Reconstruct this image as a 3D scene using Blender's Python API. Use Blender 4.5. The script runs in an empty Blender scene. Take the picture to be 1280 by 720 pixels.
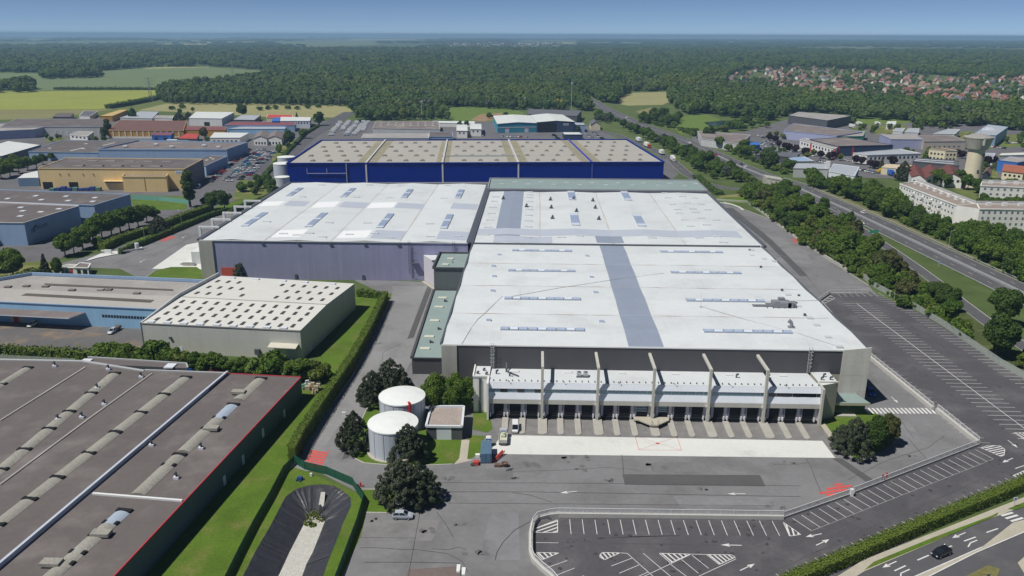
import bpy, math, random
import numpy as np
from mathutils import Vector, Matrix, noise
random.seed(7)
RNG = random.Random(11)
scene = bpy.context.scene
COL = scene.collection
R_ = math.radians
# ---------------------------------------------------------------- camera (drone, 93.5 m up)
F, H, VX, VY, ROLL = 1000.0, 93.5, 672.0, 43.0, 0.2
pitch = math.atan((360 - VY) / F)
yaw = math.atan((VX - 640) / F * math.cos(pitch))
CR = Matrix.Rotation(yaw, 3, 'Z') @ Matrix.Rotation(math.pi / 2 - pitch, 3, 'X') @ Matrix.Rotation(R_(ROLL), 3, 'Z')
CRI = CR.transposed()
CAM = Vector((0, 0, H))
cd = bpy.data.cameras.new('camera'); cam = bpy.data.objects.new('camera', cd); COL.objects.link(cam)
cam.matrix_world = Matrix.Translation(CAM) @ CR.to_4x4()
cd.sensor_width = 36; cd.lens = 36 * F / 1280; cd.clip_start = 1; cd.clip_end = 90000
scene.camera = cam
def ray(px, py): return CR @ Vector(((px - 640) / F, (360 - py) / F, -1))
def P(px, py, z=0.0):
    """photo survey: the world point at height z seen at photo pixel (px, py)"""
    d = ray(px, py); t = (z - H) / d.z
    return Vector((d.x * t, d.y * t, z))
def pix(x, y, z=0.0):
    q = CRI @ (Vector((x, y, z)) - CAM)
    if q.z > -1: return (-9999, -9999)
    return (640 + F * q.x / -q.z, 360 - F * q.y / -q.z)
def Zat(px, py, Y): d = ray(px, py); return H + d.z * Y / d.y
def hgt(bx, by, ty):
    b = P(bx, by); return Zat(bx, ty, b.y)
def P2(l, z=0.0): return [P(a, b, z).xy for a, b in l]
def inpoly(x, y, poly):
    c = False; j = len(poly) - 1
    for i in range(len(poly)):
        xi, yi = poly[i][0], poly[i][1]; xj, yj = poly[j][0], poly[j][1]
        if (yi > y) != (yj > y) and x < (xj - xi) * (y - yi) / (yj - yi) + xi: c = not c
        j = i
    return c
# ---------------------------------------------------------------- materials
MATS = {}
def mat(name, col, rough=.8, a1=.12, s1=12., a2=.08, s2=1.2, streak=0., stain=None, metal=0., spec=.3, coords='world', bump=0., rnd=0., trans=0.):
    """procedural: base colour times two scales of value noise; optional vertical streaks, stain patches, per-object variation"""
    if name in MATS: return MATS[name]
    m = bpy.data.materials.new(name); m.use_nodes = True
    nt = m.node_tree; N = nt.nodes; L = nt.links
    bs = N['Principled BSDF']
    bs.inputs['Roughness'].default_value = rough; bs.inputs['Metallic'].default_value = metal
    bs.inputs['Specular IOR Level'].default_value = spec
    if coords == 'world': co = N.new('ShaderNodeNewGeometry').outputs['Position']
    else: co = N.new('ShaderNodeTexCoord').outputs['Object']
    def nz(scale, detail=4., vec=None):
        n = N.new('ShaderNodeTexNoise'); n.inputs['Scale'].default_value = scale; n.inputs['Detail'].default_value = detail
        n.inputs['Roughness'].default_value = .6
        L.new(vec or co, n.inputs['Vector']); return n.outputs['Fac']
    def mth(op, a, b):
        k = N.new('ShaderNodeMath'); k.operation = op
        for i, v in ((0, a), (1, b)):
            if isinstance(v, (int, float)): k.inputs[i].default_value = v
            else: L.new(v, k.inputs[i])
        return k.outputs[0]
    val = 1.0
    def addamp(val, f, amp):   # val * (1 + amp*2*(f-.5)*1.6)
        return mth('MULTIPLY', val, mth('ADD', mth('MULTIPLY', mth('SUBTRACT', f, .5), amp * 3.6), 1.0))
    if a1: val = addamp(val, nz(1 / s1), a1)
    if a2: val = addamp(val, nz(1 / s2, 3.), a2)
    if streak:
        mp = N.new('ShaderNodeMapping'); mp.inputs['Scale'].default_value = (1, 1, .04); L.new(co, mp.inputs['Vector'])
        val = addamp(val, nz(.9, 3., mp.outputs[0]), streak)
    if rnd:
        oi = N.new('ShaderNodeObjectInfo')
        val = addamp(val, oi.outputs['Random'], rnd)
    rgb = N.new('ShaderNodeRGB'); rgb.outputs[0].default_value = (*col, 1); c = rgb.outputs[0]
    if stain:
        scol, ss, lo, hi = stain
        mr = N.new('ShaderNodeMapRange'); mr.inputs['From Min'].default_value = lo; mr.inputs['From Max'].default_value = hi
        L.new(nz(1 / ss, 5.), mr.inputs['Value'])
        mx = N.new('ShaderNodeMix'); mx.data_type = 'RGBA'; L.new(mr.outputs[0], mx.inputs[0]); L.new(c, mx.inputs[6]); mx.inputs[7].default_value = (*scol, 1)
        c = mx.outputs[2]
    vm = N.new('ShaderNodeVectorMath'); vm.operation = 'SCALE'; L.new(c, vm.inputs[0])
    if isinstance(val, float): vm.inputs['Scale'].default_value = val
    else: L.new(val, vm.inputs['Scale'])
    L.new(vm.outputs[0], bs.inputs['Base Color'])
    if bump:
        bp = N.new('ShaderNodeBump'); bp.inputs['Strength'].default_value = bump; bp.inputs['Distance'].default_value = .1
        L.new(nz(2.5, 4.), bp.inputs['Height']); L.new(bp.outputs[0], bs.inputs['Normal'])
    if trans:
        bs.inputs['Transmission Weight'].default_value = 0
    MATS[name] = m; return m
def leafmat(name, col, col2, rnd=.16, glow=.25, big=None, amp=1.1):
    """foliage: two greens mixed by clump noise and per-tree random, with a translucent share"""
    if name in MATS: return MATS[name]
    m = bpy.data.materials.new(name); m.use_nodes = True; nt = m.node_tree; N = nt.nodes; L = nt.links
    bs = N['Principled BSDF']; bs.inputs['Roughness'].default_value = .65; bs.inputs['Specular IOR Level'].default_value = .25
    geo = N.new('ShaderNodeNewGeometry'); oi = N.new('ShaderNodeObjectInfo')
    n = N.new('ShaderNodeTexNoise'); n.inputs['Scale'].default_value = .55; n.inputs['Detail'].default_value = 3
    L.new(geo.outputs['Position'], n.inputs['Vector'])
    ad = N.new('ShaderNodeMath'); ad.operation = 'MULTIPLY_ADD'; L.new(oi.outputs['Random'], ad.inputs[0]); ad.inputs[1].default_value = .75
    sb = N.new('ShaderNodeMath'); sb.operation = 'SUBTRACT'; L.new(n.outputs['Fac'], sb.inputs[0]); sb.inputs[1].default_value = .38
    L.new(sb.outputs[0], ad.inputs[2]); ad.use_clamp = True
    mx = N.new('ShaderNodeMix'); mx.data_type = 'RGBA'; L.new(ad.outputs[0], mx.inputs[0]); mx.inputs[6].default_value = (*col, 1); mx.inputs[7].default_value = (*col2, 1)
    cout = mx.outputs[2]
    if big:   # stands of another species, tens of metres across
        n3 = N.new('ShaderNodeTexNoise'); n3.inputs['Scale'].default_value = .008; n3.inputs['Detail'].default_value = 4; L.new(geo.outputs['Position'], n3.inputs['Vector'])
        mr = N.new('ShaderNodeMapRange'); mr.inputs['From Min'].default_value = .47; mr.inputs['From Max'].default_value = .66; L.new(n3.outputs['Fac'], mr.inputs['Value'])
        m3 = N.new('ShaderNodeMix'); m3.data_type = 'RGBA'; L.new(mr.outputs[0], m3.inputs[0]); L.new(cout, m3.inputs[6]); m3.inputs[7].default_value = (*big, 1); cout = m3.outputs[2]
    n2 = N.new('ShaderNodeTexNoise'); n2.inputs['Scale'].default_value = 2.2; L.new(geo.outputs['Position'], n2.inputs['Vector'])
    k = N.new('ShaderNodeMath'); k.operation = 'MULTIPLY_ADD'; L.new(n2.outputs['Fac'], k.inputs[0]); k.inputs[1].default_value = amp; k.inputs[2].default_value = 1 - amp / 2
    vm = N.new('ShaderNodeVectorMath'); vm.operation = 'SCALE'; L.new(cout, vm.inputs[0]); L.new(k.outputs[0], vm.inputs['Scale'])
    L.new(vm.outputs[0], bs.inputs['Base Color'])
    tr = N.new('ShaderNodeBsdfTranslucent'); L.new(vm.outputs[0], tr.inputs['Color'])
    ms = N.new('ShaderNodeMixShader'); ms.inputs[0].default_value = glow
    L.new(bs.outputs[0], ms.inputs[1]); L.new(tr.outputs[0], ms.inputs[2])
    L.new(ms.outputs[0], N['Material Output'].inputs['Surface'])
    MATS[name] = m; return m
# ---------------------------------------------------------------- mesh builder
ROOTLOC = {}
class MB:
    def __init__(s): s.v = []; s.f = []; s.m = []; s.cuts = [0]
    def cut(s):
        """ends one piece; build_each links every piece as an object of its own"""
        if s.cuts[-1] != len(s.f): s.cuts.append(len(s.f))
        return s
    def build_each(s, name, mats, parent=None, fn=None):
        s.cut(); out = []
        for a, b in zip(s.cuts[:-1], s.cuts[1:]):
            p = MB()
            for f, mi in zip(s.f[a:b], s.m[a:b]): p.face([s.v[i] for i in f], mi)
            o = p.build(name, mats, parent); out.append(o)
            if fn: fn(o, len(out) - 1)
        return out
    def face(s, pts, mi=0):
        b = len(s.v); s.v.extend([tuple(p) if len(p) == 3 else (p[0], p[1], 0) for p in pts]); s.f.append(tuple(range(b, b + len(pts)))); s.m.append(mi); return s
    def prism(s, poly, z0, z1, mw=0, mt=None, bottom=False, top=True):
        """poly CCW or CW in plan; z0/z1 numbers or lists"""
        n = len(poly); a = sum(poly[i][0] * poly[(i + 1) % n][1] - poly[(i + 1) % n][0] * poly[i][1] for i in range(n))
        poly = list(poly)
        z0 = [z0] * n if not isinstance(z0, (list, tuple)) else list(z0); z1 = [z1] * n if not isinstance(z1, (list, tuple)) else list(z1)
        if a < 0: poly.reverse(); z0.reverse(); z1.reverse()
        for i in range(n):
            j = (i + 1) % n
            s.face([(poly[i][0], poly[i][1], z0[i]), (poly[j][0], poly[j][1], z0[j]), (poly[j][0], poly[j][1], z1[j]), (poly[i][0], poly[i][1], z1[i])], mw)
        if top: s.face([(poly[i][0], poly[i][1], z1[i]) for i in range(n)], mw if mt is None else mt)
        if bottom: s.face([(poly[i][0], poly[i][1], z0[i]) for i in reversed(range(n))], mw)
        return s
    def box(s, x0, x1, y0, y1, z0, z1, mw=0, mt=None): return s.prism([(x0, y0), (x1, y0), (x1, y1), (x0, y1)], z0, z1, mw, mt, True)
    def bar(s, p, q, w, h=None, mi=0):
        """square bar from p to q"""
        p = Vector(p); q = Vector(q); d = (q - p)
        if d.length < 1e-6: return s
        d.normalize(); up = Vector((0, 0, 1)) if abs(d.z) < .9 else Vector((0, 1, 0))
        a = d.cross(up).normalized() * (w / 2); b = a.cross(d).normalized() * ((h or w) / 2)
        c = [[e + a + b, e - a + b, e - a - b, e + a - b] for e in (p, q)]
        for i in range(4):
            j = (i + 1) % 4; s.face([c[0][i], c[0][j], c[1][j], c[1][i]], mi)
        s.face(list(reversed(c[0])), mi); s.face(c[1], mi); return s
    def lathe(s, prof, n=24, c=(0, 0), mi=0):
        """prof list of (r,z[,mi])"""
        for k in range(len(prof) - 1):
            r0, z0 = prof[k][:2]; r1, z1 = prof[k + 1][:2]; m = prof[k][2] if len(prof[k]) > 2 else mi
            for i in range(n):
                a0 = 2 * math.pi * i / n; a1 = 2 * math.pi * (i + 1) / n
                q = [(c[0] + r0 * math.cos(a0), c[1] + r0 * math.sin(a0), z0), (c[0] + r0 * math.cos(a1), c[1] + r0 * math.sin(a1), z0),
                     (c[0] + r1 * math.cos(a1), c[1] + r1 * math.sin(a1), z1), (c[0] + r1 * math.cos(a0), c[1] + r1 * math.sin(a0), z1)]
                if r0 < 1e-4: q = [q[0], q[2], q[3]]
                elif r1 < 1e-4: q = q[:3]
                s.face(q, m)
        return s
    def cyl(s, p, q, r, r2=None, n=8, mi=0):
        p = Vector(p); q = Vector(q); r2 = r if r2 is None else r2; d = (q - p).normalized()
        up = Vector((0, 0, 1)) if abs(d.z) < .9 else Vector((1, 0, 0)); a = d.cross(up).normalized(); b = d.cross(a)
        A = [p + (a * math.cos(t) + b * math.sin(t)) * r for t in [2 * math.pi * i / n for i in range(n)]]
        B = [q + (a * math.cos(t) + b * math.sin(t)) * r2 for t in [2 * math.pi * i / n for i in range(n)]]
        for i in range(n): j = (i + 1) % n; s.face([A[i], B[i], B[j], A[j]], mi)
        s.face(A, mi); s.face(list(reversed(B)), mi); return s
    def stripe(s, p, q, w, z, mi=0):
        p = Vector((p[0], p[1])); q = Vector((q[0], q[1])); d = q - p
        if d.length < 1e-6: return s
        nrm = Vector((-d.y, d.x)).normalized() * (w / 2)
        return s.face([(*(p - nrm), z), (*(q - nrm), z), (*(q + nrm), z), (*(p + nrm), z)], mi)
    def poly(s, pts, z, mi=0):
        n = len(pts); a = sum(pts[i][0] * pts[(i + 1) % n][1] - pts[(i + 1) % n][0] * pts[i][1] for i in range(n))
        pts = list(pts) if a > 0 else list(reversed(pts))
        return s.face([(p[0], p[1], z) for p in pts], mi)
    def path(s, pts, w, z, mi=0):
        """flat strip of width w along a polyline, mitred"""
        pts = [Vector((p[0], p[1])) for p in pts]; Lf = []; Rt = []
        for i, p in enumerate(pts):
            d = (pts[min(i + 1, len(pts) - 1)] - pts[max(i - 1, 0)]).normalized(); n = Vector((-d.y, d.x)) * ((w[i] if isinstance(w, (list, tuple)) else w) / 2)
            Lf.append(p + n); Rt.append(p - n)
        for i in range(len(pts) - 1): s.face([(*Rt[i], z), (*Rt[i + 1], z), (*Lf[i + 1], z), (*Lf[i], z)], mi)
        return s
    def wallpath(s, pts, w, z0, z1, mi=0, mt=None):
        pts = [Vector((p[0], p[1])) for p in pts]; Lf = []; Rt = []
        for i, p in enumerate(pts):
            d = (pts[min(i + 1, len(pts) - 1)] - pts[max(i - 1, 0)]).normalized(); n = Vector((-d.y, d.x)) * (w / 2)
            Lf.append(p + n); Rt.append(p - n)
        return s.prism(Rt + Lf[::-1], z0, z1, mi, mt) if len(pts) == 2 else s._wp(Lf, Rt, z0, z1, mi, mt)
    def _wp(s, Lf, Rt, z0, z1, mi, mt):
        n = len(Lf); mt = mi if mt is None else mt
        for i in range(n - 1):
            s.face([(*Rt[i], z0), (*Rt[i + 1], z0), (*Rt[i + 1], z1), (*Rt[i], z1)], mi)
            s.face([(*Lf[i + 1], z0), (*Lf[i], z0), (*Lf[i], z1), (*Lf[i + 1], z1)], mi)
            s.face([(*Rt[i], z1), (*Rt[i + 1], z1), (*Lf[i + 1], z1), (*Lf[i], z1)], mt)
        s.face([(*Lf[0], z0), (*Rt[0], z0), (*Rt[0], z1), (*Lf[0], z1)], mi); s.face([(*Rt[-1], z0), (*Lf[-1], z0), (*Lf[-1], z1), (*Rt[-1], z1)], mi)
        return s
    def mesh(s, name, mats, off=(0, 0, 0), smooth=False):
        me = bpy.data.meshes.new(name); ox, oy, oz = off
        me.from_pydata([(a - ox, b - oy, c - oz) for a, b, c in s.v], [], s.f)
        for m in (mats if isinstance(mats, (list, tuple)) else [mats]): me.materials.append(m)
        if any(s.m): me.polygons.foreach_set('material_index', s.m)
        if smooth: me.polygons.foreach_set('use_smooth', [True] * len(me.polygons))
        me.update(); return me
    def build(s, name, mats, parent=None, smooth=False, local=False):
        """links as ONE object; vertices are world positions unless local"""
        if not s.v: return None
        if parent is not None and not local: off = ROOTLOC[parent.name]
        elif local: off = (0, 0, 0)
        else:
            xs = [v[0] for v in s.v]; ys = [v[1] for v in s.v]; zs = [v[2] for v in s.v]
            off = ((min(xs) + max(xs)) / 2, (min(ys) + max(ys)) / 2, min(zs))
        o = bpy.data.objects.new(name, s.mesh(name, mats, off, smooth)); COL.objects.link(o)
        if parent is None:
            o.location = off if not local else (0, 0, 0); ROOTLOC[o.name] = tuple(off)
        else:
            o.parent = parent; ROOTLOC[o.name] = tuple(off)
        return o
def tag(o, label=None, cat=None, group=None, kind=None):
    if label: o['label'] = label
    if cat: o['category'] = cat
    if group: o['group'] = group
    if kind: o['kind'] = kind
    return o
def thing(name, label, cat, loc=(0, 0, 0), rz=0, group=None):
    o = bpy.data.objects.new(name, None); COL.objects.link(o); o.empty_display_size = .5
    o.location = loc; o.rotation_euler = (0, 0, rz); ROOTLOC[o.name] = tuple(loc)
    return tag(o, label, cat, group)
def struct(name, mb, mats): return tag(mb.build(name, mats), kind='structure')
def copy_tree(o, parent=None):
    c = o.copy(); COL.objects.link(c)
    if parent is not None: c.parent = parent
    for ch in list(o.children): copy_tree(ch, c)
    return c
def lerp(a, b, t): return a + (b - a) * t
# ---------------------------------------------------------------- palette
ASPH = mat('worn_asphalt', (.205, .204, .21), .9, .14, 24., .09, 1.3, stain=((.15, .147, .148), 13., .48, .72))
ASPH_D = mat('dark_asphalt', (.090, .086, .094), .9, .15, 16., .11, .9, stain=((.13, .125, .13), 9., .48, .70))
ROADM = mat('road_asphalt', (.10, .10, .108), .9, .10, 15., .07, 1.2, stain=((.125, .122, .125), 9., .5, .66))
PATCHM = mat('asphalt_patch', (.10, .10, .102), .9, .12, 5., .08, .7)
CONC_W = mat('pale_concrete_apron', (.66, .67, .64), .85, .05, 14., .04, 1.2, stain=((.55, .55, .52), 9., .55, .75))
CONC = mat('concrete', (.42, .41, .37), .85, .10, 8., .07, .8, streak=.08)
CONC_B = mat('warm_concrete', (.44, .41, .335), .85, .12, 5., .08, .6)
PAINT = mat('white_road_paint', (.66, .66, .65), .7, .10, 5., .16, .35)
REDP = mat('red_road_paint', (.62, .10, .085), .7, .10, 3., .12, .5)
GRASS = mat('lawn_grass', (.085, .15, .014), .95, .22, 8., .24, .5, stain=((.16, .17, .045), 6., .50, .74))
GRASS_R = mat('rough_grass', (.13, .16, .04), .95, .2, 12., .2, 1.0, stain=((.26, .22, .09), 12., .5, .68))
DIRT = mat('bare_earth', (.30, .20, .12), .95, .2, 10., .15, 1.5)
WHITE_R = mat('white_membrane', (.655, .69, .705), .6, .05, 22., .03, 2.0, stain=((.545, .57, .58), 13., .50, .80))
GREY_R = mat('grey_membrane', (.27, .315, .40), .7, .06, 8., .05, 1.2)
STEEL = mat('galvanised_steel', (.50, .52, .53), .5, .06, 3., .05, .4, metal=.2)
WPAINT = mat('white_painted_steel', (.76, .77, .77), .5, .04, 5., .03, .5)
DARK = mat('dark_void', (.012, .013, .016), .8, .1, 2., 0)  # near-black colour standing in for the shade inside openings and gaps
GLASS = mat('window_glass', (.05, .075, .095), .12, .1, 4., 0, spec=.6)
DGLASS = mat('dark_window_glass', (.02, .024, .03), .15, .1, 3., 0, spec=.5)
RUBBER = mat('tyre_rubber', (.018, .018, .018), .8, .1, .5, 0)
CONCBEAM = mat('beige_precast_concrete', (.52, .51, .455), .8, .07, 6., .05, .7, streak=.06)
# ================================================================ light, sky, air
SUNV = Vector((-8.3, -4.75, 16.1)).normalized()
ELEV = math.asin(SUNV.z); AZ = math.atan2(SUNV.x, SUNV.y)
w = bpy.data.worlds.new('World'); scene.world = w; w.use_nodes = True
nt = w.node_tree; bg = nt.nodes['Background']; sk = nt.nodes.new('ShaderNodeTexSky'); sk.sky_type = 'NISHITA'
sk.sun_disc = False; sk.sun_elevation = ELEV; sk.sun_rotation = AZ; sk.altitude = 150; sk.air_density = .27; sk.dust_density = 0; sk.ozone_density = 3
nt.links.new(sk.outputs[0], bg.inputs[0]); bg.inputs[1].default_value = .075
sd = bpy.data.lights.new('sun', 'SUN'); sd.energy = 4.2; sd.angle = R_(.53); sd.color = (1, .965, .90)
so = bpy.data.objects.new('sun', sd); COL.objects.link(so); so.rotation_euler = SUNV.to_track_quat('Z', 'Y').to_euler(); so.location = (0, 0, 300)
scene.view_settings.view_transform = 'Standard'; scene.view_settings.look = 'None'; scene.view_settings.gamma = 1; scene.view_settings.exposure = 0.0
scene.cycles.use_denoising = True
scene.cycles.max_bounces = 6; scene.cycles.diffuse_bounces = 3; scene.cycles.glossy_bounces = 2; scene.cycles.transmission_bounces = 2; scene.cycles.volume_bounces = 1
scene.cycles.transparent_max_bounces = 10; scene.cycles.caustics_reflective = False; scene.cycles.caustics_refractive = False
scene.render.use_persistent_data = False
HZ = bpy.data.materials.new('hazy_air'); HZ.use_nodes = True
nt = HZ.node_tree; nt.nodes.remove(nt.nodes['Principled BSDF']); pv = nt.nodes.new('ShaderNodeVolumePrincipled')
pv.inputs['Color'].default_value = (.40, .63, .97, 1); pv.inputs['Density'].default_value = 1.05e-4; pv.inputs['Anisotropy'].default_value = .1
nt.links.new(pv.outputs[0], nt.nodes['Material Output'].inputs['Volume'])
hz = MB().box(-24000, 24000, -23900, 24100, -6, 101).build('haze', HZ); tag(hz, kind='stuff')
# ================================================================ ground
LANDM = bpy.data.materials.new('farmland'); LANDM.use_nodes = True
nt = LANDM.node_tree; N = nt.nodes; L = nt.links; bs = N['Principled BSDF']; bs.inputs['Roughness'].default_value = .95; bs.inputs['Specular IOR Level'].default_value = .1
geo = N.new('ShaderNodeNewGeometry'); mp = N.new('ShaderNodeMapping'); mp.inputs['Rotation'].default_value = (0, 0, .3); mp.inputs['Scale'].default_value = (.0016, .0011, 0); L.new(geo.outputs['Position'], mp.inputs['Vector'])
vo = N.new('ShaderNodeTexVoronoi'); vo.inputs['Scale'].default_value = 1; L.new(mp.outputs[0], vo.inputs['Vector'])
rp = N.new('ShaderNodeValToRGB'); rp.color_ramp.interpolation = 'CONSTANT'; sx = N.new('ShaderNodeSeparateXYZ'); L.new(vo.outputs['Color'], sx.inputs[0]); L.new(sx.outputs[0], rp.inputs[0])
el = rp.color_ramp.elements; el[0].color = (.10, .135, .045, 1); el[1].position = .45; el[1].color = (.13, .16, .05, 1)
for ps, c in ((.62, (.085, .12, .04, 1)), (.74, (.20, .21, .09, 1)), (.86, (.11, .15, .045, 1))): e = el.new(ps); e.color = c
nz = N.new('ShaderNodeTexNoise'); nz.inputs['Scale'].default_value = .09; nz.inputs['Detail'].default_value = 6; L.new(geo.outputs['Position'], nz.inputs['Vector'])
mm = N.new('ShaderNodeMath'); mm.operation = 'MULTIPLY_ADD'; mm.inputs[1].default_value = .9; mm.inputs[2].default_value = .55; L.new(nz.outputs[0], mm.inputs[0])
vs = N.new('ShaderNodeVectorMath'); vs.operation = 'SCALE'; L.new(rp.outputs[0], vs.inputs[0]); L.new(mm.outputs[0], vs.inputs['Scale']); L.new(vs.outputs[0], bs.inputs['Base Color'])
BASIN = P2([(303, 722), (320, 688), (336, 661), (357, 621), (369, 612), (385, 607), (400, 605.5), (417, 607), (429, 614), (438, 622), (439, 632), (429, 654), (421, 675), (412, 697), (404, 720), (394, 745), (375, 765), (330, 765), (300, 745)])
def fill(outer, holes, z, mats, name):
    """flat sheet with holes"""
    import bmesh
    bm = bmesh.new(); es = []
    for lp in [outer] + holes:
        vs_ = [bm.verts.new((p[0], p[1], z)) for p in lp]
        for i in range(len(vs_)): es.append(bm.edges.new((vs_[i], vs_[(i + 1) % len(vs_)])))
    bmesh.ops.triangle_fill(bm, use_beauty=True, use_dissolve=False, edges=es, normal=(0, 0, 1))
    bm.normal_update()
    for f in bm.faces:
        if f.normal.z < 0: f.normal_flip()
    me = bpy.data.meshes.new(name); bm.to_mesh(me); bm.free(); me.materials.append(mats); return me
GR = [(-260, 60), (260, 60), (260, 420), (-260, 420)]
me = fill(GR, [BASIN], 0, LANDM, 'ground'); g = MB()
for p in me.polygons: g.face([tuple(me.vertices[i].co) for i in p.vertices])
n = 96; RAD = 19000.
ring = [(RAD * math.cos(2 * math.pi * i / n), RAD * math.sin(2 * math.pi * i / n), 0) for i in range(n)]
def sqp(a):
    c, s = math.cos(a), math.sin(a); k = 1 / max(abs(c) / 260, abs(s) / 180); return (c * k, 240 + s * k, 0)
angs = sorted(set([2 * math.pi * i / n for i in range(n)] + [math.atan2(sy * 180, sx_ * 260) % (2 * math.pi) for sx_ in (-1, 1) for sy in (-1, 1)]))
for i in range(len(angs)):
    a, b = angs[i], angs[(i + 1) % len(angs)]
    A, B = sqp(a), sqp(b); prev = (A, B)
    for rr in (900., 3500., RAD):
        C, D = (rr * math.cos(a), 240 + rr * math.sin(a), 0), (rr * math.cos(b), 240 + rr * math.sin(b), 0)
        g.face([prev[0], C, D, prev[1]]); prev = (C, D)
struct('ground', g, LANDM)
def sheet(name, pxs, z, m): return struct(name, MB().poly(P2(pxs), z), m)
# fields seen beyond the estate
FIELDC = {'barley': (.27, .30, .055), 'wheat': (.145, .195, .085), 'hay': (.30, .285, .13), 'pale': (.40, .38, .17), 'meadow': (.125, .185, .035), 'dry': (.22, .21, .085)}
FM = {k: mat('field_' + k, v, .95, .09, 60., .10, 7., coords='world') for k, v in FIELDC.items()}
FIELDS = [('barley', [(-40, 115), (205, 112.5), (185, 127), (150, 134), (120, 136.5), (-40, 137.5)]),
          ('dry', [(-40, 138), (120, 137), (150, 135), (100, 143), (60, 148), (-40, 151)]),
          ('wheat', [(-40, 91), (50, 92), (130, 89), (170, 86), (262, 84), (333, 89), (335, 97), (212, 111), (-40, 113.5)]),
          ('pale', [(176, 86), (190, 84.2), (262, 83.7), (258, 87)]),
          ('hay', [(172, 138), (210, 129), (330, 130), (430, 132.5), (442, 138), (430, 147), (330, 146), (250, 141)]),
          ('meadow', [(545, 152), (556, 137), (570, 133), (600, 133), (640, 136), (655, 141), (640, 152)]),
          ('hay', [(765, 128), (788, 116), (845, 114.5), (862, 117), (838, 127), (828, 131), (785, 132)]),
          ('dry', [(795, 139), (815, 134), (828, 141), (815, 152)]),
          ('meadow', [(842, 158), (856, 145), (885, 143), (900, 150), (895, 165), (850, 168)]),
          ('pale', [(178, 56.5), (210, 54.6), (282, 54.8), (275, 57.6)]), ('wheat', [(330, 55), (380, 51.5), (480, 51.5), (470, 56), (400, 58.5)]),
          ('wheat', [(760, 53.5), (780, 52.6), (812, 54), (790, 57)]), ('pale', [(560, 51.6), (610, 51.4), (590, 53)]), ('wheat', [(60, 53), (150, 51.5), (150, 53.5), (70, 54.5)]), ('pale', [(-30, 50.2), (70, 49.2), (60, 50.6), (-30, 51.2)]), ('wheat', [(180, 50.2), (330, 49.6), (320, 51.0), (190, 51.4)]), ('pale', [(430, 49.3), (520, 48.9), (520, 49.8), (440, 50.3)]), ('pale', [(640, 53.6), (720, 53.0), (715, 54.4), (650, 55.0)]), ('pale', [(250, 52.6), (320, 51.8), (318, 53.2), (262, 53.8)]), ('hay', [(480, 58.5), (520, 57.6), (540, 58.4), (500, 59.3)]), ('pale', [(900, 52.2), (1010, 52.0), (1000, 52.9), (910, 53.2)]), ('wheat', [(850, 50.4), (960, 50.1), (955, 50.8), (860, 51.2)]),
          ('meadow', [(1030, 150), (1120, 148), (1145, 152), (1120, 156), (1035, 156)]), ('meadow', [(1215, 172), (1290, 168), (1290, 182), (1225, 186)]),
          ('meadow', [(1135, 192), (1165, 184), (1160, 198), (1140, 200)]), ('dry', [(1000, 243), (1030, 238), (900, 245), (890, 252)][2:] + [(960, 246), (960, 238)])]
for i, (k, pl) in enumerate(FIELDS): sheet(k + '_field' if k not in ('meadow', 'pale') else ('meadow' if k == 'meadow' else 'pale_field'), pl, .015 + .006 * (i % 3), FM[k])
sheet('bare_earth', [(588, 150), (600, 143), (630, 141), (618, 149), (604, 152)], .05, DIRT)
sheet('pond', [(880, 153), (900, 151), (925, 150.5), (931, 157), (922, 161), (895, 164)], .06, mat('pond_water', (.03, .055, .085), .08, .1, 20., 0, spec=.5))
# ---- paved areas
SITE = [(452, 618), (395, 588), (352, 592), (440, 470), (489, 372), (440, 349), (182, 352), (150, 336), (60, 333), (120, 318), (175, 300), (250, 277), (330, 248), (345, 228), (880, 226), (893, 250), (962, 273), (1002, 303), (1086, 357), (1100, 374), (1230, 555), (980, 650), (690, 660), (690, 765), (415, 765)]
sheet('asphalt_yard', SITE, .02, ASPH)
LOT = [(692, 727), (667, 703), (662, 690), (663, 668), (668, 655), (685, 648), (697, 647), (978, 649), (1225, 555), (1170, 513), (1085, 449), (1022, 380), (1036, 367), (1087, 364), (1150, 391), (1300, 485), (1300, 590), (970, 765), (720, 765)]
sheet('parking_lot', LOT, .04, ASPH_D)
ESTA = mat('estate_asphalt', (.145, .143, .15), .9, .10, 20., .08, 1.2, stain=((.115, .112, .116), 12., .50, .68))
sheet('estate_asphalt', [(-80, 245), (-80, 158), (120, 146), (260, 151), (400, 151), (425, 152), (385, 170), (345, 232), (262, 262), (200, 285), (140, 300), (60, 328), (-80, 340)], .02, ESTA)
sheet('estate_asphalt', [(378, 180), (430, 152), (560, 152), (640, 152), (745, 158), (765, 170), (838, 203), (848, 218), (838, 226), (345, 227)], .025, ESTA)
sheet('estate_asphalt', [(862, 168), (930, 165), (985, 149), (1060, 150), (1300, 158), (1300, 240), (1200, 236), (1140, 224), (1080, 222), (1010, 213), (945, 197), (868, 179)], .02, ESTA)
DIRTY = mat('stained_yard_asphalt', (.135, .13, .13), .9, .16, 14., .1, 1.5, stain=((.24, .18, .13), 13., .50, .64))
sheet('concrete_yard', [(-60, 402), (118, 405), (180, 407), (186, 441), (-60, 434)], .03, DIRTY)
sheet('concrete_apron', [(628, 543), (1024, 546), (1044, 572.5), (610, 567.5)], .03, CONC_W)
sheet('concrete_apron', [(190, 336), (233, 306), (262, 300), (262, 337), (230, 336)], .03, CONC_W)
sheet('asphalt_patch', [(778, 593), (950, 594), (957, 608), (781, 606)], .035, PATCHM)
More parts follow.
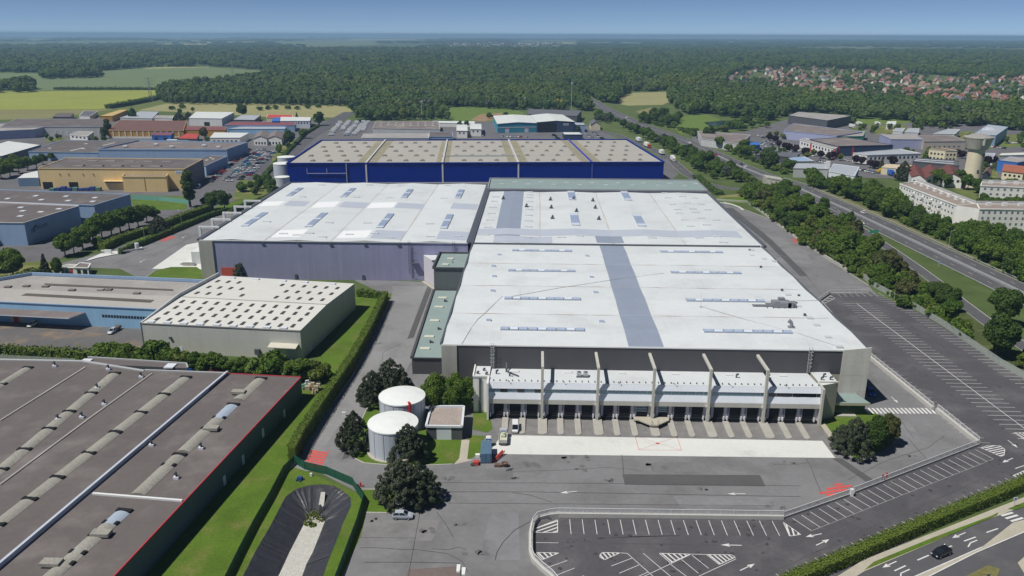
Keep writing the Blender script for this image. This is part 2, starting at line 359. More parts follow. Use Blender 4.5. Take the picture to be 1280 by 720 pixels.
sheet('access_lane', [(397, 588), (354, 591), (441, 470), (490, 373), (490, 358), (590, 357), (566, 362), (545, 400), (520, 440), (505, 468), (468, 495), (445, 530), (432, 560)], .026, mat('pale_worn_asphalt', (.255, .254, .258), .9, .12, 20., .09, 1.2, stain=((.20, .198, .20), 12., .50, .72)))
sheet('asphalt_patch', [(509, 424), (517, 422), (546, 345), (539, 345)], .035, PATCHM)
sheet('asphalt_patch', [(427, 575), (436, 572), (446, 548), (440, 546)], .035, PATCHM)
sheet('asphalt_patch', [(1040, 573), (1052, 573), (1092, 600), (1082, 602)], .035, PATCHM)
sheet('asphalt_patch', [(906, 260), (916, 260), (965, 300), (1010, 345), (1000, 345), (958, 303)], .035, PATCHM)
sheet('asphalt_patch', [(510, 712), (570, 708), (590, 735), (500, 740)], .035, mat('rusty_asphalt', (.17, .135, .125), .9, .14, 6., .1, 1.))
# ---- grass
me = fill(P2([(445, 362), (490, 367), (487, 374), (363, 583), (380, 588), (456, 622), (456, 660), (437, 700), (400, 775), (120, 775), (375, 500), (377, 466), (405, 440), (443, 386)]), [BASIN], .03, GRASS, 'lawn')
lo = bpy.data.objects.new('lawn', me); COL.objects.link(lo); tag(lo, kind='structure')
for pl in ([(434, 560), (437, 545), (445, 535), (466, 498), (480, 498), (500, 520), (578, 548), (574, 573), (566, 580.5), (520, 582.5), (490, 582), (455, 579), (441, 572)], [(453, 612), (489, 612), (498, 641), (458, 640.5)],
           [(591, 514), (611, 516), (616, 536), (609, 541), (591, 537)], [(585, 544), (606, 545), (604, 552), (600, 567), (590, 573), (582, 574)],
           [(1021, 529), (1035, 519), (1040, 514), (1092, 514), (1122, 540), (1114, 556), (1088, 572), (1068, 574), (1055, 564), (1040, 550)],
           [(182, 347), (194, 338.5), (214, 334), (246, 334), (264, 346), (264, 352), (185, 352)], [(165, 305), (175, 297), (258, 262), (328, 243), (328, 250), (290, 263), (235, 283), (195, 296), (180, 305)],
           [(440, 349), (590, 355), (590, 350), (440, 345)], [(895, 247), (935, 246), (938, 254), (920, 254), (896, 251)]):
    sheet('lawn', pl, .045, GRASS)
sheet('footpath', [(577, 550), (587, 550), (584, 574), (592, 575), (567, 581), (574, 573)], .05, CONC_B)
for pl in ([(1084, 157), (1132, 156), (1137, 166), (1092, 168)], [(1196, 165), (1216, 164), (1228, 178), (1202, 180)], [(1118, 195), (1160, 191), (1164, 200), (1122, 203)], [(1005, 206), (1030, 212), (1000, 214), (985, 207)], [(1238, 170), (1300, 166), (1300, 178), (1262, 182)], [(1206, 204), (1248, 208), (1246, 226), (1208, 222)], [(1062, 160), (1080, 158), (1084, 164), (1068, 166)], [(112, 173), (136, 174), (134, 180), (110, 178)], [(196, 176), (232, 178), (262, 178), (230, 181), (190, 179)], [(345, 182), (372, 176), (352, 200), (338, 206)], [(60, 172), (84, 172), (80, 176), (55, 178)], [(0, 330), (60, 326), (75, 350), (0, 362)], [(300, 225), (345, 226), (345, 246), (290, 250)]): sheet('lawn', pl, .05, GRASS_R)
# ---- roads
MAIN = [(700, 98), (708, 104), (728, 120), (748, 131), (765, 140), (795, 154), (826, 165), (856, 176), (887, 190), (925, 208), (965, 224), (990, 231.5), (1022, 246), (1060, 263), (1120, 291), (1185, 322), (1255, 355), (1330, 392)]
FRONT = [(745, 163), (770, 168), (790, 176), (815, 186), (840, 201), (858, 217), (880, 229), (905, 235), (940, 237), (985, 238)]
SLIP = [(1040, 262), (1068, 281), (1100, 303), (1125, 320), (1145, 334), (1172, 354), (1200, 377), (1240, 407), (1300, 446)]
struct('motorway', MB().path(P2(MAIN), 17.5, .05), ROADM); struct('frontage_road', MB().path(P2(FRONT), 8.5, .045), ROADM); struct('slip_road', MB().path(P2(SLIP), 6, .055), ROADM)
struct('motorway_verge', MB().path(P2([(a + 24, b + 1) for a, b in MAIN[11:]]), 9, .03), mat('dry_verge', (.17, .165, .08), .95, .2, 8., .2, 1.2, stain=((.13, .15, .05), 7., .5, .65)))
sheet('street', [(985, 775), (1080, 712.5), (1160, 678), (1250, 643.5), (1320, 615), (1320, 775)], .03, ROADM)
sheet('street', [(300, 232), (345, 190), (385, 163), (430, 140), (446, 140), (400, 168), (368, 196), (330, 236)], .03, ROADM)
PAVE = P2([(960, 775), (1080, 700), (1280, 622), (1320, 607), (1320, 618), (1250, 644.5), (1232, 650), (1160, 681), (1080, 715), (1000, 765)])
struct('pavement', MB().prism(PAVE, 0, .13), CONC_B)
sheet('grass_verge', [(1092, 703), (1165, 673), (1240, 645), (1248, 641), (1246, 645), (1165, 678.5), (1080, 713.5)], .145, GRASS)
sheet('grass_verge', [(1259, 637), (1320, 612), (1320, 622), (1268, 638)], .145, GRASS)
struct('traffic_island', MB().prism(P2([(1140, 722), (1187, 702), (1228, 684), (1266, 654), (1285, 649), (1320, 655), (1280, 665.5), (1220, 691), (1158, 722)]), 0, .15), CONC_B)
struct('traffic_island', MB().prism(P2([(1205, 722), (1235, 707), (1250, 712), (1244, 730), (1200, 735)]), 0, .15), mat('planted_island', (.17, .16, .06), .95, .2, 4., .3, .6))
struct('traffic_island', MB().prism(P2([(1272, 704), (1281, 696), (1300, 701), (1300, 722), (1280, 717)]), 0, .15), CONC_B)
# ---------------------------------------------------------------- painted markings
mk = MB(); ZM = .075
def W2(a, b): return P(a, b).xy
def sp(a, b, w=.14): mk.stripe(W2(*a), W2(*b), w, ZM)
def clipline(p, d, poly):
    ts = []
    for i in range(len(poly)):
        a, b = Vector(poly[i]), Vector(poly[(i + 1) % len(poly)]); e = b - a; den = d.x * e.y - d.y * e.x
        if abs(den) < 1e-9: continue
        t = ((a.x - p.x) * e.y - (a.y - p.y) * e.x) / den; u = ((a.x - p.x) * d.y - (a.y - p.y) * d.x) / den
        if 0 <= u <= 1: ts.append(t)
    return (min(ts), max(ts)) if len(ts) >= 2 else None
def hatch(pxs, dpx, gap=.95, w=.32, outline=True, mb=None, z=ZM):
    mb = mb or mk; pl = P2(pxs); d = (W2(*dpx[1]) - W2(*dpx[0])).normalized(); nn = Vector((-d.y, d.x)); pr = [Vector(q).dot(nn) for q in pl]; s = min(pr) + gap * .5
    while s < max(pr):
        r = clipline(nn * s, d, pl)
        if r: mb.stripe(nn * s + d * r[0], nn * s + d * r[1], w, z)
        s += gap
    if outline:
        for i in range(len(pl)): mb.stripe(pl[i], pl[(i + 1) % len(pl)], .16, z + .003)
def arrow(t, h, w=.22):
    a, b = W2(*t), W2(*h); d = (b - a); l = d.length; d.normalize(); nn = Vector((-d.y, d.x)); hl = min(l * .42, 2.2)
    mk.stripe(a, b - d * hl * .9, w, ZM); mk.face([(*(b - d * hl + nn * .5), ZM), (*(b - d * hl - nn * .5), ZM), (*b, ZM)])
# lower lot, front wall row
A, B = W2(712, 649.5), W2(965, 651.5); nn_ = round((B - A).length / 2.5)
for i in range(nn_ + 1):
    q = lerp(A, B, i / nn_); mk.stripe(q, q + Vector((.1, -5)), .13, ZM)
# along the slanted wall, then along the hedge
for (a0, b0), (a1, b1), wd in ((((990.8, 648.3), (1014, 663.5)), ((1219, 562.5), (1241.7, 574)), .13), (((905, 745), (930, 762)), ((1256, 598), (1272, 605.5)), .12)):
    A0, B0, A1, B1 = W2(*a0), W2(*b0), W2(*a1), W2(*b1); k = max(2, round((A1 - A0).length / 2.52))
    for i in range(k + 1): mk.stripe(lerp(A0, A1, i / k), lerp(B0, B1, i / k), wd, ZM)
# upper lot
def xc(Y): return 117.6 + (281 - Y) * .052
def xw(Y): return 96.6 + (268 - Y) * .092
FEN = [Vector((130.1, 302.7)), P(1150, 391).xy, P(1290, 478).xy]
def xf(Y):
    for a, b in ((FEN[0], FEN[1]), (FEN[1], FEN[2])):
        if b.y <= Y or b is FEN[2]: return lerp(a.x, b.x, (Y - a.y) / (b.y - a.y))
y = 281.
while y > 172:
    mk.stripe((xc(y) - 5, y), (xc(y) + 5, y - .1), .14, ZM)
    if y < 275: mk.stripe((xw(y) + .5, y), (xw(y) + 5.0, y), .10, ZM)
    y -= 2.5
y = 299.
while y > 176: mk.stripe((xf(y) - 5.4, y), (xf(y) - .7, y), .14, ZM); y -= 2.5
mk.stripe((xc(281), 281), (xc(172), 172), .2, ZM + .004)
for i in range(9): q = W2(1045.7 + 7.6 * i, 366.9 - .1 * i); mk.stripe(q, q + Vector((.2, -4.2)), .13, ZM)
for pl, dd, gp in (([(668.5, 661), (697, 650), (697, 666), (667.5, 666)], ((668, 661), (697, 651)), .95), ([(670, 691), (699, 691.5), (678, 700)], ((676, 690), (684, 698)), .9),
               ([(750, 694), (753, 691), (775, 691.5), (756, 700), (750, 697)], ((752, 692), (758, 699)), .8), ([(824, 692), (863, 693), (838, 704)], ((824, 692), (838, 704)), .9),
               ([(883, 693.5), (915, 694), (919, 697), (899, 706)], ((883, 693), (899, 706)), .8), ([(979, 653), (1001, 668.5), (987, 670.5)], ((985, 655), (990, 671)), .9),
               ([(1226, 560), (1235, 557), (1250, 557.5), (1256, 562), (1255, 569), (1251, 571)], ((1232, 565), (1256, 560)), .8), ([(1266, 595), (1300, 580), (1300, 598), (1274, 599)], ((1270, 593), (1276, 600)), .9),
               ([(1027, 378), (1038, 369.5), (1043.5, 373), (1030, 380)], ((1030, 374), (1040, 376)), 3.), ([(1267, 541), (1300, 541), (1300, 562)], ((1267, 541), (1290, 556)), .9)): hatch(pl, dd, gp)
for a, b in (((784, 692), (830, 733)), ((804, 692), (850, 731)), ((836.5, 704.5), (870, 730)), ((851, 699), (873, 717)), ((865, 694.5), (886, 711)), ((775, 735), (863, 693.5)), ((764, 708), (790, 698)), ((774, 717), (800, 706)), ((785, 727), (811, 715)),
             ((669, 678.5), (698, 679)), ((684, 710), (709, 701)), ((694, 720), (718, 710.5)), ((705, 731), (730, 720)), ((775, 691.5), (784, 692)), ((863, 693), (883, 693.5)), ((1241, 574.5), (1014, 664)), ((920, 699), (860, 727))): sp(a, b, .13 if a != (1241, 574.5) else .05)
for t, h in (((721.5, 614.5), (700, 616.5)), ((932, 617.5), (909, 617.7)), ((927, 682), (901, 681.5)), ((1027, 667.5), (1007, 671.5)), ((1020, 682), (1036.5, 674.5)), ((925, 713.5), (943.5, 705)), ((1266, 573), (1253, 578.5)), ((1259.7, 550.6), (1272, 560)),
             ((1269, 586), (1290, 579)), ((1114, 496), (1122.5, 504)), ((182, 324), (174, 328.5)), ((233, 294), (227, 298)), ((1207, 666), (1190, 673)), ((1120.5, 702), (1103, 710))): arrow(t, h)
for a, b in (((1233, 666), (1247.5, 661)), ((1205, 676.8), (1219.5, 671.6)), ((1146.7, 700.6), (1161, 694.4)), ((1118, 714), (1132, 707.4)), ((1186, 684), (1190, 682.7))): sp(a, b, .28)
for a, b in (((1251.6, 645), (1266, 641)), ((1257, 648.5), (1272, 644.2)), ((1263.6, 652), (1278.6, 647.6)), ((1270, 656), (1286, 651.5))): sp(a, b, .55)
for pts in ([(1221.5, 675.5), (1213, 679), (1210, 684)], [(1137, 712), (1126, 717), (1126, 721)]):
    for i in range(2): sp(pts[i], pts[i + 1], .25)
for i in range(-7, 11): sp((1116 + 5.1 * i, 510.3), (1123 + 5.15 * i, 517.4), .55)
isl = MB(); isl.path(P2([(1140, 722), (1187, 701.6), (1228, 683.6)], .15), .22, .165); isl.path(P2([(1158, 722), (1220, 690.6), (1280, 665), (1320, 650)], .15), .22, .165); struct('island_edge_paint', isl, PAINT)
# motorway lines
CM = P2(MAIN)
def off(pts, o):
    r = []
    for i, p in enumerate(pts):
        d = (Vector(pts[min(i + 1, len(pts) - 1)]) - Vector(pts[max(i - 1, 0)])).normalized(); r.append(Vector(p) + Vector((-d.y, d.x)) * o)
    return r
for o in (-8.3, 8.3, -1.0, 1.0): mk.path(off(CM, o), .16, ZM + .01)
def dashes(pts, o, l=3., gap=10.):
    q = off(pts, o); s = 0
    for i in range(len(q) - 1):
        L_ = (q[i + 1] - q[i]).length; d = (q[i + 1] - q[i]).normalized()
        while s < L_:
            mk.stripe(q[i] + d * s, q[i] + d * min(s + l, L_), .15, ZM + .01); s += l + gap
        s -= L_
dashes(CM, -4.6); dashes(CM, 4.6); mk.path(off(P2(FRONT), -3.9), .14, ZM); mk.path(off(P2(FRONT), 3.9), .14, ZM); dashes(P2(FRONT), 0)
mk.path(off(P2(SLIP), 2.7), .2, ZM); mk.path(off(P2(SLIP), -2.7), .12, ZM)
sheet('lawn', [(162, 243), (232, 246), (234, 262), (168, 263)], .04, GRASS)
# oil drips in the bays and worn patches on the lanes
oil = MB()
def blot(x, y, r, z=.058):
    k = 9; oil.poly([(x + r * RNG.uniform(.5, 1.2) * math.cos(6.283 * i / k), y + r * RNG.uniform(.5, 1.2) * math.sin(6.283 * i / k)) for i in range(k)], z)
LP_ = P2(LOT); n_b = 0
while n_b < 170:
    px, py = RNG.uniform(670, 1285), RNG.uniform(370, 715); p = P(px, py)
    if inpoly(p.x, p.y, LP_): blot(p.x, p.y, RNG.uniform(.15, .55)); n_b += 1
struct('oil_drips', oil, mat('oil_stain', (.058, .055, .058), .7, .2, 1., .1, .3))
oil = MB()
for px, py, r in ((560, 598, 1.2), (704, 574, 1.4), (733, 573, 1.0), (820, 583, 1.3), (670, 579, 1.6), (728, 585, 1.1), (985, 577, .8), (960, 633, .7), (979, 634, .7), (1018, 630, .7), (1142, 570, .8), (640, 600, .9), (470, 650, .7), (538, 664, 1.1), (596, 690, 1.5), (575, 655, .8), (760, 600, 1.1), (880, 610, .8), (500, 600, 1.), (450, 540, .8), (470, 430, .8), (460, 480, .7), (940, 300, 1.2), (975, 320, 1.4), (1020, 345, 1.0), (930, 275, 1.2)):
    p = P(px, py)
    for _ in range(4): blot(p.x + RNG.uniform(-r, r) * 1.6, p.y + RNG.uniform(-r, r), r * RNG.uniform(.3, .8), .045)
struct('oil_drips', oil, mat('old_oil_stain', (.145, .143, .145), .8, .2, 1., .1, .3))
for pl, c in (([(612, 640), (648, 641), (650, 700), (600, 700)], (.222, .222, .235)), ([(540, 586), (640, 586), (642, 600), (545, 600)], (.19, .188, .19)), ([(812, 578), (880, 578), (885, 590), (815, 590)], (.185, .183, .187)), ([(456, 650), (550, 650), (540, 676), (450, 676)], (.215, .212, .212)), ([(842, 620), (965, 622), (968, 633), (850, 633)], (.222, .222, .232)), ([(1098, 528), (1140, 530), (1150, 552), (1110, 560)], (.22, .22, .232)), ([(405, 560), (425, 530), (438, 530), (420, 565)], (.225, .224, .23)), ([(945, 290), (990, 300), (1020, 330), (975, 330)], (.225, .222, .23))): sheet('asphalt_patch', pl, .032, mat('asphalt_patch_%d' % int(c[0] * 1000 + c[2] * 7000), c, .9, .12, 8., .09, 1.2, stain=((.16, .158, .16), 7., .5, .72)))
struct('road_markings', mk, PAINT)
rm = MB()
for pl, dd, gp in (([(389, 563), (411, 564), (401, 587), (379, 583)], ((386, 570), (408, 574)), 1.05), ([(1024, 617), (1047, 604), (1068, 608), (1037, 621)], ((1030, 612), (1066, 607)), 1.1), ([(199, 301), (210, 295), (221, 296), (207, 302)], ((199, 301), (210, 295)), 1.2), ([(988, 299), (996, 297), (1005, 303), (994, 304)], ((988, 299), (996, 297)), 1.2)): hatch(pl, dd, gp, .75, False, rm, .055)
q = P2([(794, 545.5), (846, 546), (852, 563), (798.5, 562.5)])
for i in range(4): rm.stripe(q[i], q[(i + 1) % 4], .10, .05)
rm.stripe(q[0], q[2], .06, .055); rm.stripe(q[1], q[3], .06, .06); c = P(822, 554.5); rm.poly([(c.x + .5 * math.cos(a), c.y + .4 * math.sin(a)) for a in [k * .785 for k in range(8)]], .065)
struct('red_markings', rm, REDP)
# tar seams and cracks in the asphalt
tr = MB()
def seam(pxs, w=.12, jit=.0, z=.066):
    pts = P2(pxs); out = [pts[0]]
    for i in range(len(pts) - 1):
        k = max(1, int((pts[i + 1] - pts[i]).length / 2.2)) if jit else 1
        for j in range(1, k + 1): out.append(lerp(pts[i], pts[i + 1], j / k) + Vector((RNG.uniform(-jit, jit), RNG.uniform(-jit, jit))))
    tr.path(out, w, z)
for l, wd, jt in (([(545, 603.5), (700, 604), (1000, 607.5)], .10, .05), ([(548, 615), (660, 615), (780, 617), (1000, 621)], .13, .05), ([(560, 629), (700, 630), (968, 632.5)], .10, .05), ([(640, 616), (662, 619), (690, 628)], .12, .03), ([(619, 700), (621, 691), (629, 678), (643, 663), (663, 652)], .16, .02),
                  ([(546, 640), (557, 655), (567, 672)], .14, .05), ([(777, 569), (779, 581), (780, 592)], .14, .15), ([(1008, 574), (1014, 585), (1022, 606), (1027, 615)], .14, .1), ([(540, 686), (560, 687), (572, 684), (582, 687)], .10, .2), ([(450, 685), (520, 687), (560, 693), (578, 702), (584, 716)], .11, .2), ([(455, 703), (520, 703), (575, 704)], .14, .05), ([(525, 640), (513, 705), (508, 735)], .10, .0),
                  ([(448, 672), (520, 673)], .08, 0), ([(716, 675), (735, 678), (755, 682), (768, 684)], .12, .15), ([(760, 680), (800, 680), (900, 682)], .10, .05), ([(776, 680), (776, 692), (790, 706)], .10, .15), ([(750, 697), (749, 710), (754, 722), (752, 735)], .12, .15), ([(908, 650), (917, 668), (928, 684)], .11, .15), ([(965, 645), (1000, 636)], .1, .1),
                  ([(945, 725), (1020, 690), (1100, 655), (1180, 620), (1270, 580)], .13, .15), ([(1020, 690), (1050, 680), (1095, 676)], .1, .15), ([(1155, 613), (1185, 623)], .1, .1), ([(1135, 548), (1150, 565), (1160, 575)], .14, .15), ([(1060, 600), (1110, 575), (1160, 560), (1180, 545)], .08, .1), ([(1128, 528), (1142, 548)], .12, .1),
                  ([(1140, 470), (1180, 500), (1220, 535), (1260, 575)], .12, .2), ([(1190, 450), (1235, 482), (1285, 520)], .10, .2), ([(1060, 372), (1100, 400), (1170, 445), (1215, 478)], .12, .15), ([(905, 262), (940, 285), (1000, 335), (1030, 372)], .12, .1), ([(965, 300), (1000, 302)], .1, .2), ([(940, 275), (990, 330), (1015, 352)], .1, .3), ([(455, 440), (470, 425), (468, 405), (488, 400)], .09, .4), ([(470, 470), (480, 440), (500, 430)], .09, .4),
                  ([(640, 590), (700, 588), (760, 584), (800, 588)], .06, .2), ([(960, 580), (990, 582), (1010, 578)], .06, .2), ([(140, 330), (170, 318), (200, 308)], .12, .1), ([(190, 320), (240, 296), (290, 270)], .2, .05)): seam(l, wd, jt)
struct('tar_seams', tr, mat('tar', (.085, .085, .09), .8, .1, 2., .05))
st = MB()
for l in ([(700, 680), (760, 672), (850, 670)], [(700, 700), (715, 690), (718, 672), (705, 660)], [(730, 715), (738, 695), (730, 672), (715, 660)], [(950, 700), (1020, 675), (1100, 640)], [(930, 690), (1000, 665), (1060, 643)], [(900, 668), (800, 671), (730, 674)]): st.path(P2(l), .22, .055)
struct('tyre_marks', st, mat('tyre_mark', (.105, .10, .108), .9, .15, 3., .1))
# kerbs
kb = MB()
for l in ([(434, 560), (441, 572), (455, 579), (490, 582), (520, 582.5), (566, 580.5)], [(440, 548), (466, 497)], [(453, 612), (489, 612)], [(458, 641), (498, 641.5)], [(1040, 550), (1055, 564), (1068, 574), (1088, 573)], [(182, 347), (194, 338.5), (214, 334), (246, 334)], [(895, 252), (905, 252), (960, 273)], [(905, 253), (912, 254), (922, 258), (928, 262)], [(352, 592), (440, 470), (489, 373)], [(893, 250), (935, 254), (962, 273), (1002, 303), (1086, 357)]): kb.wallpath(P2(l), .3, 0, .14)
struct('kerb', kb, CONC)
# ================================================================ main warehouse complex
CLAD = mat('dark_grey_cladding', (.088, .086, .094), .55, .05, 9., .03, 1.5, streak=.05)
LAV = mat('lavender_grey_cladding', (.325, .325, .49), .6, .06, 10., .03, 1.5, streak=.11)
LAVP = mat('pale_lavender_render', (.60, .57, .62), .7, .04, 8., .03)
SIDE = mat('grey_side_cladding', (.30, .30, .32), .6, .06, 9., .03, streak=.06)
GREENR = mat('grey_green_roofing', (.26, .335, .325), .7, .08, 7., .05, 1.)
PANE = mat('pale_rooflight_pane', (.38, .46, .62), .25, .10, 3., .05, .8, spec=.5)
EDGE = mat('dark_metal_edge', (.10, .11, .13), .5, .05, 4., 0)
LIGHTM = mat('light_metal_cladding', (.70, .735, .79), .5, .03, 8., .02, streak=.03)
RUST = mat('rusty_roof_stain', (.42, .33, .27), .8, .2, 2., .2, .6)
BLUEG = mat('sky_reflecting_glass', (.20, .31, .38), .15, .18, 6., .08, 1.2, spec=.6)
X0, X1, Y0, Y1 = -24.4, 86.3, 195.2, 301.0
HZT = 16.0
def sheetY(mb, x0, x1, ys, zf, off=0., mi=0):
    for a, b in zip(ys[:-1], ys[1:]): mb.face([(x0, a, zf(a) + off), (x1, a, zf(a) + off), (x1, b, zf(b) + off), (x0, b, zf(b) + off)], mi)
def sheetX(mb, xs, y0, y1, zf, off=0., mi=0):
    for a, b in zip(xs[:-1], xs[1:]): mb.face([(a, y0, zf(a) + off), (b, y0, zf(b) + off), (b, y1, zf(b) + off), (a, y1, zf(a) + off)], mi)
def pl_(knots):
    def f(t):
        for (a, za), (b, zb) in zip(knots[:-1], knots[1:]):
            if t <= b: return lerp(za, zb, (t - a) / (b - a))
        return knots[-1][1]
    return f
def ystat(kn, a, b): return sorted({a, b} | {k for k, _ in kn if a < k < b})
# ---- front hall
vy = [P(760, q, HZT).y for q in (393, 358, 330)]
ed = [Y0, *vy, Y1]; KN = []
for a, b in zip(ed[:-1], ed[1:]): KN += [(a, 15.75), ((a + b) / 2, 16.2)]
KN.append((Y1, 15.75)); FZ = pl_(KN)
fh = thing('warehouse', 'white roofed warehouse hall with dark grey front behind the row of loading docks', 'warehouse', (30, Y0, 0))
m = MB(); m.prism([(X0, Y0), (X1 + .4, Y0), (X1 + .4, Y1), (X0, Y1)], 0, 15.6, 0, None, top=False); m.build('wall', SIDE, fh)
m = MB(); sheetY(m, X0, X1 + .4, ystat(KN, Y0, Y1), FZ); rf = m.build('roof', WHITE_R, fh)
m = MB(); m.bar((X0, Y0 - .12, 15.78), (80.3, Y0 - .12, 15.78), .3, .34, 0); m.build('coping', [WPAINT, CONC], fh)
m = MB()
for k in range(16):
    a, b = lerp(Y0 + .1, Y1, k / 16), lerp(Y0 + .1, Y1, (k + 1) / 16); m.bar((X1 + .5, a, 15.95), (X1 + .5, b, 15.95), .5, .55); m.bar((X0 - .2, a, 15.95), (X0 - .2, b, 15.95), .5, .55)
m.bar((X0, Y1, 16.05), (X1, Y1, 16.05), .9, .5); m.build('gutter_edge', EDGE, fh)
m = MB(); m.box(-20.4, 79.9, Y0 - .10, Y0 - .01, 6.0, 15.55); m.build('front_cladding', CLAD, fh)
m = MB(); m.box(X0 - .05, -20.4, Y0 - .35, Y0 - .02, 0, 15.62); m.box(-22.6, -22.5, Y0 - .37, Y0 - .35, 0, 15.6); m.build('concrete_pier', CONC, fh)
m = MB(); m.prism([(79.9, Y0 - .35), (X1 + .7, Y0 - .35), (X1 + .7, Y0 - .02), (79.9, Y0 - .02)], 0, [15.95, 16.75, 16.75, 15.95]); m.box(83.3, 83.36, Y0 - .37, Y0 - .36, 0, 16.2)
for zz in (4.5, 9, 12.8): m.box(79.9, X1 + .7, Y0 - .37, Y0 - .36, zz, zz + .06)
m.build('concrete_pier', mat('pale_pier_concrete', (.60, .58, .53), .85, .08, 5., .06, .8, streak=.08), fh)
m = MB(); m.box(72.5, 80, Y0 - .22, Y0 - .11, 0, 9.0); m.build('concrete_plinth', CONC_B, fh)
def ladder(mb, x, y, z0, z1):
    mb.bar((x - .35, y, z0), (x - .35, y, z1 + 1.1), .1); mb.bar((x + .35, y, z0), (x + .35, y, z1 + 1.1), .1); z = z0 + .3
    while z < z1: mb.bar((x - .35, y, z), (x + .35, y, z), .07); z += .45
    for k in range(5): z = lerp(z0 + 2, z1, k / 4); mb.bar((x - .5, y - .7, z), (x + .5, y - .7, z), .06); mb.bar((x - .5, y - .7, z), (x - .5, y, z), .06); mb.bar((x + .5, y - .7, z), (x + .5, y, z), .06)
for x, z0 in ((-11.0, 9.5), (P(1016, 440, 16).x, 9.5)):
    m = MB(); ladder(m, x, Y0 - .5, z0, 15.6); m.build('ladder', STEEL, fh)
wx0, wx1 = P(786, 433, 16).x, P(830, 433, 16).x
m = MB(); ys = ystat(KN, Y0 + .3, Y1); sheetY(m, wx0, wx1, ys, FZ, .03); m.build('roof_walkway', GREY_R, fh)
m = MB()
for yv in vy:
    for a, b in ((X0 + 4, -8), (4, wx0 - 9), (wx0 - 8, wx0 - 2), (wx1 + 2, wx1 + 9), (50, 58), (66, X1 - 2)):
        pts = [(a + (b - a) * t, yv + RNG.uniform(-.25, .25)) for t in (0, .25, .5, .75, 1)]; m.path(pts, [.1, .35, .5, .3, .1], 15.79)
    m.path([(X0 + .5, yv), (X1 - .5, yv)], .10, 15.785, 1)
m.build('gutter_stain', [RUST, mat('roof_seam', (.50, .52, .53), .7, .1, 3., .1)], fh)
m = MB()
for k in range(1, 55): x = X0 + k * 2.0; sheetY(m, x - .04, x + .04, ys, FZ, .012)
m.build('membrane_seam', mat('membrane_seam', (.69, .72, .735), .6, .03, 5., 0), fh)
def rooflight_strip(parent, xa, xb, y, zf, n=9, wd=2.1, along='x', ymul=1):
    m = MB(); L_ = (xb - xa) / n
    for k in range(n):
        a, b = xa + L_ * k + .12, xa + L_ * (k + 1) - .12
        if along == 'x':
            z = zf(y); m.box(a, b, y - wd / 2, y + wd / 2, z - .1, z + .35)
            m.face([(a + .1, y - wd / 2 + .08, z + .38), (b - .1, y - wd / 2 + .08, z + .38), (b - .1, y + .1, z + .62), (a + .1, y + .1, z + .62)], 1 if k % 3 != 1 else 2); m.face([(a + .1, y + .1, z + .62), (b - .1, y + .1, z + .62), (b - .1, y + wd / 2 - .08, z + .38), (a + .1, y + wd / 2 - .08, z + .38)], 1)
        else:
            z = zf(y); m.box(y - wd / 2, y + wd / 2, a, b, z - .1, z + .3); m.face([(y - wd / 2 + .1, a + .1, z + .33), (y + wd / 2 - .1, a + .1, z + .33), (y + wd / 2 - .1, b - .1, z + .33), (y - wd / 2 + .1, b - .1, z + .33)], 1 if k % 4 else 2)
    return m.build('rooflight_strip', [mat('rooflight_curb', (.36, .40, .47), .6, .05, 3., 0), PANE, mat('white_rooflight_pane', (.66, .72, .82), .3, .05, 3., 0)], parent)
for (a, b, yy) in ((640, 715, 313), (635, 719, 338), (630, 726, 373), (625, 731, 411), (825, 903, 314.5), (838, 926, 340.5), (857, 955, 375.5), (879, 989, 414)):
    A = P(a, yy, 16.2); B = P(b, yy, 16.2); rooflight_strip(fh, A.x, B.x, A.y, FZ)
def vent(parent, px, py, zr=16., s=.7, name='roof_vent', mats=None, h=.45):
    c = P(px, py, zr); m = MB(); m.box(c.x - s, c.x + s, c.y - s * .8, c.y + s * .8, zr - .5, zr + h, 0, 1); m.build(name, mats or [mat('vent_curb', (.5, .55, .62), .6, .05, 3., 0), PANE], parent)
for a, b in ((734, 320.5), (739.5, 347), (744.5, 366), (752, 402.5), (617, 333), (618, 346), (616, 364), (611, 401), (624, 319)): vent(fh, a, b)
for a, b in ((968, 327), (985, 369), (998, 383.5), (1012, 397.5), (1021, 407), (1035, 422), (1049, 433.5), (940, 313), (955, 324), (940, 320)): vent(fh, a, b, 16, .9, 'smoke_hatch', [mat('pale_hatch', (.55, .57, .58), .6, .05, 3., 0)] * 2, .3)
for a, b in ((977.5, 363), (998.5, 370), (995, 379.5), (1006, 394), (937, 313), (951, 334)): vent(fh, a, b, 16, .35, 'roof_outlet', [EDGE, EDGE], .5)
c = P(976, 383, 16); m = MB()
for (dx, dy, sx, sy, h) in ((0, 0, 2.6, 1.7, 1.6), (3.0, .2, 1.2, 1.4, 1.3), (-3.0, 1.2, 1.2, .5, .6), (.4, 1.5, .9, .7, 2.3), (-1.6, -1.1, .7, .5, 2.0), (2.4, -1.2, .8, .5, 1.9)): m.box(c.x + dx - sx, c.x + dx + sx, c.y + dy - sy, c.y + dy + sy, 15.8, 16.0 + h)
for k in range(6): m.bar((c.x - 4.5 + k * 1.7, c.y - 2, 16.1), (c.x - 4 + k * 1.7, c.y + 2, 16.3 + .4 * (k % 3)), .22, None, 1)
m.bar((c.x - 8.5, c.y - .6, 16.4), (c.x - 2.5, c.y - .6, 16.4), .5, .4); m.bar((c.x - 8.5, c.y + .4, 16.3), (c.x - 2.5, c.y + .4, 16.3), .25, .25); m.build('air_handling_unit', [mat('weathered_plant_steel', (.24, .25, .27), .6, .15, 1.5, .1, .4), EDGE], fh)
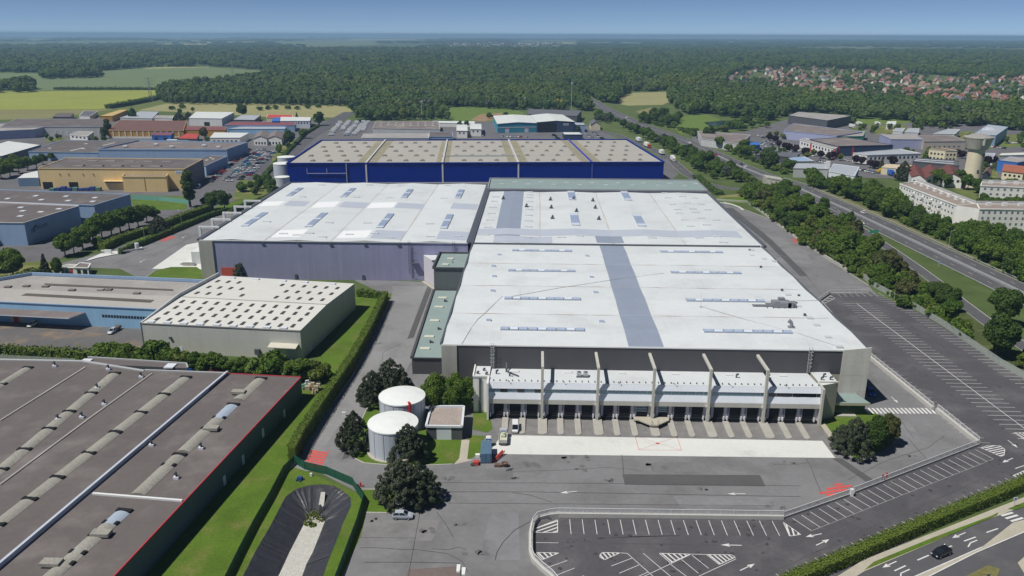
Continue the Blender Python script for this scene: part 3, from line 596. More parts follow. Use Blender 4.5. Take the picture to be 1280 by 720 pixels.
c = P(989, 410, 16); m = MB(); m.cyl((c.x, c.y, 15.9), (c.x, c.y, 17.5), .5, .4, 10); m.cyl((c.x, c.y, 17.5), (c.x - .8, c.y + .3, 18.1), .45, .6, 10, 0); m.box(c.x - .9, c.x + .9, c.y - .6, c.y + .6, 15.8, 16.5); m.build('extract_fan', MATS['weathered_plant_steel'], fh)
m = MB()
for l in ([(577, 429), (588, 412), (597, 399), (612, 385), (628, 371)], [(640, 371), (700, 359), (770, 349), (830, 342)], [(876, 383), (930, 398), (1000, 418), (1050, 433)], [(935, 378), (1030, 376)]):
    q = [P(a, b, 16.1) for a, b in l]
    for a, b in zip(q[:-1], q[1:]): m.bar((a.x, a.y, FZ(a.y) + .1), (b.x, b.y, FZ(b.y) + .1), .10)
    m.cut()
m.build_each('cable_run', STEEL, fh)
m = MB()
for a, b, h in ((876, 384, 4.5), (650, 374, 4.), (432, 0, 0)):
    if h: c = P(a, b, 16); m.cyl((c.x, c.y, 15.9), (c.x, c.y, 16 + h), .06, .03, 6); m.box(c.x - .4, c.x + .4, c.y - .4, c.y + .4, 15.9, 16.2); m.cut()
m.build_each('lightning_mast', STEEL, fh)
# ---- dock block with its six bays
dk = thing('loading_dock_block', 'low white dock block with eighteen truck doors along the foot of the dark front', 'loading dock', (30, 184.3, 0))
DX0, DX1 = -11.4, 71.5
def XS(k): return -11.8 + 13.88 * k
m = MB(); m.prism([(DX0, 184.9), (DX1, 184.9), (DX1, 195.05), (DX0, 195.05)], 0, 4.4, 0, None, top=False); m.build('wall', LAVP, dk)
m = MB(); prof = [(195.06, 9.25), (186.2, 9.75), (184.98, 9.85)]
for (a, za), (b, zb) in zip(prof[:-1], prof[1:]): m.face([(DX0, b, zb), (DX1, b, zb), (DX1, a, za), (DX0, a, za)])
k = DX0 + 1
while k < DX1:
    m.box(k, k + .25, 185.9, 186.2, 9.75, 10.15, 1); k += 1.6
for k in range(6): m.bar((XS(k) + 5.2, 186.0, 9.95), (XS(k) + 6.0, 184.8, 9.6), .18, None, 1)
m.build('roof', [WHITE_R, EDGE], dk)
m = MB(); m.face([(DX0, 184.4, 8.4), (DX1, 184.4, 8.4), (DX1, 185.0, 9.84), (DX0, 185.0, 9.84)]); m.face([(DX0, 184.7, 8.35), (DX1, 184.7, 8.35), (DX1, 184.4, 8.4), (DX0, 184.4, 8.4)]); m.build('sloped_fascia', LIGHTM, dk)
m = MB(); x = DX0; i = 0
while x < DX1 - .5:
    m.box(x + .08, min(x + 1.9, DX1), 184.64, 184.72, 7.25, 8.38, 0 if x < 58 else 1); i += 1; x += 2.0
m.box(DX0, DX1, 184.74, 184.78, 7.25, 8.38, 2); m.build('window_band', [BLUEG, DGLASS, WPAINT], dk)
m = MB()
for x in (-8.5, -4.2, .2, 62, 65, 68.2): m.box(x, x + 1.8, 184.56, 184.63, 7.42, 8.25); m.cut()
m.build_each('open_window', DGLASS, dk)
m = MB(); m.face([(DX0, 184.06, 5.75), (DX1, 184.06, 5.75), (DX1, 184.63, 7.28), (DX0, 184.63, 7.28)]); m.face([(DX0, 184.04, 5.59), (DX1, 184.04, 5.59), (DX1, 184.06, 5.75), (DX0, 184.06, 5.75)]); m.build('sloped_ledge', LIGHTM, dk)
m = MB(); m.box(DX0, DX1, 184.04, 184.85, 4.42, 5.58); m.build('concrete_beam', CONCBEAM, dk)
def frame(parent, x, ends=False):
    m = MB()
    m.box(x - .33, x + .33, 183.3, 184.02, 0, 14.4); m.box(x - .33, x + .33, 183.3, 193.5, 14.4, 15.0)
    m.box(x - .6, x + .6, 183.5, 184.03, 4.4, 4.9); return m.build('portal_frame', CONCBEAM, parent)
for k in range(1, 6): frame(dk, XS(k))
m = MB(); m.box(-11.9, -11.42, 183.4, 187.8, 0, 10.2); m.build('end_pier', WPAINT, dk)
m = MB(); m.box(71.52, 72.1, 183.4, 187.8, 0, 10.0); m.build('end_pier', CONCBEAM, dk)
m = MB(); m.prism([(-15.6, 187.9), (-11.45, 187.9), (-11.45, 195), (-15.6, 195)], 0, 9.9, 0, 1); m.box(-15.7, -11.4, 187.75, 188.1, 9.9, 10.35); m.box(-15.75, -15.4, 188.1, 195, 9.9, 10.35)
m.box(-14.1, -13.5, 187.6, 187.88, 0, 9.6, 2); m.build('end_tower', [mat('white_concrete', (.80, .79, .74), .8, .06, 5., .05, streak=.06), WHITE_R, EDGE], dk)
m = MB(); m.prism([(72.1, 186.5), (77.0, 188.4), (77.0, 195), (72.1, 195)], 0, 9.7, 0, 1); m.box(72.2, 77.1, 188.0, 188.35, 9.7, 10.1, 2); m.build('end_tower', [CONC_B, WHITE_R, CONCBEAM], dk)
m = MB()
for dx, dy in ((-14.7, 190), (-13.2, 192), (-12.4, 189.5), (-9.8, 191), (-7.3, 192.5), (-6.3, 189.5), (73.3, 190), (74.5, 192), (75.6, 190.2), (52, 191), (60, 191)):
    m.cyl((dx, dy, 9.3), (dx, dy, 10.4), .22, .22, 8); m.cyl((dx, dy, 10.35), (dx + .35, dy - .3, 10.6), .25, .3, 8); m.cut()
m.bar((-7.2, 192, 9.9), (-4, 189, 9.9), .25); m.cut(); m.bar((-7.3, 193, 9.9), (-7.3, 194.5, 11.2), .3); m.build_each('flue_pipe', EDGE, dk)
for x in (XS(2) - 4.4, XS(2) - 2.7):
    m = MB(); m.box(x - .6, x + .6, 189.5, 190.9, 9.5, 10.7); m.box(x - .75, x + .75, 189.2, 189.45, 9.5, 9.9, 1); m.cyl((x, 190.2, 10.7), (x, 190.2, 10.85), .45, .45, 10, 1); m.build('air_conditioner', [STEEL, EDGE], dk)
for k in range(6):
    x = XS(k) + 6.8; m = MB(); m.box(x - 1, x + 1, 192.2, 193.6, 9.3, 9.62, 0, 1); m.build('smoke_hatch', [mat('pale_hatch', (.55, .57, .58)), mat('hatch_lid', (.66, .69, .70), .6, .05, 3., 0)], dk)
DOORG = mat('grey_dock_recess', (.33, .33, .40), .7, .08, 5., .04)
dproto = {}
for k in range(6):
    for j, fr in enumerate((.168, .489, .81)):
        x = XS(k) + .25 + 13.6 * fr; glass = (k, j) in ((2, 2), (3, 0))
        key = glass
        if key not in dproto:
            m = MB(); m.box(-1.6, 1.6, -.12, 0, 1.15, 4.35)
            if glass:
                for zz in range(3): m.box(-1.4, 1.4, -.16, -.125, 2.5 + zz * .6, 2.85 + zz * .6, 1)
            o = m.build('dock_door', [DARK, BLUEG], dk, local=True)
            b = MB()
            for sx in (-1, 1): b.box(sx * 1.75 - .16, sx * 1.75 + .16, -.5, -.02, .55, 1.7); b.box(sx * 1.62 - .1, sx * 1.62 + .1, -.3, 0, 1.75, 4.36, 1)
            b.cut(); b.build('bumper', [WPAINT, EDGE], o, local=True)
            b = MB(); b.box(-1.3, 1.3, -.45, -.02, .8, 1.12); b.build('dock_leveller', DARK, o, local=True); dproto[key] = o  # leveller coloured near-black to stand in for the shaded gap under the door
        else: o = copy_tree(dproto[key], dk)
        o.location = (x - 30, 184.88 - 184.3, 0)
m = MB()
for k in range(6):
    for fr in (.0, .33, .65): x = XS(k) + .3 + 13.6 * fr; m.box(x + (.75 if fr == 0 else .25), x + (1.35 if fr == 0 else .85), 184.65, 184.88, 0, 4.4); m.cut()
m.build_each('wall_pilaster', DOORG, dk)
m = MB(); m.box(DX0, DX1, 184.5, 184.88, 0, .75); m.build('dock_plinth', DARK, dk)  # plinth's near-black colour paints the gap's shade along the dock foot
# concrete wheel guides and ramps
sheet_ = MB().poly([(-11, 184.2), (71.4, 184.2), (72.6, 175.6), (-9, 175.6)], .05); struct('dock_ramp', sheet_, mat('oily_concrete', (.205, .198, .195), .85, .2, 2.5, .15, .6, streak=0))
for k in range(6):
    for fr, wd in ((0, 2.3), (.33, 1.55), (.65, 1.5)):
        x = XS(k) + .15 + 13.6 * fr
        if k == 0 and fr == 0: continue
        if (k, fr) == (3, 0): wd = 2.2
        m = MB(); n = 8; arc = [(x + wd / 2 * math.cos(math.pi + math.pi * i / n), 177.0 + .8 * math.sin(math.pi + math.pi * i / n)) for i in range(n + 1)]
        m.prism([(x + wd / 2, 184.0), (x - wd / 2, 184.0)] + arc, 0, [.62, .62] + [.22] * (n + 1)); o = m.build('wheel_guide', mat('grey_concrete_guide', (.40, .385, .345), .85, .12, 3., .08, .5))
        tag(o, 'rounded concrete wheel guide between truck doors of the long white dock', 'wheel guide', 'wheel guides between the dock doors')
m = MB(); m.box(72.0, 73.4, 175.2, 184.3, 0, .3); tag(m.build('wheel_guide', CONC_B), 'plain straight concrete kerb closing the dock ramps beside the lawn', 'wheel guide', 'wheel guides between the dock doors')
q = XS(3) + .2; m = MB(); m.prism([(q - 4.6, 184.3), (q + 4.2, 184.3), (q + 4.0, 182.7), (q + .9, 179.9), (q - 1.0, 179.9), (q - 3.6, 182.4), (q - 4.9, 182.6)], 1.0, 1.3, 0, None, True)
m.box(q - .9, q + .8, 180.2, 184, 0, 1.0)
for a in (-.8, .7): m.bar((q + a, 180, 1.3), (q + a, 180, 2.3), .08); m.bar((q + a, 180, 2.3), (q + a * 1.1, 182, 2.3), .07)
tag(m.build('loading_platform', CONC_B), 'raised v shaped concrete platform in the middle of the truck docks', 'platform')
# ---- annexes
an = thing('annex', 'low annex with grey green flat roof and beige fascia at right end of the docks', 'annex', (79, 190, 0))
m = MB(); m.prism([(77.1, 190.2), (85.4, 190.2), (85.4, 195.6), (77.1, 194.9)], 0, 3.0, 0, 0); m.build('wall', mat('dark_green_glazing', (.03, .06, .045), .3, .1, 4., 0), an)
m = MB(); m.prism([(76.6, 189.2), (86.2, 189.2), (84.6, 195.0), (76.6, 194.9)], 3.0, 3.75, 0, 1, True); m.build('roof', [mat('beige_fascia', (.45, .43, .32), .7, .04, 5., 0), GREENR], an)
m = MB(); m.box(78, 83, 188.8, 190, 0, .25); m.build('doorstep', CONC, an)
an = thing('annex', 'long low grey annex with green roof along left side of white hall', 'annex', (-30, 211.5, 0))
AX0, AX1 = -35.1, -24.95
m = MB(); m.prism([(AX0, 211.5), (AX1, 211.5), (AX1 - 1, 275), (AX0 - 1.6, 275)], 0, 5.0, 0, None, top=False); m.build('wall', CLAD, an)
m = MB(); m.poly([(AX0, 211.5), (AX1, 211.5), (AX1 - 1, 275), (AX0 - 1.6, 275)], 4.95); m.build('roof', GREENR, an)
m = MB(); m.wallpath([(AX0 - .1, 211.3), (AX0 - 1.7, 275)], .7, 4.9, 5.5); m.wallpath([(AX0 + .3, 211.35), (AX1, 211.35)], .3, 4.9, 5.25); m.wallpath([(AX1 - .2, 211.5), (AX1 - 1.2, 275)], .7, 4.9, 5.6); m.build('parapet', CLAD, an)
for py, px in ((436, 531), (421, 536.5), (401, 543), (384, 548.5), (372.5, 553)):
    c = P(px, py, 5); m = MB(); m.box(c.x - 1.5, c.x + 1.5, c.y - .9, c.y + .9, 4.96, 5.25); m.build('rooflight', mat('cream_rooflight', (.58, .60, .52), .5, .05, 3., 0), an)
m = MB()
for px, py in ((538, 428.5), (556, 377), (548, 412)): c = P(px, py, 5); m.cyl((c.x, c.y, 4.9), (c.x, c.y, 5.8), .3, .3, 8); m.box(c.x, c.x + .9, c.y - .2, c.y + .2, 5.0, 5.5); m.cut()
m.build_each('flue_pipe', EDGE, an)
tw = thing('tower_block', 'square dark grey tower with green roof beside the lavender hall', 'tower', (-31, 276, 0)); th = Zat(546, 334, 276)
m = MB(); m.prism([(-36.7, 276), (-25.2, 276), (-25.2, 297), (-36.7, 297)], 0, th - .6, 0, 1); m.build('wall', [mat('slate_grey_cladding', (.15, .165, .17), .6, .05, 8., 0, streak=.05), GREENR], tw)
m = MB(); m.wallpath([(-36.9, 275.9), (-36.9, 297)], .6, th - .65, th + .3); m.wallpath([(-36.6, 275.85), (-25, 275.85)], .35, th - .65, th + .05); m.wallpath([(-36.6, 297.1), (-25, 297.1)], .35, th - .65, th + .05); m.build('parapet', CLAD, tw)
m = MB()
for dx, dy in ((-33, 281), (-32, 289)): m.box(dx - 1.2, dx + 1.2, dy - 1, dy + 1, th - .62, th - .2); m.cut()
m.cyl((-31, 284, th - .7), (-31, 284, th + .8), .3, .3, 8); m.build_each('rooflight', mat('cream_rooflight', (.58, .60, .52)), tw)
a, b = P(530.5, 352), P(546, 362); ph = Zat(530, 319, a.y)
pv_ = thing('stair_pavilion', 'pale lavender stair block with white flat roof between grey tower and lavender hall', 'stair block', (a.x, a.y, 0))
m = MB(); m.prism([(a.x, a.y), (b.x, b.y), (-36.75, 297.5), (-26, 297.5), (-26, 302), (a.x, 302.2)], 0, ph, 0, 1); m.build('wall', [LAVP, WHITE_R], pv_)
m = MB(); m.box(-39.5, -37.5, 292, 294, ph, ph + .3); m.build('roof_hatch', EDGE, pv_)
m = MB(); m.wallpath([(a.x - .5, a.y - .8), (b.x - .5, b.y - 1.2)], .8, 0, .5); m.build('plinth', CONC_B, pv_)
# ---- left hall
lh = thing('warehouse', 'wide lavender grey warehouse hall with white roof, left of the middle', 'warehouse', (-80, 302.5, 0))
LX0, LX1, LY0, LY1 = -132.5, -26.6, 302.5, 430.0
vx = sorted([P(342, 291, 16).x, P(430, 284, 16).x, P(511, 284, 16).x]); ed = [LX0, *vx, LX1]; KX = []
for a, b in zip(ed[:-1], ed[1:]): KX += [(a, 15.7), ((a + b) / 2, 16.25)]
KX.append((LX1, 15.7)); LZ = pl_(KX)
m = MB(); m.prism([(LX0, LY0), (LX1, LY0), (LX1, LY1), (LX0 - 2, LY1)], 0, 15.6, 0, None, top=False); m.build('wall', LAV, lh)
m = MB(); sheetX(m, [k for k, _ in KX], LY0, LY1, LZ); m.face([(LX0 - 2, LY1, 15.7), (LX0, LY0, 15.7), (LX0, LY1, 15.7)]); m.build('roof', WHITE_R, lh)
m = MB(); m.bar((LX0, LY0 - .15, 15.75), (LX1, LY0 - .15, 15.75), .35, .35, 1); m.bar((LX0 - .3, LY0, 15.9), (LX0 - 2.3, LY1, 15.9), 1.7, .8); m.bar((LX1 + .4, LY0, 15.85), (LX1 + .4, LY1, 15.85), 1.9, .7); m.bar((LX0 - 2, LY1 + .1, 15.95), (LX1, LY1 + .1, 15.95), .6, .5); m.build('coping', [EDGE, WPAINT], lh)  # right-hand bar's dark colour stands in for the shaded gap between the halls
m = MB()
for k in range(1, 42): yy = LY0 + k * 3.0; sheetX(m, [q for q, _ in KX], yy - .04, yy + .04, LZ, .014)
m.build('membrane_seam', MATS['membrane_seam'], lh)
m = MB(); m.box(LX0 - .5, -127.5, LY0 - .5, LY0 - .02, 0, 15.5); m.build('concrete_pier', CONC, lh)
rr = RNG
def seamx(mb, x, y0, y1, zf, mi=0):
    pts = [(x + rr.uniform(-.12, .12), lerp(y0, y1, t / 10)) for t in range(11)]; mb.path(pts, [.06 + .22 * (rr.random() ** 3) for _ in pts], zf(x) + .03, mi)
m = MB()
for x in vx: seamx(m, x, LY0 + 1, LY1 - 1, LZ); seamx(m, x + .3, LY0 + 1, LY1 - 1, LZ)
m.build('gutter_stain', RUST, lh)
for (a0, b0), (a1, b1) in (((357, 245), (380, 235)), ((427, 246.5), (444, 235.5)), ((502, 247.5), (516, 237)), ((569, 248), (580, 237.5)), ((383, 284), (408, 266.5)), ((471, 285), (492, 267.5)), ((551, 286), (566, 268.5)), ((305, 283), (332, 266))):
    A = P(a0, b0, 16.2); B = P(a1, b1, 16.2); rooflight_strip(lh, A.y, B.y, (A.x + B.x) / 2, LZ, 8, 3.0, 'y')
for a, b in ((378, 246.5), (445.5, 247), (487, 247.5), (555, 248), (333.5, 277.5), (411.5, 278.5), (459.5, 279), (537.5, 280), (402, 231.5), (462, 231.5), (501, 231.5), (560, 232), (354, 292), (371, 294.5), (387, 292), (403, 296), (437, 293), (468, 292.5), (486, 297), (538, 296.5), (572, 295)):
    c = P(a, b, 16.1); m = MB(); z = LZ(c.x); m.box(c.x - 1.7, c.x + 1.7, c.y - .5, c.y + .5, z - .1, z + .4); m.build('roof_vent', mat('pale_vent', (.60, .63, .65), .6, .05, 3., 0), lh)
wp = mat('bright_membrane_patch', (.84, .85, .86), .6, .02, 6., 0); gp = mat('grey_membrane_patch', (.47, .51, .59), .6, .03, 6., 0)
m = MB()
for (pl, k) in ((((322, 257), (326, 251.5), (357, 251.5), (353, 257)), 0), (((354, 257), (358, 251.5), (388, 251.5), (384, 258)), 1), (((388, 259), (394, 252), (426, 252), (422, 259)), 0), (((423, 259), (427, 252), (462, 252.5), (457, 259)), 1), (((458, 259.5), (464, 253), (497, 253), (493, 259.5)), 0), (((493, 260), (497, 253), (532, 254), (529, 261)), 1), (((563, 261), (567, 254), (598, 254.5), (597, 261)), 1),
                ((338, 296), (346, 287), (386, 287), (381, 297)) and (((338, 296), (346, 287), (386, 287), (381, 297)), 0), (((462, 298), (469, 288), (508, 288), (503, 298)), 1), (((420, 297), (428, 288), (466, 288), (460, 297)), 0), (((545, 299), (550, 288.5), (588, 289), (584, 299)), 1)):
    q = [P(a, b, 16.1) for a, b in pl]; xs = ystat(KX, q[0].x, q[2].x); sheetX(m, xs, q[0].y, q[2].y, LZ, .03, k); m.cut()
m.build_each('membrane_patch', [wp, gp], lh)
m = MB()
for x in (P(519, 340).x, P(568, 320, 10).x):
    ladder(m, x, LY0 - .6, 3, 15.6); m.cut()
c = P(519, 325, 8); m.box(c.x - 1.3, c.x + 1.6, LY0 - 1.6, LY0 - .05, 7.5, 7.7); m.build_each('ladder', EDGE, lh)
x = P(290, 347).x; m = MB(); m.box(x - 3.4, x + 2.6, LY0 - .12, LY0 - .01, 0, 4.6); m.build('loading_door', mat('red_door', (.55, .10, .07), .6, .05, 3., 0), lh)
m = MB(); m.box(x + 2.7, x + 3.2, LY0 - .14, LY0 - .01, 0, 5)
for px in (373, 457): q = P(px, 347).x; m.cut(); m.box(q - .5, q + .5, LY0 - .3, LY0 - .02, 0, 2.2)
m.build_each('service_door', EDGE, lh)
m = MB()
for a, b in ((328, 303), (373, 303.5), (413, 304), (456, 304), (498, 304.5)): q = Zat(a, b, LY0); xx = P(a, b, q).x; m.box(xx - .7, xx + .7, LY0 - .5, LY0 - .02, q - .3, q + .2); m.cut()
m.build_each('wall_lamp', EDGE, lh)
for px, py in ((249.5, 282.7), (265, 273.3), (279.5, 265), (293.5, 257.3), (306, 250)):
    c = P(px, py, 17.0); m = MB(); m.box(c.x - .5, c.x + .5, c.y - .5, c.y + .5, 0, 17.0); m.box(c.x + .5, LX0 + .8 - (c.y - LY0) * .0157, c.y - .4, c.y + .4, 16.2, 17.0); m.build('portal_frame', WPAINT, lh)
q = P(241, 332); m = MB(); m.box(q.x - 1, q.x + 4, q.y + 2, q.y + 14, 0, 5.5); m.build('dock_shelter', WPAINT, lh)
m = MB()
for k in range(3): m.box(q.x - 6 + k, q.x + 1, q.y - 1 - k * .8 + 2, q.y + 1.5 - k * .8, 0, .5 + .5 * k)
m.build('dock_step', CONC, lh)
# ---- rear hall
bh = thing('warehouse', 'white roofed rear hall with grey membrane bands directly behind the front white hall', 'warehouse', (30, 302, 0))
BX0, BX1, BY0, BY1 = -24.9, 88.0, 301.6, 411.0
vxb = [P(675, 300, 16).x, P(757, 275, 16).x, P(836, 275, 16).x]; ed = [BX0, *vxb, BX1]; KB = []
for a, b in zip(ed[:-1], ed[1:]): KB += [(a, 15.55), ((a + b) / 2, 16.05)]
KB.append((BX1, 15.55)); BZ = pl_(KB)
m = MB(); m.prism([(BX0, BY0), (BX1, BY0), (BX1, BY1), (BX0, BY1)], 0, 15.45, 0, None, top=False); m.build('wall', SIDE, bh)
m = MB(); sheetX(m, [k for k, _ in KB], BY0, BY1, BZ); m.build('roof', WHITE_R, bh)
m = MB(); m.bar((BX1 + .3, BY0, 15.8), (BX1 + .3, BY1, 15.8), 1.1, .9); m.bar((BX0 + .1, BY0, 15.8), (BX0 + .1, BY1, 15.8), .7, .9); m.bar((BX0, BY1, 15.9), (BX1, BY1, 15.9), .8, .6); m.build('coping', EDGE, bh)
m = MB()
for k in range(1, 36): yy = BY0 + k * 3.0; sheetX(m, [q for q, _ in KB], yy - .04, yy + .04, BZ, .014)
m.build('membrane_seam', MATS['membrane_seam'], bh)
m = MB()
def bpatch(pxs, mi=0, o=.03):
    q = [P(a, b, 15.9) for a, b in pxs]; xa, xb = (q[0].x + q[3].x) / 2, (q[1].x + q[2].x) / 2; ya, yb = (q[0].y + q[1].y) / 2, (q[2].y + q[3].y) / 2; sheetX(m, ystat(KB, max(xa, BX0 + .5), min(xb, BX1 - .3)), max(ya, BY0), min(yb, BY1 - .6), BZ, o, mi); m.cut()
bpatch([(617, 303), (649, 303), (655, 237), (630, 237)]); bpatch([(590, 294.5), (929, 295), (918, 287.5), (592, 286)], 1, .045); bpatch([(746, 303), (780, 303), (777, 295), (744, 295)], 0, .06); bpatch([(617, 303), (690, 303), (690, 295), (617, 295)], 1, .038)
m.build_each('membrane_patch', [GREY_R, gp], bh)
m = MB()
for x, s in zip(vxb, (1, 1, 1)): seamx(m, x, BY0 + 1, BY1 - 2, BZ); seamx(m, x + .25, BY0 + 1, BY1 - 2, BZ)
m.build('gutter_stain', RUST, bh)
for (a0, b0), (a1, b1) in (((716, 250.5), (713, 239.5)), ((785.5, 251), (780, 240)), ((720, 282.5), (717, 267.5)), ((803, 283.5), (795, 268.5))):
    A = P(a0, b0, 15.9); B = P(a1, b1, 15.9); rooflight_strip(bh, A.y, B.y, (A.x + B.x) / 2, BZ, 5, 3.6, 'y')
for a, b in ((688, 250), (689, 260), (690.5, 273), (720.5, 265), (717, 249.5), (741, 251), (744, 260), (748.5, 274), (658, 258.5), (629, 249)):
    c = P(a, b, 15.9); m = MB(); z = BZ(c.x); m.box(c.x - .8, c.x + .8, c.y - .6, c.y + .6, z, z + .5); m.cyl((c.x, c.y, z + .5), (c.x, c.y, z + 1.2), .5, .5, 10); m.cyl((c.x, c.y, z + 1.2), (c.x + .4, c.y, z + 1.5), .6, .5, 10); m.build('roof_cowl', EDGE, bh)
vp = [(621, 238), (619.5, 246), (618, 251.5), (616, 259), (614.5, 267), (612, 275), (610, 284), (606, 293.5), (662, 240), (662, 243.5), (662, 247), (662, 252), (661, 258), (661, 261.5), (661, 269), (660.5, 276), (660, 283.5), (659, 297), (702, 297), (724, 295.5), (815, 298), (831, 241.5), (835, 247.5), (853, 246.5), (868, 248), (841, 255.5), (859, 254.5), (876, 255.5), (847, 262), (866, 262), (884, 262.5), (849, 266.5), (869, 266.5), (856, 275), (876, 273.5), (895, 275.5), (863, 283), (883, 282), (810, 295.5), (874, 297.5), (896, 296.5), (904, 304)]
for a, b in vp:
    c = P(a, b, 15.9); m = MB(); z = BZ(min(max(c.x, BX0), BX1)); m.box(c.x - 1.7, c.x + 1.7, c.y - .55, c.y + .55, z - .1, z + .42); m.build('roof_vent', mat('pale_vent', (.60, .63, .65)), bh)
gs = thing('rear_gallery', 'narrow grey green roofed strip between white rear hall and royal blue warehouse', 'annex', (30, 412, 0))
m = MB(); m.prism([(-25.0, 411.8), (88.3, 411.8), (88.3, 444), (-25.6, 444)], 0, 16.6, 0, 1); m.build('wall', [SIDE, GREENR], gs)
m = MB(); m.wallpath([(-25.1, 411.7), (88.4, 411.7)], .5, 16.4, 17.2); m.wallpath([(-25.3, 412), (-25.9, 444)], .6, 16.4, 17.2); m.wallpath([(88.4, 412), (88.4, 444)], .5, 16.4, 17.2); m.wallpath([(-25.6, 444.1), (88.4, 444.1)], .5, 16.4, 17.2); m.build('parapet', SIDE, gs)
m = MB()
for k in range(16): x = -20 + k * 7; m.box(x, x + 2.4, 426 + (k % 2) * 6, 427 + (k % 2) * 6, 16.55, 17.0); m.cut()
m.build_each('roof_vent', mat('pale_vent', (.60, .63, .65)), gs)
q = P(883, 252); m = MB(); m.box(88.9, 96.5, 390, 402, 0, 9.5); o = tag(m.build('plant_house', [CLAD]), 'dark blank plant house against right rear corner of the white halls', 'plant house')
# ---- royal blue warehouse
BLU = mat('royal_blue_cladding', (.0, .017, .24), .6, .05, 14., .03, 2., streak=.07, spec=.05)
bw = thing('warehouse', 'royal blue warehouse with five bays of pale roof full of small domes', 'warehouse', (-40, 520, 0))
hB = 12.6; C4 = [P(358.5, 204.5, hB), P(830, 203, hB), P(783, 174.5, hB), P(402, 175.5, hB)]
m = MB(); m.prism([c.xy for c in C4], 0, hB, 0, None, top=False); m.build('wall', BLU, bw)
m = MB(); m.poly([c.xy for c in C4], hB - .3); rb = m.build('roof', mat('pale_gravel_roof', (.40, .385, .345), .9, .06, 30., .05, 3.), bw)
def bp(u, v): a = C4[0].lerp(C4[1], u); b = C4[3].lerp(C4[2], u); return a.lerp(b, v)
US = [0, .2065, .408, .6095, .807, 1.0]
m = MB()
for i, c in enumerate(C4): m.wallpath([c.xy, C4[(i + 1) % 4].xy], 1.0, hB - .35, hB + .5, 0 if i != 2 else 0)
m.build('parapet', BLU, bw)
m = MB()
for u, mi in zip(US[1:-1], (0, 0, 0, 1)): a, b = bp(u, 0), bp(u, 1); m.wallpath([a.xy, b.xy], 1.1, hB - .3, hB + .55, mi); m.box(a.x - .5, a.x + .5, a.y - .35, a.y - .02, 0, hB + .5, mi); m.cut()
m.build_each('fire_wall', [mat('pale_fire_wall', (.55, .55, .57)), mat('blue_fire_wall', (.06, .07, .36))], bw)
m = MB()
for u, s in ((.2065, -1), (.2065, 1), (.408, -1), (.408, 1), (.6095, -1), (.6095, 1), (.807, -1), (.807, 1)):
    w_ = .026 if u != .408 else .017; a, b, c, d = bp(u + s * .004, .02), bp(u + s * w_, .02), bp(u + s * w_, .98), bp(u + s * .004, .98); m.poly([a.xy, b.xy, c.xy, d.xy], hB - .26); m.cut()
m.build_each('moss_strip', mat('mossy_roof', (.30, .275, .19), .9, .2, 10., .2, 2.), bw)
proto = None
for i in range(5):
    u0, u1 = US[i], US[i + 1]
    for r in range(5):
        for cI in range(4 if r % 2 else 3):
            u = lerp(u0, u1, .17 + .66 * ((cI + (0 if r % 2 else .5)) / 3)); v = .10 + r * .19; c = bp(u, v)
            if proto is None:
                m = MB(); m.box(-1.6, 1.6, -1.9, 1.9, 0, .35); n = 6
                for k in range(n):
                    a, b = math.pi * k / n, math.pi * (k + 1) / n; m.face([(1.4 * math.cos(a), -1.7, .35 + .7 * math.sin(a)), (1.4 * math.cos(a), 1.7, .35 + .7 * math.sin(a)), (1.4 * math.cos(b), 1.7, .35 + .7 * math.sin(b)), (1.4 * math.cos(b), -1.7, .35 + .7 * math.sin(b))], 1)
                m.face([(1.4 * math.cos(math.pi * k / n), -1.7, .35 + .7 * math.sin(math.pi * k / n)) for k in range(n + 1)], 1)
                proto = m.build('roof_dome', [mat('dome_curb', (.40, .37, .32)), mat('dusty_dome', (.30, .28, .26), .5, .1, 2., 0)], bw, local=True); o = proto
            else: o = copy_tree(proto, bw)
            o.location = (c.x + 40, c.y - 520, hB - .3)
m = MB(); a = bp(.4, .27); b = bp(.62, .27); m.bar((a.x, a.y, hB + .2), (b.x, b.y, hB + .2), 1.2, .6); m.build('roof_duct', STEEL, bw)
m = MB(); a = bp(.052, 0); b = bp(.155, 0); zz = 6.2
m.bar((a.x, a.y - .6, zz), (b.x, b.y - .6, zz), .35); m.bar((b.x, b.y - .6, 0), (b.x, b.y - .6, hB), .5)
for t in (0, .5): q = a.lerp(b, t); m.bar((q.x, q.y - .6, zz), (q.x, q.y - .6, zz + 3.2), .3)
m.build('pipe_run', mat('grey_pipe', (.35, .37, .45)), bw)
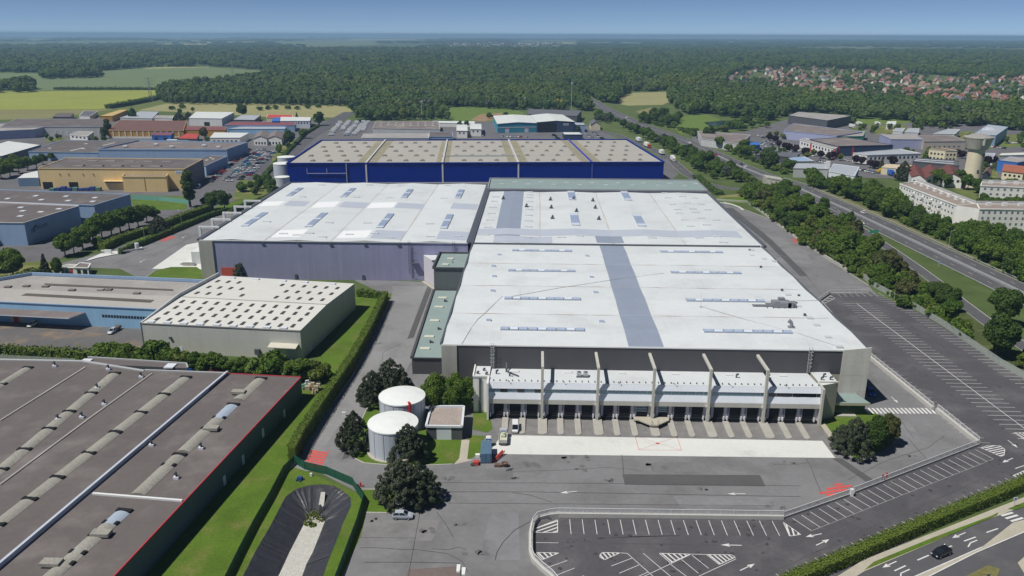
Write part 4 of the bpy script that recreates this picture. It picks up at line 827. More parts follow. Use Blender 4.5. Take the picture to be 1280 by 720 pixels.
# ================================================================ other buildings
def block(name, label, cat, cor, h, wm, rm, par=.4, group=None, parm=None, plinth=None):
    """flat-roofed building: corners are the surveyed roof corners FL, FR, BR, BL at height h"""
    C4 = [P(a, b, h).xy for a, b in cor]; c = sum(C4, Vector((0, 0))) / len(C4)
    r = thing(name, label, cat, (c.x, c.y, 0), 0, group)
    m = MB(); m.prism(C4, 0, h - par, 0, None, top=False); m.build('wall', wm, r)
    m = MB(); m.poly(C4, h - par - .02); m.build('roof', rm, r)
    if par:
        m = MB()
        for i in range(len(C4)): m.wallpath([C4[i], C4[(i + 1) % len(C4)]], .5, h - par - .05, h)
        m.build('parapet', parm or wm, r)
    r_ = dict(r=r, C=C4, h=h, c=c); return r_
def on(B, i, t0, t1, z0, z1, mt, name='window', d=.07, each=True):
    """piece(s) set on wall i of a building; t along the wall 0..1 (lists for several)"""
    a, b = Vector(B['C'][i]), Vector(B['C'][(i + 1) % len(B['C'])]); e = b - a; nn = Vector((e.y, -e.x)).normalized()
    if (a + e / 2 - B['c']).dot(nn) < 0: nn = -nn
    m = MB(); lst = t0 if isinstance(t0, (list, tuple)) else [(t0, t1)]
    for s0, s1 in lst:
        p, q = a + e * s0, a + e * s1; m.prism([p + nn * d, q + nn * d, q - nn * .03, p - nn * .03], z0, z1, 0, None, True); m.cut()
    return m.build_each(name, mt, B['r'])
def row(n, a=.06, b=.94, f=.5): L_ = (b - a) / n; return [(a + L_ * (k + .5 - f / 2), a + L_ * (k + .5 + f / 2)) for k in range(n)]
def roofbit(B, u, v, su, sv, hh, mt, name='rooflight', z=None):
    C = B['C']; m = MB(); c = Vector(C[0]).lerp(C[1], u).lerp(Vector(C[3]).lerp(C[2], u), v); e = (Vector(C[1]) - Vector(C[0])).normalized(); n = Vector((-e.y, e.x)); zz = (B['h'] - .45) if z is None else z
    p = [c - e * su - n * sv, c + e * su - n * sv, c + e * su + n * sv, c - e * su + n * sv]; m.prism(p, zz, zz + hh); return m.build(name, mt, B['r'])
def gable(name, label, cat, cor, h, rise, wm, rm, along=0, group=None, over=.4):
    """pitched roof; ridge parallel to wall FL-FR when along=0, else to FL-BL"""
    C4 = [P(a, b, h).xy for a, b in cor]; c = sum(C4, Vector((0, 0))) / 4; r = thing(name, label, cat, (c.x, c.y, 0), 0, group)
    if along: C4r = [C4[1], C4[2], C4[3], C4[0]]
    else: C4r = C4
    A, B, C, D = C4r; m = MB(); m.prism(C4r, 0, h, 0, None, top=False); M1 = (Vector(B) + Vector(C)) / 2; M0 = (Vector(A) + Vector(D)) / 2
    m.face([(*B, h), (*C, h), (*M1, h + rise)]); m.face([(*D, h), (*A, h), (*M0, h + rise)]); m.build('wall', wm, r)
    e = (Vector(B) - Vector(A)).normalized() * over; f = (Vector(D) - Vector(A)).normalized() * over; dz = rise * over / ((Vector(D) - Vector(A)).length / 2)
    m = MB()
    for off_ in (.04, .22):
        m.face([(*(A - e - f), h - dz + off_), (*(B + e - f), h - dz + off_), (*(M1 + e), h + rise + off_), (*(M0 - e), h + rise + off_)]); m.face([(*(C + e + f), h - dz + off_), (*(D - e + f), h - dz + off_), (*(M0 - e), h + rise + off_), (*(M1 + e), h + rise + off_)])
    m.build('roof', rm, r); return dict(r=r, C=C4, h=h, c=c)
def flatmat(n, c, r=.65, st=.06): return mat(n, c, r, .06, 9., .03, 1.5, streak=st)
DKROOF = mat('dark_bitumen_roof', (.140, .123, .120), .9, .13, 22., .09, 1.3, stain=((.195, .175, .168), 11., .52, .74))
TANROOF = mat('weathered_grey_roof', (.33, .315, .30), .9, .08, 20., .06, 2., stain=((.42, .40, .37), 14., .5, .7))
BROWNROOF = mat('brown_grey_roof', (.20, .17, .165), .9, .1, 20., .07, 2., stain=((.29, .26, .23), 12., .5, .68))
OCHRE = flatmat('ochre_cladding', (.80, .60, .30)); SKYB = flatmat('sky_blue_cladding', (.30, .52, .74)); STEELB = flatmat('steel_blue_cladding', (.30, .42, .60))
LGREY = flatmat('light_grey_cladding', (.52, .53, .53)); CREAM = flatmat('cream_cladding', (.56, .56, .52)); NAVY = flatmat('navy_cladding', (.045, .07, .14)); CWHITE = flatmat('white_render', (.76, .76, .74)); TEAL = flatmat('teal_cladding', (.06, .30, .42))
LAVB = flatmat('lavender_blue_cladding', (.36, .39, .56)); CREAMW = flatmat('cream_render', (.74, .68, .48)); TILE = mat('orange_roof_tile', (.34, .12, .07), .85, .12, 4., .1, .8); TILE2 = mat('red_brown_roof_tile', (.165, .062, .056), .85, .12, 4., .1, .8); TILEB = mat('brown_roof_tile', (.20, .135, .11), .85, .12, 4., .1, .8)
SLATE = mat('slate_roof', (.13, .135, .15), .8, .1, 4., .1, .8); DKG = flatmat('dark_grey_panel', (.10, .105, .115)); OCHD = flatmat('ochre_panel', (.50, .28, .06)); MIDB = flatmat('bright_blue_cladding', (.05, .17, .52)); REDM = flatmat('red_roof_metal', (.50, .075, .06)); MAROON = flatmat('maroon_roof_metal', (.24, .085, .09)); WROOF = flatmat('white_metal_roof', (.70, .73, .71), .5, 0.)
GREYM = flatmat('grey_metal_roof', (.40, .43, .47)); GREENP = flatmat('green_panel', (.05, .30, .17)); REDP2 = flatmat('red_panel', (.50, .06, .05))
# ---- big dark roofed building, bottom left
h = 5.9
BIG = block('warehouse', 'large dark flat roofed building with red edging and rows of curved rooflights, bottom left', 'warehouse', [(120, 742), (376, 471.5), (285, 466.5), (-260, 440)], h, flatmat('blue_grey_wall', (.115, .145, .175)), DKROOF, 0)
c = [P(a, b, h).xy for a, b in ((376, 471.5), (284.5, 466.8), (181, 463), (105, 451), (0, 449), (-260, 438), (-420, 760), (110, 755))]
for o in list(BIG['r'].children): bpy.data.objects.remove(o)
r = BIG['r']; m = MB(); m.prism(c, 0, h, 0, None, top=False); m.build('wall', flatmat('blue_grey_wall', (.115, .145, .175)), r)
m = MB(); m.poly(c, h - .05); m.build('roof', DKROOF, r)
m = MB(); m.wallpath([c[7], c[0]], .22, h - .25, h + .12); m.wallpath([c[0], c[1]], .22, h - .25, h + .12); m.build('red_edge', mat('red_trim', (.52, .06, .08), .5, .04, 4., 0), r)
m = MB(); m.wallpath([c[1], c[2]], .5, h - .3, h + .28); m._wp([Vector(q) for q in (c[2], c[3], c[4], c[5])], [Vector(q) + Vector((0, -.9)) for q in (c[2], c[3], c[4], c[5])], h - .3, h + .22, 0, 0); m.build('roof_edge', STEEL, r)
def roofline(pxs, w, z, dz, mt, name):
    m = MB(); q = [P(a, b, h).xy for a, b in pxs]; m.wallpath(q, w, h - .05 + z, h + dz); return m.build(name, mt, r)
roofline([(284.5, 467.5), (0, 709), (-60, 760)], .55, 0, .9, mat('zinc_capping', (.52, .57, .65), .5, .06, 5., .05), 'fire_wall'); roofline([(283.8, 468.5), (-2, 707.5), (-62, 758)], .5, 0, .5, EDGE, 'fire_wall_flashing')
roofline([(116, 617.5), (228, 626.5)], .5, 0, .3, WPAINT, 'roof_kerb'); roofline([(107, 459), (0, 526)], .5, 0, .16, TANROOF, 'roof_kerb'); roofline([(190, 467), (116, 520), (0, 606)], .5, 0, .16, TANROOF, 'roof_kerb')
m = MB(); q = [P(a, b, 5.0).xy for a, b in ((95, 455), (235, 461), (233, 455.5), (110, 447.5))]
x = thing('lean_to', 'low dark roofed lean-to with two pale rooflights behind the large dark roof', 'annex', (q[0].x, q[0].y, 0)); m.prism(q, 0, 5.2, 0, None, top=False); m.build('wall', DKG, x); m = MB(); m.poly(q, 5.15); m.build('roof', DKROOF, x); m = MB(); m.wallpath([q[3], q[2]], .4, 5, 5.5); m.wallpath([q[1], q[2]], .4, 5, 5.5); m.build('parapet', STEEL, x)
for a, b in ((107.5, 452), (213, 458)): cc = P(a, b, 5.2); m = MB(); m.box(cc.x - 1.3, cc.x + 1.3, cc.y - 1.5, cc.y + 1.5, 5.16, 5.5); m.build('rooflight', LIGHTM, x)
CURV = mat('weathered_rooflight', (.32, .31, .275), .85, .16, 4., .24, .45, stain=((.26, .25, .215), 2., .5, .7)); CURVB = mat('newer_rooflight', (.38, .45, .54), .5, .06, 3., .03)
def barrel(pa, pb, wd, rise, mb, mi=0, z=h):
    a, b = P(*pa, z).xy, P(*pb, z).xy; d = (b - a); n = Vector((-d.y, d.x)).normalized(); k = 8
    for i in range(k):
        s0, s1 = -1 + 2 * i / k, -1 + 2 * (i + 1) / k; z0, z1 = z + rise * (1 - s0 * s0), z + rise * (1 - s1 * s1)
        mb.face([(*(a + n * s0 * wd / 2), z0), (*(b + n * s0 * wd / 2), z0), (*(b + n * s1 * wd / 2), z1), (*(a + n * s1 * wd / 2), z1)], mi)
    for e in (a, b): mb.face([(*(e + n * (-1 + 2 * i / k) * wd / 2), z + rise * (1 - (-1 + 2 * i / k) ** 2)) for i in range(k + 1)], mi)
def lightrow(p0, p1, ranges, wd, rise=.75, blue=()):
    wd *= .9; rise *= .6
    for i, (t0, t1) in enumerate(ranges):
        a = (lerp(p0[0], p1[0], t0), lerp(p0[1], p1[1], t0)); b = (lerp(p0[0], p1[0], t1), lerp(p0[1], p1[1], t1)); m = MB(); barrel(a, b, wd, rise, m, 1 if i in blue else 0); o = m.build('curved_rooflight', [CURV, CURVB], r)
        A, B = P(*a, h).xy, P(*b, h).xy; dn = (A - B).normalized(); nn = Vector((-dn.y, dn.x)); k = MB(); k.prism([A + dn * .1 + nn * wd * .5, A + dn * 1.15 + nn * wd * .52, A + dn * 1.15 - nn * wd * .52, A + dn * .1 - nn * wd * .5], h, h + .32)
        if i < len(ranges) - 1 or t0 > .05: k.build('smoke_vent', DARK, r)
lightrow((142, 468), (-70, 647), [(0, .128), (.14, .255), (.27, .375), (.39, .52), (.535, .66), (.675, .80), (.815, .95)], 3.3)
lightrow((231, 473), (-60, 700), [(0, .085), (.095, .185), (.195, .29), (.305, .41), (.42, .54), (.555, .66), (.675, .80), (.815, .95)], 3.3)
lightrow((33, 461), (-50, 512), [(0, .38), (.40, .8)], 3.0)
lightrow((325, 474.5), (170, 620), [(0, .175), (.225, .34), (.34, .435), (.435, .62), (.66, .75), (.75, .99)], 3.4, .8, (1,))
lightrow((153, 641), (48, 735), [(0, .165), (.165, .30), (.33, .56), (.56, .70), (.70, .95)], 3.4, .8, (0,))
for (a, b), t in (((300, 492.5), .2), ((266, 538), 0), ((129, 670), 0), ((67, 707), 0)):
    cc = P(a, b, h); m = MB(); m.box(cc.x - 2.0, cc.x + 1.4, cc.y - .9, cc.y + .9, h + .3, h + .95); m.build('raised_vent', CURV, r)
for a, b in ((177, 471.5), (122, 486), (131, 506), (103, 522), (73, 525), (252, 561), (221, 598), (190, 557), (69, 458), (136, 462)):
    cc = P(a, b, h); m = MB(); m.box(cc.x - .6, cc.x + .5, cc.y - .4, cc.y + .4, h - .05, h + .45); m.cyl((cc.x, cc.y, h + .4), (cc.x, cc.y, h + 1.0), .25, .2, 8, 1); m.cyl((cc.x, cc.y, h + 1.0), (cc.x - .3, cc.y, h + 1.35), .32, .36, 8, 1); m.build('roof_cowl', [LIGHTM, EDGE], r)
sx_ = MB()
A, B = Vector(c[7]), Vector(c[0])
for t in (.72, .60, .5, .86): p = A.lerp(B, t); q = A.lerp(B, t + .012); nn = Vector(((B - A).y, -(B - A).x)).normalized(); sx_.prism([p + nn * .1, q + nn * .1, q - nn * .02, p - nn * .02], 0 if t != .72 else 1.2, 2.3 if t != .72 else 3.4); sx_.cut()
sx_.build_each('service_door', LIGHTM, r)
# ---- cream building with dotted roof
h = 9.3; wq = [P(a, b, h).xy for a, b in ((177, 404), (375, 413.5), (443, 354.5), (274.5, 344.5))]
cb = thing('warehouse', 'pale cream windowless building with pitched roof dotted by many small dark rooflights', 'warehouse', ((wq[0].x + wq[1].x) / 2, wq[0].y, 0))
A, B, C, D = [Vector(q) for q in wq]; MA, MBm = A.lerp(D, .45), B.lerp(C, .45); rs = 1.0
m = MB(); m.prism([A, B, C, D], 0, h, 0, None, top=False); m.face([(*B, h), (*C, h), (*MBm, h + rs)]); m.build('wall', CREAM, cb)
m = MB(); m.face([(*A, h), (*B, h), (*MBm, h + rs), (*MA, h + rs)]); m.face([(*MA, h + rs), (*MBm, h + rs), (*C, h), (*D, h)]); m.bar((*MA, h + rs + .03), (*MBm, h + rs + .03), .5, .12, 1); m.bar((*A, h), (*B, h), .3, .3, 1); m.build('roof', [mat('cream_metal_roof', (.66, .66, .62), .6, .04, 12., .02), TANROOF], cb)
m = MB(); e = (B - A).normalized() * .5
for p, q, zp, zq in ((A, MA, h, h + rs), (MA, D, h + rs, h)): m.face([(*(p - e), 0), (*(q - e), 0), (*(q - e), zq + 1.2), (*(p - e), zp + .25 if p is A else zp + 1.2)]); m.face([(*q, zq), (*p, zp), (*p, zp + .25 if p is A else zp + 1.2), (*q, zq + 1.2)]); m.face([(*(p - e), zp + (.25 if p is A else 1.2)), (*(q - e), zq + 1.2), (*q, zq + 1.2), (*p, zp + (.25 if p is A else 1.2))])
m.build('gable_parapet', LGREY, cb)
dotm = mat('brown_grey_pane', (.085, .075, .07), .4, .1, 3., 0); proto = None; ang = math.atan2((D - A).y, (D - A).x)
def cbp(u, v): return (A.lerp(B, u).lerp(D.lerp(C, u), v), h + rs * (v / .45 if v < .45 else (1 - v) / .55) + .03)
skip = {(6, 3), (6, 2), (6, 4), (6, 5), (6, 6), (5, 4), (4, 4), (5, 3), (4, 6)}
def dot(u, v, big=0):
    p, z = cbp(u, v); m = MB(); e1 = (D - A).normalized(); n1 = (B - A).normalized(); l, w_ = (1.3, .5) if not big else (.7, 1.1)
    m.prism([p - e1 * l - n1 * w_, p + e1 * l - n1 * w_, p + e1 * l + n1 * w_, p - e1 * l + n1 * w_], z - .05, z + (.12 if not big else .4)); m.build('rooflight' if not big else 'roof_vent', dotm if not big else LIGHTM, cb)
for r_i, v in enumerate((.07, .17, .27, .37, .55, .70, .85)):
    for ci in range(12):
        if r_i >= 4 and ci in (3, 4, 5, 6) and (r_i + ci) % 4 != 0: continue
        dot(.06 + .079 * ci + .006 * ((r_i * 7 + ci * 3) % 3), v)
for k in range(9): dot(.05 + .105 * k, .022, 1)
for u in (.12, .30, .5, .66, .86): dot(u, .95, 1)
BB = dict(r=cb, C=[A, B, C, D], h=h, c=(A + C) / 2); on(BB, 0, .225, .245, 0, 2.2, LIGHTM, 'door'); on(BB, 0, .905, .975, 0, 4.2, flatmat('grey_blue_shutter', (.40, .45, .52)), 'roller_door'); on(BB, 0, .71, .74, 1.2, 2.9, DKG, 'electrical_cabinet', .8); on(BB, 0, .168, .182, 4.8, 5.4, EDGE, 'wall_lamp', .5)
p0, p1 = A.lerp(B, .81), A.lerp(B, .985); nn = Vector(((B - A).y, -(B - A).x)).normalized(); m = MB(); m.prism([p0, p1, p1 + nn * 2.6, p0 + nn * 2.6], [4.9, 4.9, 4.4, 4.4], [5.1, 5.1, 4.6, 4.6], 0, None, True); m.build('canopy', mat('cream_canopy', (.60, .57, .48)), cb); on(BB, 1, [(.12, .15), (.36, .38)], 0, 0, 2.2, LIGHTM, 'door')
# ---- sky blue building behind it
h = hgt(160, 410, 384)
sb = block('warehouse', 'long low sky blue building with weathered grey roof left of the cream building', 'warehouse', [(-120, 371), (205, 386.5), (262, 353), (40, 343.5)], h, SKYB, TANROOF, .2, parm=STEELB)
m = MB(); C = sb['C']; m.wallpath([C[2], C[3]], .5, h - .2, h + 1.0); m.wallpath([C[3], Vector(C[3]) + (Vector(C[0]) - Vector(C[3])) * .5], .5, h - .2, h + 1.0); m.build('parapet', STEELB, sb['r'])
m = MB(); q = [P(a, b, h).xy for a, b in ((-120, 371), (205, 386.5), (230, 370.5), (-90, 355.5))]; m.poly(q, h - .15); m.build('roof_slope', mat('paler_weathered_roof', (.42, .40, .375), .9, .08, 14., .06, 1.8), sb['r'])
for pl in ([(57, 356.2), (55, 353.8), (216, 361.2), (217, 363)], [(26, 369), (33, 366.2), (193, 374.6), (188, 378)]): m = MB(); m.poly([P(a, b, h).xy for a, b in pl], h - .08); m.build('sunken_light_strip', mat('brown_rooflight', (.12, .105, .095)), sb['r'])
for a, b in ((10, 358.5), (33, 357.5), (57, 358), (90, 362.5), (126, 362), (136, 362), (171, 366.5)): cc = P(a, b, h); m = MB(); m.box(cc.x - 1.1, cc.x + 1.1, cc.y - .8, cc.y + .8, h - .1, h + .3); m.build('roof_vent', [TANROOF, BROWNROOF][(a // 10) % 2], sb['r'])
A, B = Vector(C[0]), Vector(C[1]); e = (B - A).normalized(); nn = Vector((e.y, -e.x))
def tx(px, py, z): return (P(px, py, z).xy - A).dot(e) / (B - A).length
z1 = Zat(0, 393, A.lerp(B, .5).y)
t1 = tx(108, 393, 4); q0, q1 = A, A + (B - A) * t1; m = MB(); m.prism([q0, q1, q1 + nn * 5.5 - e * 2.0, q0 + nn * 5.5], [4.6, 4.6, 4.4, 4.4], [4.9, 4.9, 4.7, 4.7], 0, 1, True); m.build('canopy', [LIGHTM, BROWNROOF], sb['r'])
tw0, tw1 = tx(131, 392, 4.2), tx(190, 394, 4.2); on(sb, 0, [(lerp(tw0, tw1, k / 16), lerp(tw0, tw1, (k + .72) / 16)) for k in range(16)], 0, 3.5, 4.4, DGLASS); td = tx(12, 402, 1); on(sb, 0, td, td + .02, 0, 2.6, REDP2, 'door', .09); on(sb, 0, td - .012, td + .052, 0, 3.9, LGREY, 'door_surround', .05)
m = MB()
for t in (.45, .55): p = A + (B - A) * (t1 * t + .35 * (1 - t) * 0) + nn * 4.8; m.bar((*p, 0), (*p, 4.4), .25); m.cut()
m.build_each('canopy_post', STEEL, sb['r'])
# ---- yellow building
h = hgt(60, 237, 210.5)
yb = block('warehouse', 'ochre yellow building with dark roof, dark doorways and stacked blue crates in front', 'warehouse', [(47.5, 210), (230, 211), (253.5, 198.5), (84, 197)], h, OCHRE, DKROOF, .35)
C = yb['C']; m = MB(); e = (Vector(C[1]) - Vector(C[0])).normalized(); n_ = Vector((e.y, -e.x)); m.prism([Vector(C[1]) + e * .06 + n_ * .3, Vector(C[2]) + e * .06, Vector(C[2]) + e * .2, Vector(C[1]) + e * .2 + n_ * .3], 0, h + .02); m.build('side_cladding', flatmat('taupe_cladding', (.22, .205, .195)), yb['r'])
def txx(B_, px, z): A, B = Vector(B_['C'][0]), Vector(B_['C'][1]); return (P(px, 225, z).xy - A).dot((B - A).normalized()) / (B - A).length
for a, b in ((50, 62.5), (83, 94.5)): t0 = (a - 47.5) / 182.5; t1 = (b - 47.5) / 182.5; on(yb, 0, t0, t1, 0, 4.6, DARK, 'doorway', .06)
on(yb, 0, .45, .575, 4.3, 5.2, EDGE, 'window', .4); on(yb, 0, .44, .58, 5.3, 5.7, OCHRE, 'canopy', 2.2); on(yb, 0, .45, .575, 0, 4.2, flatmat('pale_ochre', (.72, .56, .32)), 'lobby', .35)
on(yb, 0, .938, .985, h - 3.0, h - 1.3, mat('white_sign_panel', (.75, .78, .82)), 'sign_panel', .1); on(yb, 0, [(.944 + .009 * k, .950 + .009 * k) for k in range(4)], 0, h - 2.5, h - 1.8, MIDB, 'sign_lettering', .13)
for k in range(5):
    for (u, v) in ((.23 + .135 * k, .22), (.18 + .135 * k + .06, .70)): roofbit(yb, u, v, 3.2, .8, .5, TANROOF)
    roofbit(yb, .27 + .135 * k, .24, .35, .6, .9, EDGE, 'roof_vent')
on(yb, 0, [(.14, .145), (.20, .205), (.30, .305), (.37, .375)], 0, h - 4, h - 3.4, EDGE, 'wall_lamp', .4)
h2 = hgt(155, 240, 220)
y2 = block('annex', 'ochre yellow box annex with sunken roof at front of the yellow building', 'annex', [(152.5, 220), (207.5, 220), (214.5, 212.5), (160, 212.5)], h2, OCHRE, BROWNROOF, .7); on(y2, 0, .49, .505, 1, h2 - 1, flatmat('dark_ochre', (.45, .30, .12)), 'downpipe', .15)
h3 = 5.5; block('shed', 'small dark blue shed with white sloping roof beside the yellow building', 'shed', [(22, 222.5), (48, 222), (47, 213.5), (30, 217)], h3, flatmat('shed_blue', (.16, .25, .38)), WROOF, 0)
# ---- pale blue twin building with the swoosh mark
h = hgt(34, 307, 278)
t1_ = block('warehouse', 'pale blue hall with dark flat roof and a blue swoosh emblem on its shaded side', 'warehouse', [(-90, 277), (30, 278), (98.5, 257), (-20, 252)], h, STEELB, DKROOF, .3, parm=LGREY)
on(t1_, 0, .0, .68, 0, 5.6, flatmat('maroon_brick', (.20, .09, .08)), 'brick_annex', 4.0)
C = t1_['C']; A, B = Vector(C[1]), Vector(C[2]); e = (B - A); L_ = e.length; e.normalize(); nn = Vector((e.y, -e.x)); nn = nn if (A - t1_['c']).dot(nn) > 0 else -nn
def wp_(s, z, d=.09): q = A + e * s + nn * d; return (q.x, q.y, z)
NVY = mat('navy_sign_paint', (.008, .015, .10), .6, .05, 3., 0)
s0 = L_ * .055; m = MB()
def flat3(pts, mb, d=.12): mb.face([wp_(a, b, d) for a, b in pts]); mb.face([wp_(a, b, d) for a, b in reversed(pts)])
flat3([(s0, h - 6.3), (s0 + L_ * .05, h - 5.6), (s0 + L_ * .10, h - 5.2), (s0 + L_ * .115, h - 4.4), (s0 + L_ * .07, h - 4.9)], m); flat3([(s0 + L_ * .005, h - 5.2), (s0 + L_ * .06, h - 4.0), (s0 + L_ * .15, h - 2.0), (s0 + L_ * .12, h - 3.6), (s0 + L_ * .06, h - 4.5)], m); m.build('swoosh_emblem', NVY, t1_['r'])
m = MB()
for k in range(6):
    a = s0 + L_ * (.13 + .035 * k); zb = h - 4.9
    flat3([(a, zb), (a + L_ * .008, zb), (a + L_ * .012, zb + 1.5), (a + L_ * .004, zb + 1.5)], m)
    if k % 2 == 0: flat3([(a + L_ * .004, zb), (a + L_ * .022, zb), (a + L_ * .022, zb + .35), (a + L_ * .004, zb + .35)], m, .125)
    if k % 3 != 2: flat3([(a + L_ * .012, zb + 1.1), (a + L_ * .026, zb + 1.1), (a + L_ * .026, zb + 1.5), (a + L_ * .012, zb + 1.5)], m, .125)
    m.cut()
m.build_each('sign_lettering', NVY, t1_['r'])
h_ = h * 1.0
t2_ = block('warehouse', 'pale blue rear wing with dark flat roof behind the hall with the swoosh emblem', 'warehouse', [(-20, 251.5), (117.5, 256), (162.5, 242.5), (-20, 236)], h_, STEELB, DKROOF, .4, parm=STEELB)
m = MB(); m.wallpath([t1_['C'][2], t1_['C'][3]], .6, h - .3, h + .25); m.build('fire_wall', WPAINT, t1_['r'])
for B_, lst in ((t1_, ((.55, .2), (.75, .35), (.62, .62), (.82, .6), (.9, .8), (.5, .8))), (t2_, ((.2, .3), (.4, .6), (.48, .3), (.62, .65), (.7, .3), (.84, .62), (.9, .3)))):
    for u, v in lst: roofbit(B_, u, v, 1.3, 1.1, .35, LIGHTM)
# ---- gatehouse and weighbridge
h = 3.4; gh = block('gatehouse', 'small white gatehouse with grey flat roofs beside the yard entrance', 'gatehouse', [(92, 334), (110, 334.5), (113, 329), (100, 328)], h, CWHITE, BROWNROOF, .25, parm=CWHITE); on(gh, 0, [(.2, .45), (.6, .9)], 0, .8, 2.4, DGLASS); on(gh, 1, .2, .7, .3, 2.6, DGLASS)
h = 3.0; g2 = block('gatehouse_wing', 'low white canopy wing joined to the small white gatehouse', 'gatehouse', [(74, 334), (92.2, 334.5), (98, 330.5), (84, 330)], h, CWHITE, CONC, .15); on(g2, 0, .72, .9, 0, 2.4, REDP2, 'door'); on(g2, 0, [(.1, .3), (.4, .6)], 0, .6, 2.2, TANROOF, 'shutter')
m = MB(); m.prism(P2([(107, 327.5), (122, 323), (150, 317.5), (177, 311.5), (178, 309.5), (172, 308), (148, 314), (126, 318), (112, 324)]), 0, .35); tag(m.build('traffic_island', CONC_W), kind='structure')
q = P(136, 318); wb = MB(); wb.box(q.x - 1.6, q.x + 1.4, q.y - .3, q.y + .3, .35, 2.2); wb.box(q.x - 3.2, q.x - 1.6, q.y - .2, q.y + .2, 1.4, 2.0); wb.cyl((q.x + 9, q.y + 8, .3), (q.x + 9, q.y + 8, 3.2), .9, .9, 10); wb.bar((q.x + 4, q.y, 1.2), (q.x + 14, q.y + 8, 1.2), .3, .6); tag(wb.build('barrier_kiosk', WPAINT), 'white barrier kiosk on a pale traffic island at the yard entrance', 'kiosk')
# ---- pump house and water tanks
TANK = mat('pale_tank_steel', (.52, .56, .62), .5, .04, 9., .03, 2., streak=.06); WTOP = mat('white_tank_lid', (.78, .81, .79), .6, .03, 7., .02, stain=((.70, .72, .68), 4., .52, .75))
def tank(label, pl, pr, pf, zt, drop):
    a, b = P(*pl, zt), P(*pr, zt); cx, cy = (a.x + b.x) / 2, (a.y + b.y) / 2; rr_ = (b.x - a.x) / 2; t = thing('water_tank', label, 'water tank', (cx, cy, 0)); m = MB(); m.lathe([(rr_, 0), (rr_, zt)], 40, (cx, cy)); m.build('shell', TANK, t, True)
    m = MB(); m.lathe([(rr_ + .12, zt - .25), (rr_ + .12, zt + .05), (rr_ * .6, zt + .45), (0, zt + .7)], 40, (cx, cy)); m.build('lid', WTOP, t, False)
    m = MB(); m.lathe([(rr_ + .6, 0), (rr_ + .6, .25), (rr_, .25)], 40, (cx, cy)); m.build('base_ring', CONC_B, t)
    m = MB()
    for k in range(14): an_ = math.pi * 2 * k / 14; m.bar((cx + (rr_ + .03) * math.cos(an_), cy + (rr_ + .03) * math.sin(an_), .25), (cx + (rr_ + .03) * math.cos(an_), cy + (rr_ + .03) * math.sin(an_), zt), .08)
    m.build('shell_seam', mat('tank_seam', (.36, .40, .45)), t); return t, cx, cy, rr_
zt = 7.4; tk, cx, cy, rr_ = tank('round white topped water tank with a red riser pipe, the rear of two', (474.2, 494), (531, 495), 0, zt, 0)
m = MB(); an_ = -1.1; px_, py_ = cx + (rr_ + .35) * math.cos(an_), cy + (rr_ + .35) * math.sin(an_); m.cyl((px_, py_, 0), (px_, py_, zt + .3), .32, .32, 10); m.bar((px_, py_, zt + .3), (px_ - .4, py_ + 1, zt + .3), .5); m.build('red_riser', mat('red_pipe_paint', (.50, .03, .035), .45, .04, 2., 0), tk)
zt = 7.2; tank('round white topped water tank standing nearest the yard behind the dark pines', (460.5, 527), (522, 528.5), 0, zt, 0)
m = MB(); q = P(524, 526); m.bar((q.x, q.y + 1, .7), (q.x + 4, q.y + 1, .7), .7, .7); m.cyl((q.x + .8, q.y + .6, .9), (q.x + 3, q.y + .6, .9), .5, .5, 10); tag(m.build('red_valve_set', MATS['red_pipe_paint']), 'red pipe valves lying between the water tanks and the pump house', 'pipework')
h = hgt(545, 552, 534); ph_ = block('pump_house', 'small dark pump house with gravel roof and white double door', 'pump house', [(532.5, 531.5), (577.5, 532), (580, 507), (539, 507)], h, DKG, mat('gravel_roof', (.36, .31, .28), .95, .08, 3., .25, .35), .45, parm=LIGHTM); on(ph_, 0, .29, .70, 0, h - .45, LIGHTM, 'double_door', .06)
# ---- rear estate: teal shed, dark hall, grey hall, fitters
h = 9.; ts = gable('warehouse', 'teal blue shed with white ribbed roof beyond the royal blue warehouse', 'warehouse', [(622, 155), (671.5, 154), (664, 144.5), (617, 145)], h, 1.2, TEAL, WROOF, 1); on(ts, 0, -.0, 1.0, 5.1, 5.6, CWHITE, 'white_band', .1); on(ts, 0, [(.19, .29), (.68, .78)], 0, .3, 4.2, LIGHTM, 'door', .1); on(ts, 0, [(.19, .29), (.68, .78)], 0, 4.2, 5.0, REDP2, 'door_sign', .14)
h = 10.; th_ = gable('warehouse', 'dark navy shed with white roof and open black front beside the teal shed', 'warehouse', [(671, 153), (718.5, 152.5), (703, 143.5), (664, 144)], h, 1.4, NAVY, WROOF, 1); on(th_, 0, .02, .52, 0, 9., DARK, 'open_front', .1); on(th_, 0, .70, .84, 6.8, 8.6, LIGHTM, 'sign_panel', .12); on(th_, 0, [(.72 + .03 * k, .735 + .03 * k) for k in range(4)], 0, 7.2, 8.2, NVY, 'sign_lettering', .16)
bx_ = block('shed', 'low navy shed with white roof standing before the open black shed', 'shed', [(705, 168), (728.5, 168), (724, 165), (703, 165)], 5, NAVY, WROOF, .2); block('shed', 'blue grey narrow shed beside the navy open fronted shed', 'shed', [(719, 156), (731, 156), (729, 153.5), (718, 153)], 7, STEELB, GREYM, .2)
block('warehouse', 'long dark slate grey warehouse just before the forest by the motorway', 'warehouse', [(659, 142.5), (721, 145), (727, 138), (660, 136)], 9, DKG, SLATE, .2)
gh_ = gable('house', 'small white gabled house beside the motorway behind blue warehouse', 'house', [(738.5, 156), (750.5, 156), (748, 152.5), (737, 152.5)], 5.5, 3.2, CREAMW, SLATE, 1)
b1 = block('warehouse', 'low grey hall with dark dotted roof behind the royal blue warehouse', 'warehouse', [(466, 160), (550, 161.5), (548, 151.5), (470, 151.5)], 7, LGREY, BROWNROOF, .3)
